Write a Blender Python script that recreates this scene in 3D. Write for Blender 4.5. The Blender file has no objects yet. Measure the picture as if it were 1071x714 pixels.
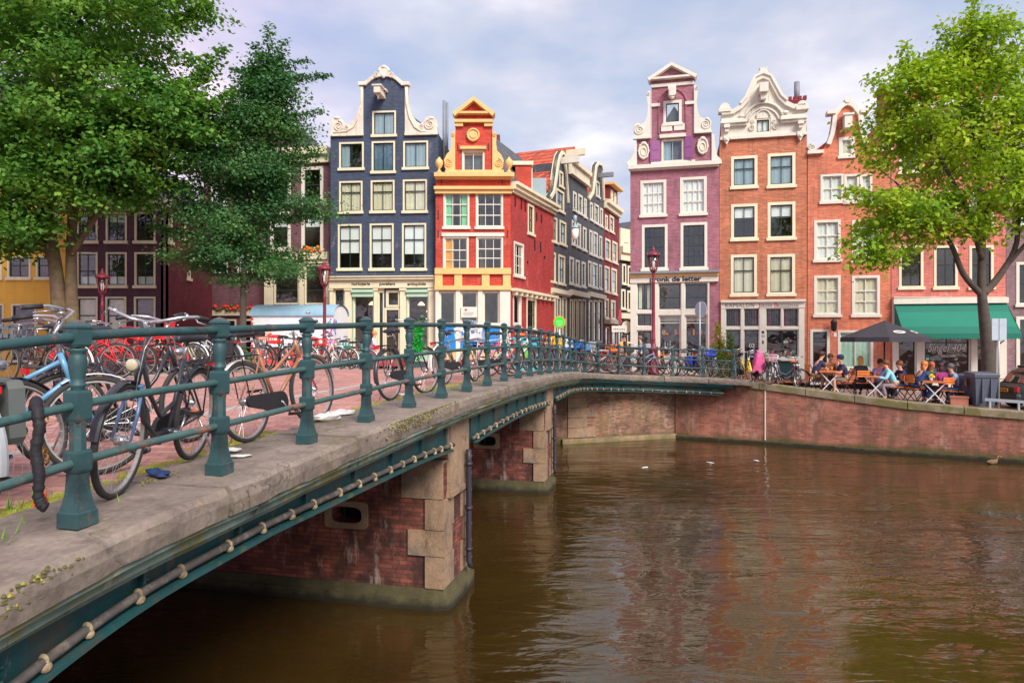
import bpy, bmesh, math, random
import numpy as np
from mathutils import Vector, Matrix, geometry
R = math.radians
random.seed(7)
S = bpy.context.scene
COL = S.collection
EYE, FL, CX, CY = 3.65, 714.0, 535.5, 357.0     # eye height over the water, focal length and centre of the survey photo


def at(px, Y):
    return (px - CX) * Y / FL


# ------------------------------------------------------------------ mesh helpers
class MB:
    def __init__(s):
        s.v, s.f, s.m, s.s = [], [], [], []
        s.pr = []

    def add(s, vs, fs, m=0, smooth=False, M=None):
        o = len(s.v)
        for v in vs:
            v = Vector(v)
            if M is not None:
                v = M @ v
            s.v.append(v)
        for f in fs:
            s.f.append([i + o for i in f])
            s.m.append(m)
            s.s.append(smooth)
        s.pr.append((o, len(s.v), len(s.f) - len(fs), len(s.f)))
        return s

    def pieces(s, tol=.04):
        """the separate pieces of this builder, each as a builder of its own"""
        B = []
        for a, b, _, _ in s.pr:
            q = s.v[a:b]
            B.append(([min(v[i] for v in q) - tol for i in range(3)], [max(v[i] for v in q) + tol for i in range(3)]))
        par = list(range(len(B)))

        def root(i):
            while par[i] != i:
                par[i] = par[par[i]]
                i = par[i]
            return i
        for i in range(len(B)):
            for j in range(i):
                if all(B[i][0][k] <= B[j][1][k] and B[j][0][k] <= B[i][1][k] for k in range(3)):
                    par[root(i)] = root(j)
        out = {}
        for i, (a, b, c, d) in enumerate(s.pr):
            q = out.setdefault(root(i), MB())
            o = len(q.v)
            q.v += s.v[a:b]
            q.f += [[x - a + o for x in f] for f in s.f[c:d]]
            q.m += s.m[c:d]
            q.s += s.s[c:d]
        return list(out.values())

    def box(s, x0, x1, y0, y1, z0, z1, m=0, M=None):
        vs = [(x0, y0, z0), (x1, y0, z0), (x1, y1, z0), (x0, y1, z0), (x0, y0, z1), (x1, y0, z1), (x1, y1, z1), (x0, y1, z1)]
        fs = [(3, 2, 1, 0), (4, 5, 6, 7), (0, 1, 5, 4), (1, 2, 6, 5), (2, 3, 7, 6), (3, 0, 4, 7)]
        return s.add(vs, fs, m, False, M)

    def bar(s, a, b, w, h=None, m=0, up=(0, 0, 1)):
        a, b = Vector(a), Vector(b)
        h = h or w
        d = (b - a)
        L = d.length
        d.normalize()
        u = Vector(up)
        if abs(d.dot(u)) > .98:
            u = Vector((1, 0, 0))
        x = d.cross(u).normalized()
        z = x.cross(d)
        M = Matrix((x, d, z)).transposed().to_4x4()
        M.translation = a
        return s.box(-w / 2, w / 2, 0, L, -h / 2, h / 2, m, M)

    def tube(s, pts, r, n=8, m=0, closed=False, cap=True, smooth=True):
        pts = [Vector(p) for p in pts]
        k = len(pts)
        rs = r if isinstance(r, (list, tuple)) else [r] * k
        T = []
        for i in range(k):
            a = pts[(i - 1) % k] if (closed or i > 0) else pts[0]
            b = pts[(i + 1) % k] if (closed or i < k - 1) else pts[-1]
            t = b - a
            T.append(t.normalized() if t.length > 1e-9 else Vector((0, 0, 1)))
        nrm = T[0].orthogonal().normalized()
        vs, fs = [], []
        for i in range(k):
            nrm = (nrm - T[i] * nrm.dot(T[i]))
            nrm = nrm.normalized() if nrm.length > 1e-6 else T[i].orthogonal().normalized()
            bn = T[i].cross(nrm)
            for j in range(n):
                a = 2 * math.pi * j / n
                vs.append(pts[i] + (nrm * math.cos(a) + bn * math.sin(a)) * rs[i])
        for i in range(k if closed else k - 1):
            i2 = (i + 1) % k
            for j in range(n):
                j2 = (j + 1) % n
                fs.append((i * n + j, i * n + j2, i2 * n + j2, i2 * n + j))
        if cap and not closed:
            fs.append(tuple(range(n - 1, -1, -1)))
            fs.append(tuple((k - 1) * n + j for j in range(n)))
        return s.add(vs, fs, m, smooth)

    def lathe(s, prof, n=12, m=0, M=None, smooth=True, ph=0.0):
        vs, fs = [], []
        for r, z in prof:
            for j in range(n):
                a = 2 * math.pi * j / n + ph
                vs.append((r * math.cos(a), r * math.sin(a), z))
        for i in range(len(prof) - 1):
            for j in range(n):
                j2 = (j + 1) % n
                fs.append((i * n + j, i * n + j2, (i + 1) * n + j2, (i + 1) * n + j))
        fs.append(tuple(range(n - 1, -1, -1)))
        fs.append(tuple((len(prof) - 1) * n + j for j in range(n)))
        return s.add(vs, fs, m, smooth, M)

    def ball(s, c, r, n=10, k=7, m=0, sc=(1, 1, 1), M=None):
        prof = [(max(1e-3, math.sin(math.pi * i / k)) * r, -math.cos(math.pi * i / k) * r) for i in range(k + 1)]
        MM = Matrix.Translation(Vector(c)) @ Matrix.Diagonal((*sc, 1))
        if M is not None:
            MM = M @ MM
        return s.lathe(prof, n, m, MM)

    def prism(s, poly, y0, y1, m=0, holes=(), M=None, mrev=None, smooth=False):
        """a flat outline in the x-z plane, with openings, given thickness from y0 to y1"""
        loops = [list(poly)] + [list(h) for h in holes]
        P = [[Vector((p[0], p[1], 0)) for p in l] for l in loops]
        flat = [p for l in loops for p in l]
        tris = geometry.tessellate_polygon(P)
        n = len(flat)
        vs = [(p[0], y0, p[1]) for p in flat] + [(p[0], y1, p[1]) for p in flat]
        fs = []
        for t in tris:
            a, b, c = (flat[i] for i in t)
            ar = (b[0] - a[0]) * (c[1] - a[1]) - (b[1] - a[1]) * (c[0] - a[0])
            t = tuple(t) if ar > 0 else tuple(reversed(t))
            fs.append(t)
            fs.append(tuple(i + n for i in reversed(t)))
        s.add(vs, fs, m, False, M)
        o = 0
        rims = []
        for l in loops:
            k = len(l)
            for i in range(k):
                rims.append((o + i, o + (i + 1) % k, o + (i + 1) % k + n, o + i + n))
            o += k
        s.add(vs, rims, m if mrev is None else mrev, smooth, M)
        return s

    def wire(s, outline, w, y0, y1, m=0, M=None):
        """a flat ribbon of width w following an open outline in the x-z plane (a coping)"""
        p = [Vector((a, b)) for a, b in outline]
        inn = []
        for i in range(len(p)):
            a, b = p[max(0, i - 1)], p[min(len(p) - 1, i + 1)]
            d = (b - a).normalized()
            inn.append(p[i] + Vector((d.y, -d.x)) * w)
        for i in range(len(p) - 1):
            q = [p[i], p[i + 1], inn[i + 1], inn[i]]
            vs = [(v.x, y0, v.y) for v in q] + [(v.x, y1, v.y) for v in q]
            s.add(vs, [(0, 1, 2, 3), (7, 6, 5, 4), (0, 4, 5, 1), (2, 6, 7, 3), (0, 3, 7, 4), (1, 5, 6, 2)], m, False, M)
        return s

    def build(s, name, mats, parent=None, loc=None, rot=None):
        me = bpy.data.meshes.new(name)
        me.from_pydata([tuple(v) for v in s.v], [], s.f)
        if not isinstance(mats, (list, tuple)):
            mats = [mats]
        for m in mats:
            me.materials.append(m)
        me.polygons.foreach_set('material_index', [min(i, len(mats) - 1) for i in s.m])
        me.polygons.foreach_set('use_smooth', s.s)
        me.update()
        o = bpy.data.objects.new(name, me)
        COL.objects.link(o)
        if parent is not None:
            o.parent = parent
        if loc is not None:
            o.location = loc
        if rot is not None:
            o.rotation_euler = rot
        return o


def tag(o, label=None, cat=None, group=None, kind=None):
    if label:
        o['label'] = label
    if cat:
        o['category'] = cat
    if group:
        o['group'] = group
    if kind:
        o['kind'] = kind
    return o


def thing(name, label, cat, loc=(0, 0, 0), rz=0.0, group=None):
    o = bpy.data.objects.new(name, None)
    o.empty_display_size = .2
    COL.objects.link(o)
    o.location = loc
    o.rotation_euler = (0, 0, rz)
    return tag(o, label, cat, group)


def kids(o):
    return list(o.children)


def copy_tree(o, parent=None):
    c = o.copy()
    COL.objects.link(c)
    c.parent = parent
    for ch in kids(o):
        copy_tree(ch, c)
    return c


def lettering(text, size, mat, parent, loc, rot=(R(90), 0, 0), sx=1.0, width=None, shear=0.0, spacing=1.0, name='lettering', align='CENTER', bold=0.0):
    cu = bpy.data.curves.new(name, 'FONT')
    cu.body = text
    cu.size = size
    cu.extrude = .006
    cu.offset = bold
    cu.shear = shear
    cu.space_character = spacing
    cu.align_x = align
    cu.resolution_u = 3
    t = bpy.data.objects.new(name + '_src', cu)
    COL.objects.link(t)
    dg = bpy.context.evaluated_depsgraph_get()
    me = bpy.data.meshes.new_from_object(t.evaluated_get(dg))
    bpy.data.objects.remove(t)
    me.materials.clear()
    me.materials.append(mat)
    o = bpy.data.objects.new(name, me)
    COL.objects.link(o)
    o.parent = parent
    o.location = loc
    o.rotation_euler = rot
    if width:
        xs_ = [v.co.x for v in me.vertices]
        sx = width / (max(xs_) - min(xs_))
    o.scale = (sx, 1, 1)
    return o


# ------------------------------------------------------------------ materials
class NT:
    def __init__(s, m):
        s.t = m.node_tree
        s.t.nodes.clear()

    def n(s, typ, **kw):
        nd = s.t.nodes.new(typ)
        for k, v in kw.items():
            if k.startswith('i_'):
                key = k[2:].replace('_', ' ')
                nd.inputs[key].default_value = v
            else:
                setattr(nd, k, v)
        return nd

    def l(s, a, b):
        s.t.links.new(a, b)

    def math(s, op, a, b=None, clamp=False):
        nd = s.t.nodes.new('ShaderNodeMath')
        nd.operation = op
        nd.use_clamp = clamp
        for i, x in enumerate((a, b)):
            if x is None:
                continue
            if isinstance(x, (int, float)):
                nd.inputs[i].default_value = x
            else:
                s.l(x, nd.inputs[i])
        return nd.outputs[0]

    def mix(s, f, a, b, blend='MIX'):
        nd = s.t.nodes.new('ShaderNodeMix')
        nd.data_type = 'RGBA'
        nd.blend_type = blend
        nd.clamp_factor = True
        for sock, x in ((nd.inputs[0], f), (nd.inputs[6], a), (nd.inputs[7], b)):
            if isinstance(x, (int, float)):
                sock.default_value = x
            elif isinstance(x, tuple):
                sock.default_value = (*x[:3], 1)
            else:
                s.l(x, sock)
        return nd.outputs[2]

    def ramp(s, fac, stops):
        nd = s.t.nodes.new('ShaderNodeValToRGB')
        el = nd.color_ramp.elements
        while len(el) < len(stops):
            el.new(.5)
        for e, (p, c) in zip(el, stops):
            e.position = p
            e.color = (*c, 1) if len(c) == 3 else c
        s.l(fac, nd.inputs[0])
        return nd.outputs[0]

    def maprange(s, x, a, b, c, d):
        nd = s.t.nodes.new('ShaderNodeMapRange')
        s.l(x, nd.inputs[0])
        for i, v in enumerate((a, b, c, d)):
            nd.inputs[i + 1].default_value = v
        return nd.outputs[0]


def srgb(r, g, b):
    f = lambda c: (c / 255 / 12.92) if c / 255 <= .04045 else ((c / 255 + .055) / 1.055) ** 2.4
    return (f(r), f(g), f(b))


def mat(name, col, rough=.6, metal=0.0, var=.12, scale=2.5, fine=0.0, bump=0.0, bscale=30, brick=None, mortar=None, streak=0.0,
        stain=None, stain_amt=.0, stain_scale=1.2, stain_lo=.5, objcol=False, spec=.5, up_stain=None, mode='wall', coat=0.0, mixbrick=.1, stains=(), crack=0.0):
    """painted, brick, stone or metal surface: own colour, patchy wear, optional brick courses and stains with a shape"""
    m = bpy.data.materials.new(name)
    m.use_nodes = True
    t = NT(m)
    out = t.n('ShaderNodeOutputMaterial')
    b = t.n('ShaderNodeBsdfPrincipled')
    t.l(b.outputs[0], out.inputs[0])
    b.inputs['Roughness'].default_value = rough
    b.inputs['Metallic'].default_value = metal
    b.inputs['Specular IOR Level'].default_value = spec
    b.inputs['Coat Weight'].default_value = coat
    tc = t.n('ShaderNodeTexCoord')
    obj = tc.outputs['Object']
    sep = t.n('ShaderNodeSeparateXYZ')
    t.l(obj, sep.inputs[0])
    if objcol:
        oi = t.n('ShaderNodeObjectInfo')
        c = oi.outputs['Color']
    else:
        rgb = t.n('ShaderNodeRGB')
        rgb.outputs[0].default_value = (*col, 1)
        c = rgb.outputs[0]
    bh = None
    if brick:
        cv = t.n('ShaderNodeCombineXYZ')
        if mode == 'wall':
            t.l(t.math('ADD', sep.outputs[0], sep.outputs[1]), cv.inputs[0])
            t.l(sep.outputs[2], cv.inputs[1])
        elif mode == 'quay':
            t.l(t.math('SUBTRACT', t.math('MULTIPLY', sep.outputs[0], .865), t.math('MULTIPLY', sep.outputs[1], .5)), cv.inputs[0])
            t.l(sep.outputs[2], cv.inputs[1])
        else:
            t.l(sep.outputs[0], cv.inputs[0])
            t.l(sep.outputs[1], cv.inputs[1])
        bt = t.n('ShaderNodeTexBrick')
        t.l(cv.outputs[0], bt.inputs['Vector'])
        bt.inputs['Scale'].default_value = 1
        bt.inputs['Brick Width'].default_value = brick[0]
        bt.inputs['Row Height'].default_value = brick[1]
        bt.inputs['Mortar Size'].default_value = brick[2]
        bt.inputs['Mortar Smooth'].default_value = .2
        bt.inputs['Bias'].default_value = 0
        mo = mortar or tuple(x * .6 for x in col)
        k0, k1 = 1 - mixbrick * 2.2, 1 + mixbrick * 1.6
        bt.inputs['Color1'].default_value = (*[min(1, x * k1) for x in col], 1)
        bt.inputs['Color2'].default_value = (*[x * k0 for x in col], 1)
        bt.inputs['Mortar'].default_value = (*mo, 1)
        c = bt.outputs['Color']
        bh = bt.outputs['Fac']
    no = t.n('ShaderNodeTexNoise')
    t.l(obj, no.inputs['Vector'])
    no.inputs['Scale'].default_value = scale
    no.inputs['Detail'].default_value = 6
    no.inputs['Roughness'].default_value = .62
    if var:
        v = t.maprange(no.outputs['Fac'], .3, .7, 1 - var, 1 + var)
        cc = t.n('ShaderNodeCombineColor')
        for i in range(3):
            t.l(v, cc.inputs[i])
        c = t.mix(1.0, c, cc.outputs[0], 'MULTIPLY')
    if fine:
        nf = t.n('ShaderNodeTexNoise')
        t.l(obj, nf.inputs['Vector'])
        nf.inputs['Scale'].default_value = bscale * 1.7
        nf.inputs['Detail'].default_value = 3
        v = t.maprange(nf.outputs['Fac'], .3, .7, 1 - fine, 1 + fine)
        cc = t.n('ShaderNodeCombineColor')
        for i in range(3):
            t.l(v, cc.inputs[i])
        c = t.mix(1.0, c, cc.outputs[0], 'MULTIPLY')
    if streak:
        mp = t.n('ShaderNodeMapping')
        t.l(obj, mp.inputs[0])
        mp.inputs['Scale'].default_value = (3.2, 3.2, .22)
        ns = t.n('ShaderNodeTexNoise')
        t.l(mp.outputs[0], ns.inputs['Vector'])
        ns.inputs['Scale'].default_value = 1.3
        ns.inputs['Detail'].default_value = 5
        f = t.maprange(ns.outputs['Fac'], .52, .78, 0, streak)
        c = t.mix(f, c, (.045, .04, .036))
    if stain is not None:
        ns = t.n('ShaderNodeTexNoise')
        t.l(obj, ns.inputs['Vector'])
        ns.inputs['Scale'].default_value = stain_scale
        ns.inputs['Detail'].default_value = 8
        ns.inputs['Roughness'].default_value = .7
        f = t.maprange(ns.outputs['Fac'], stain_lo, stain_lo + .1, 0, stain_amt)
        c = t.mix(f, c, stain)
    for sc_, sa_, ss_, sl_, sz_ in stains:      # colour, amount, scale, threshold, vertical stretch
        mp = t.n('ShaderNodeMapping')
        t.l(obj, mp.inputs[0])
        mp.inputs['Scale'].default_value = (1, 1, sz_)
        mp.inputs['Location'].default_value = (ss_ * 1.7, sl_ * 31, sa_ * 13)
        ns = t.n('ShaderNodeTexNoise')
        t.l(mp.outputs[0], ns.inputs['Vector'])
        ns.inputs['Scale'].default_value = ss_
        ns.inputs['Detail'].default_value = 9
        ns.inputs['Roughness'].default_value = .72
        f = t.maprange(ns.outputs['Fac'], sl_, sl_ + .12, 0, sa_)
        c = t.mix(f, c, sc_)
    if crack:
        nw = t.n('ShaderNodeVectorMath', operation='ADD')
        nq = t.n('ShaderNodeTexNoise')
        t.l(obj, nq.inputs['Vector'])
        nq.inputs['Scale'].default_value = 2.2
        nq.inputs['Detail'].default_value = 5
        t.l(obj, nw.inputs[0])
        t.l(nq.outputs['Color'], nw.inputs[1])
        vo = t.n('ShaderNodeTexVoronoi', feature='DISTANCE_TO_EDGE')
        t.l(nw.outputs[0], vo.inputs['Vector'])
        vo.inputs['Scale'].default_value = crack
        f = t.maprange(vo.outputs['Distance'], .0, .012, .75, 0)
        c = t.mix(t.math('MULTIPLY', f, t.maprange(no.outputs['Fac'], .45, .6, 0, 1)), c, (.05, .04, .035))
    if up_stain is not None:      # (colour, height below which it lies, softness): algae above the waterline
        g = t.math('ADD', sep.outputs[2], t.math('MULTIPLY', no.outputs['Fac'], up_stain[2]))
        f = t.maprange(g, up_stain[1], up_stain[1] + up_stain[2] * .6, .92, 0)
        c = t.mix(f, c, up_stain[0])
    t.l(c, b.inputs['Base Color'])
    if bump or bh is not None:
        nb = t.n('ShaderNodeTexNoise')
        t.l(obj, nb.inputs['Vector'])
        nb.inputs['Scale'].default_value = bscale
        nb.inputs['Detail'].default_value = 5
        h = nb.outputs['Fac']
        if bh is not None:
            h = t.math('SUBTRACT', t.math('MULTIPLY', h, .6), bh)
        bp = t.n('ShaderNodeBump')
        bp.inputs['Strength'].default_value = bump or .35
        bp.inputs['Distance'].default_value = .01
        t.l(h, bp.inputs['Height'])
        t.l(bp.outputs[0], b.inputs['Normal'])
    return m


def glass_mat(name, tint=(.85, .9, .9), refl=3.4):
    m = bpy.data.materials.new(name)
    m.use_nodes = True
    t = NT(m)
    out = t.n('ShaderNodeOutputMaterial')
    tr = t.n('ShaderNodeBsdfTransparent')
    tr.inputs[0].default_value = (*tint, 1)
    gl = t.n('ShaderNodeBsdfGlossy')
    gl.inputs['Roughness'].default_value = .02
    tc = t.n('ShaderNodeTexCoord')
    nz = t.n('ShaderNodeTexNoise')
    t.l(tc.outputs['Object'], nz.inputs['Vector'])
    nz.inputs['Scale'].default_value = 1.6
    bp = t.n('ShaderNodeBump')
    bp.inputs['Strength'].default_value = .3
    bp.inputs['Distance'].default_value = .05
    t.l(nz.outputs['Fac'], bp.inputs['Height'])
    t.l(bp.outputs[0], gl.inputs['Normal'])
    fr = t.n('ShaderNodeFresnel')
    fr.inputs[0].default_value = 1.5
    geo = t.n('ShaderNodeNewGeometry')
    f = t.math('MULTIPLY', t.math('MULTIPLY', fr.outputs[0], refl, True), t.math('SUBTRACT', 1.0, geo.outputs['Backfacing']))
    mx = t.n('ShaderNodeMixShader')
    t.l(f, mx.inputs[0])
    t.l(tr.outputs[0], mx.inputs[1])
    t.l(gl.outputs[0], mx.inputs[2])
    t.l(mx.outputs[0], out.inputs[0])
    return m


def leaf_mat(name, dark, mid, light, clump=.55):
    m = bpy.data.materials.new(name)
    m.use_nodes = True
    t = NT(m)
    out = t.n('ShaderNodeOutputMaterial')
    tc = t.n('ShaderNodeTexCoord')
    geo = t.n('ShaderNodeNewGeometry')
    nz = t.n('ShaderNodeTexNoise')
    t.l(tc.outputs['Object'], nz.inputs['Vector'])
    nz.inputs['Scale'].default_value = clump
    nz.inputs['Detail'].default_value = 3
    a = t.maprange(nz.outputs['Fac'], .3, .7, 0, .65)
    f = t.math('ADD', a, t.math('MULTIPLY', geo.outputs['Random Per Island'], .4), True)
    c = t.ramp(f, [(0, dark), (.5, mid), (1, light)])
    d = t.n('ShaderNodeBsdfPrincipled')
    d.inputs['Roughness'].default_value = .55
    d.inputs['Specular IOR Level'].default_value = .25
    t.l(c, d.inputs['Base Color'])
    tr = t.n('ShaderNodeBsdfTranslucent')
    t.l(t.mix(1.0, c, (1.0, 1.0, .45), 'MULTIPLY'), tr.inputs[0])
    mx = t.n('ShaderNodeMixShader')
    mx.inputs[0].default_value = .4
    t.l(d.outputs[0], mx.inputs[1])
    t.l(tr.outputs[0], mx.inputs[2])
    t.l(mx.outputs[0], out.inputs[0])
    return m


M = {}
BR = (.23, .072, .01)
M['blue'] = mat('painted_blue_brick', srgb(66, 78, 102), .75, var=.14, scale=1.1, brick=BR, streak=.42, mixbrick=.1, stains=((srgb(60, 54, 54), .38, .8, .54, .35), (srgb(226, 214, 206), .22, 1.6, .6, .4)))
M['red'] = mat('painted_red_brick', srgb(204, 68, 46), .7, var=.12, scale=1.3, brick=BR, streak=.42, mixbrick=.1, stains=((srgb(60, 54, 54), .38, .8, .54, .35), (srgb(226, 214, 206), .22, 1.6, .6, .4)))
M['red_side'] = mat('painted_dark_red_brick', srgb(184, 62, 58), .75, var=.15, scale=1.0, brick=BR, streak=.42, mixbrick=.1, stains=((srgb(60, 54, 54), .38, .8, .54, .35), (srgb(226, 214, 206), .22, 1.6, .6, .4)))  # same house red, with the shade of the side wall put into the colour
M['mauve'] = mat('painted_mauve_brick', srgb(168, 108, 122), .75, var=.1, scale=1.2, brick=BR, streak=.42, mixbrick=.1, stains=((srgb(60, 54, 54), .38, .8, .54, .35), (srgb(226, 214, 206), .22, 1.6, .6, .4)))
M['brown'] = mat('orange_brown_brick', srgb(200, 118, 84), .8, var=.14, scale=1.1, brick=BR, streak=.45, mortar=srgb(150, 110, 86), mixbrick=.12, stains=((srgb(84, 62, 54), .4, .7, .53, .4), (srgb(224, 190, 166), .25, 1.8, .6, .5)))
M['orange'] = mat('orange_red_brick', srgb(212, 112, 82), .8, var=.13, scale=1.1, brick=BR, streak=.45, mortar=srgb(190, 140, 110), mixbrick=.12, stains=((srgb(84, 62, 54), .4, .7, .53, .4), (srgb(224, 190, 166), .25, 1.8, .6, .5)))
M['pink'] = mat('salmon_painted_brick', srgb(218, 126, 112), .75, var=.1, scale=1.2, brick=BR, streak=.42, mixbrick=.1, stains=((srgb(60, 54, 54), .38, .8, .54, .35), (srgb(226, 214, 206), .22, 1.6, .6, .4)))
M['greymauve'] = mat('grey_mauve_brick', srgb(146, 116, 122), .8, var=.15, scale=1.2, brick=BR, streak=.45, stains=((srgb(84, 62, 54), .4, .7, .53, .4), (srgb(224, 190, 166), .25, 1.8, .6, .5)))
M['purple'] = mat('dark_purple_brick', srgb(88, 52, 68), .75, var=.2, scale=1.0, brick=BR, streak=.45, mixbrick=.1, stains=((srgb(84, 62, 54), .4, .7, .53, .4), (srgb(224, 190, 166), .25, 1.8, .6, .5)))
M['maroon'] = mat('maroon_brick', srgb(118, 46, 56), .8, var=.2, scale=1.0, brick=BR, streak=.45, mixbrick=.1, stains=((srgb(84, 62, 54), .4, .7, .53, .4), (srgb(224, 190, 166), .25, 1.8, .6, .5)))
M['plum'] = mat('plum_brick', srgb(122, 82, 90), .8, var=.16, scale=1.0, brick=BR, streak=.45, mixbrick=.1, stains=((srgb(84, 62, 54), .4, .7, .53, .4), (srgb(224, 190, 166), .25, 1.8, .6, .5)))
M['yellow'] = mat('yellow_plaster', srgb(232, 176, 72), .8, var=.12, scale=1.0, streak=.15)
M['black'] = mat('charcoal_painted_brick', srgb(88, 88, 94), .75, var=.15, scale=1.2, brick=BR, streak=.42, mixbrick=.1, stains=((srgb(60, 54, 54), .38, .8, .54, .35), (srgb(226, 214, 206), .22, 1.6, .6, .4)))
M['black_alt'] = mat('black_painted_brick', srgb(84, 86, 92), .75, var=.15, scale=1.2, brick=BR, streak=.42, mixbrick=.1, stains=((srgb(60, 54, 54), .38, .8, .54, .35), (srgb(226, 214, 206), .22, 1.6, .6, .4)))
M['darkred'] = mat('dark_red_brick', srgb(132, 36, 46), .8, var=.15, scale=1.2, brick=BR, streak=.45, stains=((srgb(84, 62, 54), .4, .7, .53, .4), (srgb(224, 190, 166), .25, 1.8, .6, .5)))
M['slate_brick'] = mat('dark_grey_brick', srgb(84, 80, 84), .8, var=.15, scale=1.2, brick=BR, streak=.2)
M['white'] = mat('white_paint', srgb(220, 214, 200), .5, var=.06, scale=2, streak=.12)
M['cream'] = mat('cream_paint', srgb(228, 217, 186), .55, var=.08, scale=2, streak=.14)
M['ochre'] = mat('ochre_trim_paint', srgb(230, 186, 120), .55, var=.08, scale=2, streak=.1)
M['stone'] = mat('pale_sandstone', srgb(226, 212, 196), .75, var=.16, scale=3, streak=.3, bump=.3, bscale=25)
M['darkwood'] = mat('dark_green_sash_paint', srgb(38, 52, 50), .4, var=.08)
M['lilac'] = mat('lilac_shutter_paint', srgb(150, 92, 142), .5, var=.08)
M['greyblue'] = mat('grey_blue_paint', srgb(150, 170, 178), .5, var=.05)
M['room'] = mat('room_plaster', srgb(120, 104, 92), .9, var=.25, scale=.9)
M['curtain'] = mat('white_curtain', srgb(246, 246, 240), .9, var=.06)
M['curtain_cream'] = mat('cream_curtain', srgb(226, 216, 184), .9, var=.08)
M['curtain_green'] = mat('green_curtain', srgb(124, 208, 150), .9, var=.08)
M['curtain_orange'] = mat('orange_curtain', srgb(240, 160, 40), .9, var=.08)
M['curtain_pink'] = mat('pink_curtain', srgb(200, 50, 130), .9, var=.2)
M['glass'] = glass_mat('window_glass')
M['rooftile'] = mat('orange_clay_tiles', srgb(192, 96, 64), .8, var=.25, scale=3, brick=(.3, .34, .05), mortar=srgb(150, 50, 30), mixbrick=.2)
M['slate'] = mat('grey_slate_roof', srgb(92, 92, 96), .6, var=.15, scale=2, brick=(.3, .3, .02), mixbrick=.1)
M['lead'] = mat('lead_grey', srgb(128, 134, 140), .55, var=.12)
M['iron'] = mat('black_iron', srgb(34, 34, 38), .5, var=.1)
M['shopdark'] = mat('shop_interior_brown', srgb(96, 66, 50), .9, var=.3, scale=2)
M['bluepanel'] = mat('bright_blue_panel', srgb(16, 128, 205), .45, var=.1)
M['cyan'] = mat('cyan_panel', srgb(48, 186, 200), .45, var=.1)
M['teal_dark'] = mat('dark_teal_paint', srgb(26, 62, 66), .45, var=.1)
M['mint'] = mat('mint_canvas', srgb(176, 208, 184), .7, var=.06)
M['warmlamp'] = None
M['letter_dark'] = mat('dark_lettering', srgb(50, 36, 30), .6, var=0)
M['letter_grey'] = mat('grey_lettering', srgb(120, 112, 112), .6, var=0)
M['letter_red'] = mat('red_lettering', srgb(214, 84, 84), .6, var=0)
M['letter_white'] = mat('white_lettering', srgb(226, 226, 226), .6, var=0)
M['railing'] = mat('teal_railing_paint', srgb(42, 76, 79), .55, var=.22, scale=5, bump=.12, bscale=45, stain=srgb(128, 76, 52), stain_amt=.8, stain_scale=7, stain_lo=.6, streak=.3, stains=((srgb(30, 44, 46), .75, 3.5, .53, .6), (srgb(110, 136, 132), .6, 16, .62, 1), (srgb(132, 80, 56), .85, 11, .57, .7)))
M['rail_rusty'] = mat('teal_rail_rust', srgb(58, 90, 88), .5, var=.18, scale=6, bump=.2, bscale=50, stain=srgb(158, 82, 54), stain_amt=.9, stain_scale=6, stain_lo=.6, stains=((srgb(40, 52, 52), .7, 4, .55, 1),))
M['rail_rustier'] = mat('rubbed_rust_rail', srgb(64, 92, 90), .55, var=.2, scale=6, bump=.25, bscale=50, stain=srgb(150, 92, 70), stain_amt=.95, stain_scale=5, stain_lo=.53, stains=((srgb(40, 48, 48), .7, 4, .55, 1),))
M['girder'] = mat('teal_girder_paint', srgb(34, 78, 80), .5, var=.25, scale=3, bump=.15, bscale=25, stains=((srgb(86, 74, 62), .85, 2.6, .52, .5), (srgb(150, 96, 66), .8, 5, .6, .4), (srgb(186, 178, 160), .7, 7, .64, .25), (srgb(104, 106, 64), .7, 3.4, .58, .6)))
M['moulding'] = mat('weathered_cornice_paint', srgb(122, 140, 128), .8, var=.35, scale=4, bump=.4, bscale=20, stains=((srgb(126, 116, 54), .9, 2.2, .46, .7), (srgb(172, 104, 66), .85, 3.6, .58, .6), (srgb(206, 196, 176), .75, 5, .6, .4), (srgb(54, 50, 44), .8, 4.2, .56, .35)))
M['pipe'] = mat('weathered_pipe', srgb(86, 80, 76), .6, var=.3, scale=6, bump=.3, bscale=30, stains=((srgb(160, 148, 132), .6, 5, .52, 1), (srgb(70, 56, 52), .8, 4, .55, 1), (srgb(140, 92, 66), .6, 7, .58, 1)))
M['knob'] = mat('limed_clamp', srgb(172, 152, 120), .75, var=.4, scale=9, bump=.4, bscale=40, stains=((srgb(104, 88, 70), .8, 9, .5, 1),))
M['water_pipe'] = mat('dark_downpipe', srgb(52, 46, 58), .5, var=.2)
M['coping'] = mat('worn_grey_stone', srgb(132, 118, 107), .85, var=.28, scale=2.2, fine=.16, bump=.55, bscale=16, crack=1.1, stains=((srgb(100, 92, 48), .8, 1.7, .55, 1), (srgb(94, 82, 76), .75, 3.0, .54, 1), (srgb(70, 62, 56), .8, 14, .62, 1), (srgb(196, 186, 176), .5, 9, .62, 1), (srgb(178, 140, 66), .6, 5, .66, 1)))
M['quaycoping'] = mat('mossy_quay_stone', srgb(134, 122, 98), .88, var=.3, scale=2.5, fine=.15, bump=.5, bscale=18, stain=srgb(104, 100, 48), stain_amt=.8, stain_scale=1.6, stain_lo=.47, streak=.3)
M['moss'] = mat('moss', srgb(142, 140, 50), .95, var=.4, scale=9, fine=.3, bump=.9, bscale=60, stain=srgb(168, 140, 60), stain_amt=.7, stain_scale=5, stain_lo=.55)
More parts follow.
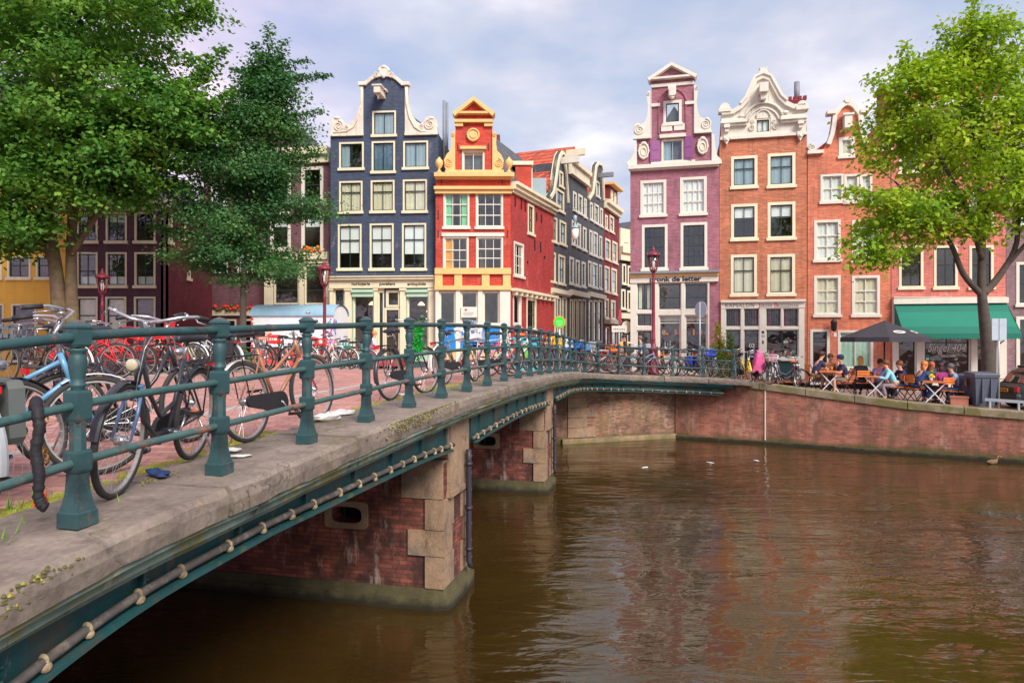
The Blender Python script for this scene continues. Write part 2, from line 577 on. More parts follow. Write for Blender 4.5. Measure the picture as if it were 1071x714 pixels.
M['pierbrick'] = mat('pier_brick', srgb(154, 80, 66), .85, var=.3, scale=2.3, brick=(.21, .062, .009), mortar=srgb(96, 76, 68), stains=((srgb(58, 36, 33), .9, .9, .46, .8), (srgb(62, 44, 40), .7, 3, .54, .5), (srgb(196, 178, 166), .65, 3.2, .58, .25), (srgb(120, 90, 58), .6, 2.2, .6, .6), (srgb(208, 196, 188), .6, 11, .68, .8)), up_stain=(srgb(120, 106, 62), .22, .5), mixbrick=.2, bump=.5)
M['abutbrick'] = mat('abutment_brick', srgb(146, 106, 86), .88, var=.35, scale=1.5, brick=(.22, .066, .009), mortar=srgb(116, 96, 82), streak=.5, stains=((srgb(196, 176, 160), .6, 1.6, .56, .5), (srgb(84, 66, 54), .8, 1.2, .5, .35), (srgb(112, 104, 64), .75, 1.5, .54, .5), (srgb(196, 96, 70), .6, .5, .56, 1)), up_stain=(srgb(76, 78, 30), .28, .4), mixbrick=.2, bump=.5)
M['quaybrick'] = mat('quay_brick', srgb(160, 98, 78), .85, mode='quay', var=.34, scale=1.3, brick=(.22, .066, .009), mortar=srgb(150, 112, 98), streak=.5, stains=((srgb(204, 166, 148), .6, 1.1, .55, .6), (srgb(108, 76, 62), .8, 1.3, .5, .3), (srgb(112, 100, 70), .7, 1.2, .55, .5), (srgb(228, 210, 200), .6, 6, .68, .5)), up_stain=(srgb(76, 78, 30), .28, .4), mixbrick=.16, bump=.4)
M['pierstone'] = mat('pier_quoin_stone', srgb(156, 128, 103), .85, var=.26, scale=2.6, fine=.12, bump=.45, bscale=18, stains=((srgb(112, 104, 98), .75, 1.8, .5, .8), (srgb(92, 72, 56), .8, 3, .55, .35), (srgb(150, 104, 54), .65, 2.6, .6, .4), (srgb(200, 178, 156), .5, 6, .6, .8)), crack=.8, up_stain=(srgb(112, 104, 58), .2, .5))
M['plinth'] = mat('mossy_plinth', srgb(82, 76, 50), .9, var=.35, scale=4, bump=.5, bscale=25, up_stain=(srgb(34, 32, 22), .12, .16))
M['deckbrick'] = mat('red_paving_bricks', srgb(186, 132, 120), .88, var=.16, scale=.9, fine=.08, brick=(.21, .105, .008), mortar=srgb(146, 110, 102), mode='floor', mixbrick=.11, bump=.3)
M['street'] = mat('street_paving', srgb(170, 138, 128), .9, var=.18, scale=.6, brick=(.21, .105, .008), mortar=srgb(130, 104, 96), mode='floor', mixbrick=.1)
M['granite'] = mat('granite_strip', srgb(170, 160, 156), .8, var=.15, fine=.12, bump=.2)
# ------------------------------------------------------------------ sky, sun, camera
SUN_EL, SUN_AZ = R(40), R(153)      # azimuth clockwise from +Y: behind and to the right of the camera
world = bpy.data.worlds.new('World')
S.world = world
world.use_nodes = True
t = NT(world)
wo = t.n('ShaderNodeOutputWorld')
bg = t.n('ShaderNodeBackground')
sky = t.n('ShaderNodeTexSky', sky_type='NISHITA', sun_disc=False, sun_elevation=SUN_EL, sun_rotation=SUN_AZ)
sky.air_density, sky.dust_density, sky.ozone_density = 1.2, 1.5, 2.0
tc = t.n('ShaderNodeTexCoord')
sp = t.n('ShaderNodeSeparateXYZ')
t.l(tc.outputs['Generated'], sp.inputs[0])
zz = t.math('MAXIMUM', t.math('ADD', sp.outputs[2], .18), .06)
cv = t.n('ShaderNodeCombineXYZ')
t.l(t.math('DIVIDE', sp.outputs[0], zz), cv.inputs[0])
t.l(t.math('DIVIDE', sp.outputs[1], zz), cv.inputs[1])
n1 = t.n('ShaderNodeTexNoise')
t.l(cv.outputs[0], n1.inputs['Vector'])
n1.inputs['Scale'].default_value = 1.35
n1.inputs['Detail'].default_value = 7
n1.inputs['Roughness'].default_value = .52
n2 = t.n('ShaderNodeTexNoise')
t.l(cv.outputs[0], n2.inputs['Vector'])
n2.inputs['Scale'].default_value = .55
n2.inputs['Detail'].default_value = 4
cover = t.ramp(n1.outputs['Fac'], [(.30, (.78, .78, .78)), (.50, (.9, .9, .9)), (.66, (.98, .98, .98))])
cl = t.ramp(n1.outputs['Fac'], [(.34, (2.9, 3.55, 4.6)), (.44, (3.7, 4.15, 4.85)), (.52, (4.6, 4.75, 5.15)), (.62, (6.3, 6.3, 6.3))])
ton = t.ramp(n2.outputs['Fac'], [(.35, (.90, .96, 1.06)), (.65, (1.06, .98, 1.04))])
cl = t.mix(1.0, cl, ton, 'MULTIPLY')
lil = t.maprange(sp.outputs[0], -.55, -.1, 1, 0)
cl = t.mix(1.0, cl, t.mix(lil, (1, 1, 1), (1.24, .95, 1.09)), 'MULTIPLY')
t.l(t.mix(cover, sky.outputs[0], cl), bg.inputs[0])
bg.inputs[1].default_value = .1
t.l(bg.outputs[0], wo.inputs[0])

sl = bpy.data.lights.new('sun', 'SUN')
sl.energy = 2.7
sl.angle = R(26)
sl.color = (1.0, .94, .86)
so = bpy.data.objects.new('sun', sl)
COL.objects.link(so)
dv = Vector((math.sin(SUN_AZ) * math.cos(SUN_EL), math.cos(SUN_AZ) * math.cos(SUN_EL), math.sin(SUN_EL)))
so.rotation_euler = dv.to_track_quat('Z', 'Y').to_euler()
so.location = dv * 60

cam = bpy.data.cameras.new('camera')
cam.sensor_width = 36
cam.lens = 24
cam.clip_start = .1
cam.clip_end = 3000
co = bpy.data.objects.new('camera', cam)
COL.objects.link(co)
co.location = (0, 0, EYE)
co.rotation_euler = (R(90), 0, 0)
S.camera = co
S.view_settings.view_transform = 'Standard'
S.view_settings.look = 'None'
S.view_settings.gamma = 1
S.view_settings.exposure = .75
S.view_settings.use_curve_mapping = False
S.cycles.use_denoising = True
S.cycles.max_bounces = 8
S.cycles.transparent_max_bounces = 12
S.cycles.sample_clamp_indirect = 4

# ------------------------------------------------------------------ water
def water_mat():
    m = bpy.data.materials.new('canal_water')
    m.use_nodes = True
    t = NT(m)
    out = t.n('ShaderNodeOutputMaterial')
    b = t.n('ShaderNodeBsdfPrincipled')
    t.l(b.outputs[0], out.inputs[0])
    tc = t.n('ShaderNodeTexCoord')
    nz = t.n('ShaderNodeTexNoise')
    t.l(tc.outputs['Object'], nz.inputs['Vector'])
    nz.inputs['Scale'].default_value = .3
    nz.inputs['Detail'].default_value = 4
    c = t.ramp(nz.outputs['Fac'], [(.3, (.034, .0180, .0038)), (.7, (.058, .033, .008))])
    t.l(c, b.inputs['Base Color'])
    b.inputs['Roughness'].default_value = .05
    b.inputs['IOR'].default_value = 1.68
    b.inputs['Specular Tint'].default_value = (1, .96, .76, 1)
    hs = []
    for sc, ang, st, w in ((.9, 7, 3.6, .85), (2.9, -8, 2.8, .55), (6.5, 14, 2.4, .15), (.35, 20, 2.0, .5)):
        mp = t.n('ShaderNodeMapping')
        t.l(tc.outputs['Object'], mp.inputs[0])
        mp.inputs['Rotation'].default_value = (0, 0, R(ang))
        mp.inputs['Scale'].default_value = (sc / st, sc, sc)
        q = t.n('ShaderNodeTexNoise')
        t.l(mp.outputs[0], q.inputs['Vector'])
        q.inputs['Scale'].default_value = 1
        q.inputs['Detail'].default_value = 3
        q.inputs['Distortion'].default_value = .6
        hs.append(t.math('MULTIPLY', q.outputs['Fac'], w))
    h = t.math('ADD', t.math('ADD', t.math('ADD', hs[0], hs[1]), hs[2]), hs[3])
    # calmer patches and wind-ruffled patches
    pz = t.n('ShaderNodeTexNoise')
    t.l(tc.outputs['Object'], pz.inputs['Vector'])
    pz.inputs['Scale'].default_value = .22
    pz.inputs['Detail'].default_value = 2
    amp = t.maprange(pz.outputs['Fac'], .36, .64, .35, 1.6)
    bp = t.n('ShaderNodeBump')
    bp.inputs['Strength'].default_value = 1
    bp.inputs['Distance'].default_value = .052
    t.l(t.math('MULTIPLY', h, amp), bp.inputs['Height'])
    t.l(bp.outputs[0], b.inputs['Normal'])
    return m


w = MB()
w.add([(-900, -600, 0), (900, -600, 0), (900, 400, 0), (-900, 400, 0)], [(0, 1, 2, 3)])
tag(w.build('water', water_mat()), kind='structure')

# ------------------------------------------------------------------ land behind the far quay
GX = [(-400, 2.0), (-60, 2.0), (-20, 2.15), (-10, 2.4), (-3, 2.58), (2, 2.6), (5, 2.42), (8, 2.27), (13, 1.66), (16, 1.5), (25, 1.4), (400, 1.3)]


def lerp_table(T, x):
    for (a, u), (b, v) in zip(T, T[1:]):
        if x <= b:
            return u + (v - u) * max(0, (x - a)) / (b - a)
    return T[-1][1]


def gz(x, y):
    z = lerp_table(GX, x)
    return z - min(.3, max(0, (y - 25) * .022))


QUAY = [(-400, 60), (-60, 30), (-12, 22.3), (-8, 22.3), (1.6, 24.3), (6.2, 25.9), (15.4, 20.5), (30, 11.9), (70, -11), (400, -200)]


def quay_y(x):
    return lerp_table(QUAY, x)


xs = sorted(set([-400, -200, -120, -80, -60] + [round(-60 + i * 1.2, 2) for i in range(110)] + [-12, -8, 1.6, 6.2, 15.4, 80, 110, 160, 250, 400]))
rows = [0.0, 1, 2, 4, 6, 9, 12, 18, 30, 60, 150, 400, 1500]
g = MB()
vs = [(x, quay_y(x) + r, gz(x, quay_y(x) + r)) for x in xs for r in rows]
k = len(rows)
fs = [(i * k + j, (i + 1) * k + j, (i + 1) * k + j + 1, i * k + j + 1) for i in range(len(xs) - 1) for j in range(k - 1)]
g.add(vs, fs)
tag(g.build('ground', M['street']), kind='structure')

# near bank on which the photographer stands (below and behind the frame)
nb = MB()
nb.add([(-60, 1.3, 2.25), (60, 1.3, 2.25), (60, -300, 2.25), (-60, -300, 2.25), (-60, 1.3, -1), (60, 1.3, -1)], [(3, 2, 1, 0), (0, 1, 5, 4)])
tag(nb.build('pavement', M['street']), kind='structure')

# ------------------------------------------------------------------ bridge path (k = post number, counted from the nearest post in view)
def deckz(k):
    return 2.91 - .0036 * (k - 8) ** 2 - (.1 * k * k if k < 0 else 0)


PATH = {}
for k in range(-8, 17):
    PATH[k] = Vector((-2.29 + .268 * k, 3.6 + 1.12 * k, deckz(k)))
for k, p in zip(range(17, 23), [(2.42, 22.62, 2.62), (2.98, 23.62, 2.55), (3.83, 24.5, 2.47), (4.84, 25.05, 2.41), (5.93, 25.2, 2.36), (6.98, 24.98, 2.33)]):
    PATH[k] = Vector(p)
PATH[23] = Vector((7.96, 24.5, 2.30))
PATH[24] = Vector((8.95, 23.95, 2.25))


def P(k):
    i = int(math.floor(k))
    f = k - i
    i = max(-7, min(22, i))
    f = k - i
    a, b, c, d = PATH[i - 1], PATH[i], PATH[i + 1], PATH[i + 2]
    return .5 * ((2 * b) + (c - a) * f + (2 * a - 5 * b + 4 * c - d) * f * f + (3 * b - a - 3 * c + d) * f ** 3)


def N(k):
    d = P(k + .05) - P(k - .05)
    return Vector((d.y, -d.x, 0)).normalized()


def PO(k, o, dz=0.0):
    p = P(k) + N(k) * o
    return Vector((p.x, p.y, p.z + dz))


def sweep(mb, ks, section, m=0, jit=0.0, caps=True):
    """section(k) gives the cross-section as (offset outward, height over the deck edge)"""
    vs, n = [], None
    for k in ks:
        s = section(k)
        n = len(s)
        for o, dz in s:
            vs.append(PO(k, o + random.uniform(-jit, jit), dz + random.uniform(-jit, jit)))
    fs = []
    for i in range(len(ks) - 1):
        for j in range(n):
            j2 = (j + 1) % n
            fs.append((i * n + j, (i + 1) * n + j, (i + 1) * n + j2, i * n + j2))
    if caps:
        fs.append(tuple(range(n)))
        fs.append(tuple((len(ks) - 1) * n + j for j in range(n - 1, -1, -1)))
    mb.add(vs, fs, m)


def rng(a, b, st):
    n = max(1, int(round((b - a) / st)))
    return [a + (b - a) * i / n for i in range(n + 1)]


KP1, KP2, KEND = 5.62, 12.0, 22.6


def zb(k):
    if k <= KP2:
        f = (k - (KP1 - 6.4)) / 6.4 if k < KP1 else (k - KP1) / (KP2 - KP1)
        if k < KP1:
            return 2.21 - .055 * max(0, 1.4 - k) - .13 * max(0, .6 - k) ** 2 - .09 * max(0, (f - .7) / .3) ** 2
        return 2.10 + .09 * math.sin(math.pi * max(0, min(1, f)))
    f = (k - KP2) / (KEND - KP2)
    return min(2.12 + .05 * math.sin(math.pi * min(1, f * 1.4)), P(k).z - .6)


bridge = thing('canal_bridge', 'low three-span bridge with teal steel girders, grey stone edge and red brick piers', 'bridge', (0, 0, 0))
# coping stones with joints, chips and worn corners
cp = MB()
k = -4.2
while k < 23.4:
    L = random.uniform(1.35, 2.0)
    k1 = min(23.6, k + L - .012)
    j = random.uniform(-.012, .012)
    jo = random.uniform(-.012, .012)
    ch = random.uniform(.02, .045)
    sweep(cp, rng(k + .012, k1, .12), lambda q: [(-.55, -.18), (-.55, j), (-.2, j + .004), (.1, j + .002), (.31 + jo - ch, j), (.31 + jo, j - ch), (.315 + jo, -.1), (.30 + jo, -.185)], jit=.0065)
    k += L
cp.build('coping_stone', M['coping'], bridge)
ml = MB()
for a, b in ((-4.2, 15.4), (15.4, 23.0)):
    if a > 0:
        ml.build('cornice_moulding', M['moulding'], bridge)
        ml = MB()
    sweep(ml, rng(a, b, .2), lambda q: [(-.3, -.187), (.275, -.187), (.275, -.225), (.225, -.25), (.215, -.30), (.15, -.33), (.14, -.36), (.06, -.385), (-.3, -.385)], jit=.003)
ml.build('cornice_moulding', M['girder'], bridge)
for a, b in ((KP1 - 6.4, KP1 - .5), (KP1 + .5, KP2 - .5), (KP2 + .5, KEND)):
    gd = MB()
    ks = rng(a, b, .2)
    H = lambda q: zb(q) - P(q).z
    sweep(gd, ks, lambda q: [(-.02, -.33), (.02, -.33), (.02, H(q) + .02), (-.02, H(q) + .02)])
    sweep(gd, ks, lambda q: [(-.12, H(q) + .018), (.13, H(q) + .018), (.13, H(q) - .012), (-.12, H(q) - .012)])
    sweep(gd, ks, lambda q: [(.022, -.35), (.05, -.35), (.05, -.39), (.022, -.39)])
    q = a + .35
    while q < b:      # stiffener plates with bolt heads
        d = P(q + .02) - P(q - .02)
        pz = PO(q, .03, 0)
        ang = math.atan2(N(q).y, N(q).x)
        MM = Matrix.Translation(pz) @ Matrix.Rotation(ang, 4, 'Z')
        gd.box(-.01, .03, -.012, .012, H(q) + .03, -.4, 0, MM)
        for zz_ in (.1, .17):
            gd.ball((.0, .05, H(q) + zz_), .014, 6, 4, 0, M=MM)
        q += .78
    go = gd.build('girder', M['girder'], bridge)
    pp = MB()
    pp.tube([PO(q, .085, H(q) + .07) for q in rng(a - .1, b + .1, .2)], .028, 8)
    po = pp.build('service_pipe', M['pipe'], go)
    cl_ = MB()
    q = a + .1
    while q < b:
        c = PO(q, .105, H(q) + .066)
        ang = math.atan2(N(q).y, N(q).x)
        MM = Matrix.Translation(c) @ Matrix.Rotation(ang, 4, 'Z')
        cl_.ball((-.01, 0, -.02), random.uniform(.026, .033), 10, 7, 0, (1, 1.0, .95), MM)
        cl_.ball((-.02, 0, .008), .036, 8, 6, 0, (1, .4, 1), MM)
        q += random.choice((.22, .3, .34, .4))
    tag(cl_.build('pipe_clamp', M['knob'], go), kind='stuff')
sf = MB()
for q0, q1 in zip(rng(-4, 21, .5), rng(-4, 21, .5)[1:]):
    sf.add([PO(q0, -.05, 0) * 1, PO(q1, -.05, 0), PO(q1, -9.3, 0), PO(q0, -9.3, 0)], [(0, 1, 2, 3)])
    for v in sf.v[-4:]:
        v.z = zb(min(q0, 20)) + .12
sf.build('soffit', M['iron'], bridge)


def pier(kc):
    """local axes: x outward to the canal, y along the bridge"""
    c = P(kc)
    ang = math.atan2(N(kc).y, N(kc).x)
    loc = (c.x, c.y, 0)
    hw = .60
    b = MB()
    top = 1.98
    # brick shaft with an oval niche cut in the near face
    ov = [(-1.45 + .24 * math.copysign(abs(math.cos(a)) ** .6, math.cos(a)), 1.21 + .115 * math.copysign(abs(math.sin(a)) ** .6, math.sin(a))) for a in [2 * math.pi * i / 20 for i in range(20)]]
    b.prism([(-9.2, -1), (-.32, -1), (-.32, top), (-9.2, top)], -hw, -hw + .3, 0, [list(reversed(ov))])
    b.box(-9.2, -.32, -hw + .3, hw, -1, top, 0)
    b.box(-.32, -.02, -hw + .02, hw - .02, -1, top, 0)
    o = b.build('pier', M['pierbrick'], bridge, loc, (0, 0, ang))
    s = MB()
    # oval stone surround
    out = [(-1.45 + .33 * math.copysign(abs(math.cos(a)) ** .25, math.cos(a)), 1.21 + .19 * math.copysign(abs(math.sin(a)) ** .25, math.sin(a))) for a in [2 * math.pi * i / 28 for i in range(28)]]
    s.prism(out, -hw - .035, -hw - .002, 0, [list(reversed(ov))])
    s.build('niche_surround', M['pierstone'], o)
    d = MB()
    d.box(-1.75, -1.15, -hw + .27, -hw + .285, 1.0, 1.4)
    d.bar((-1.5, -hw + .02, 1.08), (-1.5, -hw + .02, 1.34), .025)
    d.build('niche', M['iron'], o)
    q = MB()
    z = .27
    for i, h in enumerate((.44, .36, .42)):      # quoins on both corners
        wdt = .27 if i % 2 == 0 else .52
        for sg in (-1, 1):
            yy = sorted((sg * (hw + .03), sg * (hw - .42 + (i % 2) * .1)))
            q.box(-wdt, .0 + .012 * (i % 2), yy[0], yy[1], z + .006, z + h - .006)
        z += h
    for sg in (-1, 1):
        yy = sorted((sg * (hw + .015), sg * (hw - .3)))
        q.box(-.62, -.02, yy[0], yy[1], z + .006, 2.02)
    q.box(-.3, .03, -hw * .72, hw * .72, z + .0, 2.62)
    q.box(-.3, .06, -hw * .72 - .03, hw * .72 + .03, z - .002, z + .07)
    q.box(-.3, .02, hw * .42, hw * .42 + .12, z + .08, 2.6)
    q.box(-.3, .016, -hw + .1, hw - .1, 2.04, 2.62)
    q.build('quoin', M['pierstone'], o)
    pl = MB()
    prof = [(-.02, -1), (.1, -1), (.1, .1), (.07, .18), (.02, .24), (-.02, .27)]
    loop = [(-9.2, -hw), (-.12, -hw), (.0, -hw + .1), (.0, hw - .1), (-.12, hw), (-9.2, hw)]
    for ex, z0, z1 in ((.11, -1, .15), (.05, .15, .262)):
        lp = [(-9.2, -hw - ex), (-.12, -hw - ex), (ex - .04, -hw - ex * .4), (ex, -hw + .12), (ex, hw - .12), (ex - .04, hw + ex * .4), (-.12, hw + ex), (-9.2, hw + ex)]
        n = len(lp)
        sh = .012 if z0 < 0 else .03
        pl.add([(x, y, z0) for x, y in lp] + [(x * (1 if x < -1 else 1) - (sh if x > -1 else 0), y * (1 - sh), z1) for x, y in lp], [(i, (i + 1) % n, n + (i + 1) % n, n + i) for i in range(n)] + [tuple(range(n, 2 * n))])
    pl.build('plinth', M['plinth'], o)
    dp = MB()
    dp.tube([(.10, .2, 2.06), (.105, .2, 1.9), (.105, .2, .42), (.14, .2, .34)], .042, 10)
    for z in (.6, 1.2, 1.85):
        dp.tube([(.105, .2, z - .02), (.105, .2, z + .02)], .056, 10)
    dpo = dp.build('downpipe', M['water_pipe'], o)
    for z in rng(.45, 1.95, .27):
        kn = MB()
        kn.ball((.09, .31, z), .03, 7, 5)
        kn.box(-.0, .09, .30, .32, z - .012, z + .012)
        kn.build('pipe_bracket', M['knob'], dpo)
    return o


pier(KP1)
pier(KP2)
# far abutment: quay corner the girders land on
ab = MB()
A0, A1, A2 = Vector((-9, 22.5)), Vector((1.75, 24.35)), Vector((6.2, 25.95))
for a, b in ((A0, A1), (A1, A2)):
    d = (b - a).normalized()
    n = Vector((-d.y, d.x))
    L = (b - a).length
    Mx = Matrix.Translation((a.x, a.y, 0)) @ Matrix.Rotation(math.atan2(d.y, d.x), 4, 'Z')
    ab.box(0, L, 0, .8, -1, 2.25, 0, Mx)
    if a is A1:
        abM = Mx
abo = ab.build('abutment', M['abutbrick'], bridge)
st = MB()
for i in range(5):
    wd = .75 if i % 2 else 1.1
    st.box(.25, .25 + wd, -.05, .2, .2 + i * .36, .2 + i * .36 + .345, 0, abM)
st.box(.1, 4.4, -.035, .1, 1.66, 1.72, 0, abM)
st.box(0, 4.7, -.14, .1, -1, .17, 0, abM)
st.build('quoin', M['pierstone'], abo)

# ------------------------------------------------------------------ road over the bridge
rd = MB()
offs = [-.5, -.9, -1.6, -2.1, -3.4, -5, -6.6, -7.4, -8.2, -9.3]
kz = rng(-4, 18.4, .4)


def road_z(k, o):
    f = (o + .5) / -8.8
    return -.03 + .06 * math.sin(math.pi * f)


base_n = Vector((.9726, -.2327, 0))
vs = []
for q in kz:
    for o in offs:
        p = P(min(q, 16.8)) + (Vector((.268, 1.12, 0)) * max(0, q - 16.8)) + base_n * (o + (.0 if q < 16.8 else .1))
        z = (deckz(min(q, 18)) + road_z(q, o)) if q < 17 else max(gz(p.x, p.y) + .004, deckz(q) + road_z(q, o) - .0)
        vs.append((p.x, p.y, z))
n = len(offs)
rd.add(vs, [(i * n + j, (i + 1) * n + j, (i + 1) * n + j + 1, i * n + j + 1) for i in range(len(kz) - 1) for j in range(n - 1)])
tag(rd.build('road', M['deckbrick']), kind='structure')
kb = MB()
for o, wd, up in ((-2.1, .16, .006), (-7.5, .14, .05)):
    for q in rng(-3, 17, .25)[:-1]:
        f = lambda kk, oo, dz: tuple(P(kk) + base_n * oo + Vector((0, 0, road_z(kk, o) + dz)))
        kb.add([f(q + .01, o - wd / 2, up), f(q + .24, o - wd / 2, up), f(q + .24, o + wd / 2, up), f(q + .01, o + wd / 2, up),
                f(q + .01, o - wd / 2, -.1), f(q + .24, o - wd / 2, -.1), f(q + .24, o + wd / 2, -.1), f(q + .01, o + wd / 2, -.1)],
               [(0, 1, 2, 3), (0, 4, 5, 1), (2, 6, 7, 3), (1, 5, 6, 2), (3, 7, 4, 0)])
tag(kb.build('kerb', M['granite']), kind='structure')

# moss and grass along both kerbs: uncountable ground cover
ms = MB()
rnd = random.Random(3)


def blob(p, rx, ry, h, ang, m=0):
    n = 9
    vs = [(p.x, p.y, p.z + h)]
    for ring, (rr, hh) in enumerate(((.55, .5), (1.0, .0))):
        for i in range(n):
            a = 2 * math.pi * i / n
            q = rr * rnd.uniform(.75, 1.2)
            x, y = math.cos(a) * rx * q, math.sin(a) * ry * q
            vs.append((p.x + x * math.cos(ang) - y * math.sin(ang), p.y + x * math.sin(ang) + y * math.cos(ang), p.z + h * hh - (.004 if ring else 0)))
    fs = [(0, 1 + i, 1 + (i + 1) % n) for i in range(n)] + [(1 + i, 1 + n + i, 1 + n + (i + 1) % n, 1 + (i + 1) % n) for i in range(n)]
    ms.add(vs, fs, m, True)


axis = math.atan2(1.12, .268)
for _ in range(1500):
    q = rnd.uniform(-2.5, 16.5)
    if math.sin(q * 1.7) + math.sin(q * .9 + 1) < -1.1:
        continue
    o = -.58 - abs(rnd.gauss(0, .13))
    blob(P(q) + base_n * o + Vector((0, 0, -.032)), rnd.uniform(.04, .12), rnd.uniform(.025, .06), rnd.uniform(.01, .028), axis)
for _ in range(700):
    q = rnd.uniform(-1, 16.5)
    o = -7.9 - abs(rnd.gauss(0, .4))
    blob(P(q) + base_n * o + Vector((0, 0, road_z(q, -8))), rnd.uniform(.1, .3), rnd.uniform(.05, .16), rnd.uniform(.02, .05), axis)
for ck, co_, n_, sp_ in ((-.62, -.05, 90, .07), (-.5, -.22, 60, .06), (3.5, .27, 110, .16), (3.9, .29, 120, .2), (3.2, .25, 60, .12), (4.4, .28, 60, .15), (.86, -.34, 50, .06), (6.2, -.3, 50, .05), (7.1, -.42, 50, .06)):
    for _ in range(n_ * 3):      # thin cushions of moss and dry leaf crumbs grown together on the stone
        blob(PO(ck + rnd.gauss(0, sp_), min(.302, co_ + rnd.gauss(0, sp_ * .5)), .001), rnd.uniform(.004, .013), rnd.uniform(.003, .009), rnd.uniform(.002, .008), axis, rnd.choice((0, 2, 2, 2, 2)))
for _ in range(260):      # moss hanging on the worn edge of the stones
    q = rnd.choice([rnd.gauss(3.8, .5), rnd.gauss(3.3, .25), rnd.gauss(-.45, .1)])
    blob(PO(q, .312, rnd.uniform(-.12, -.0)), rnd.uniform(.006, .016), rnd.uniform(.006, .012), rnd.uniform(.006, .014), axis, rnd.choice((0, 2, 2, 2)))
for _ in range(500):      # blades of grass
    q = rnd.choice([rnd.uniform(-2, 14), rnd.gauss(-.55, .12), rnd.gauss(6.3, .2), rnd.gauss(-.1, .2)])
    o = -.6 - abs(rnd.gauss(0, .1)) if rnd.random() < .8 else rnd.gauss(-.2, .06)
    p = P(q) + base_n * o + Vector((0, 0, -.03 if o < -.5 else .0))
    a = rnd.uniform(0, 6.3)
    h = rnd.uniform(.03, .1)
    t_ = Vector((math.cos(a) * h * .5, math.sin(a) * h * .5, h))
    s_ = Vector((-math.sin(a), math.cos(a), 0)) * .005
    ms.add([p - s_, p + s_, p + t_], [(0, 1, 2)], 1)
tag(ms.build('moss', [M['moss'], mat('grass_blade', srgb(110, 160, 50), .8), mat('dry_moss', srgb(92, 88, 46), .95, var=.4, scale=20)]), kind='stuff')

# ------------------------------------------------------------------ far quay wall to the right
qw = thing('quay_wall', 'long pinkish red brick canal wall with grey stone coping and green waterline', 'wall', (6.2, 25.9, 0))
qpts = [(6.2, 25.9), (15.4, 20.5), (30, 11.9), (70, -11)]
wl, cpn, led = MB(), MB(), MB()


def dense(pts, st):
    out = []
    for (a, b), (c, d) in zip(pts, pts[1:]):
        n = max(1, int(math.hypot(c - a, d - b) / st))
        out += [(a + (c - a) * i / n, b + (d - b) * i / n) for i in range(n)]
    return out + [pts[-1]]


for (a, b), (c, d) in zip(dense(qpts, 1.35), dense(qpts, 1.35)[1:]):
    ang = math.atan2(d - b, c - a)
    L = math.hypot(c - a, d - b)
    o = Vector((a - 6.2, b - 25.9, 0))
    Mx = Matrix.Translation(o) @ Matrix.Rotation(ang, 4, 'Z')
    za, zc = gz(a, b), gz(c, d)
    wl.add([(0, 0, -1), (L, 0, -1), (L, 0, zc - .2), (0, 0, za - .2), (0, .5, za - .2), (L, .5, zc - .2)], [(0, 1, 2, 3), (3, 2, 5, 4)], 0, False, Mx)
    j = random.uniform(-.008, .008)
    e = .012
    cpn.add([(e, -.06, za - .22 + j), (L - e, -.06, zc - .22 + j), (L - e, .5, zc - .22), (e, .5, za - .22),
             (e, -.03, za + .02 + j), (L - e, -.03, zc + .02 + j), (L - e, .5, zc + .012), (e, .5, za + .012), (e, -.06, za - .01 + j), (L - e, -.06, zc - .01 + j)],
            [(0, 1, 9, 8), (8, 9, 5, 4), (4, 5, 6, 7), (0, 8, 4, 7, 3), (1, 2, 6, 5, 9), (3, 2, 1, 0)], 0, False, Mx)
    led.box(0, L, -.10, .02, -1, .12, 0, Mx)
wl.build('wall_face', M['quaybrick'], qw)
cpn.build('coping', M['quaycoping'], qw)
led.build('plinth', M['plinth'], qw)
vt = MB()      # pale vertical dilatation strip and pilaster
for x, w_ in ((9.0, .035),):
    y = 25.9 - (x - 6.2) * .587
    MM = Matrix.Translation((x - 6.2, y - 25.9, 0)) @ Matrix.Rotation(math.atan2(-5.4, 9.2), 4, 'Z')
    vt.box(-w_ / 2, w_ / 2, -.03, .05, .15, gz(x, y) - .23, 0, MM)
vt.build('pilaster', M['stone'], qw)

# ------------------------------------------------------------------ railings
def sq(mb, h, z, top=None, M_=None):
    pass


def post_mesh():
    b = MB()
    b4 = lambda prof, ph=math.pi / 4: b.lathe([(r * .56 * 1.41421, z) for r, z in prof], 4, 0, None, False, ph)
    b4([(.118, 0), (.118, .075), (.108, .085)])
    b4([(.105, .083), (.088, .13), (.074, .18), (.068, .24), (.066, .30)])
    b8 = lambda prof: b.lathe([(r * .67, z) for r, z in prof], 8, 0, None, False, math.pi / 8)
    b4([(.078, .285), (.084, .3), (.084, .385), (.076, .40)])
    b8([(.064, .39), (.062, .46), (.062, .52), (.07, .56)])
    b4([(.075, .55), (.083, .565), (.083, .70), (.074, .715)])
    b.lathe([(r * .62, z) for r, z in [(.062, .71), (.05, .725), (.068, .735), (.068, .745), (.05, .755), (.056, .78), (.07, .83), (.074, .865), (.066, .895), (.055, .91), (.075, .92), (.075, .93), (.052, .938), (.055, .945)]], 16)
    b4([(.07, .94), (.082, .955), (.082, 1.035), (.09, 1.04), (.09, 1.05), (.045, 1.075), (.004, 1.085)])
    return b


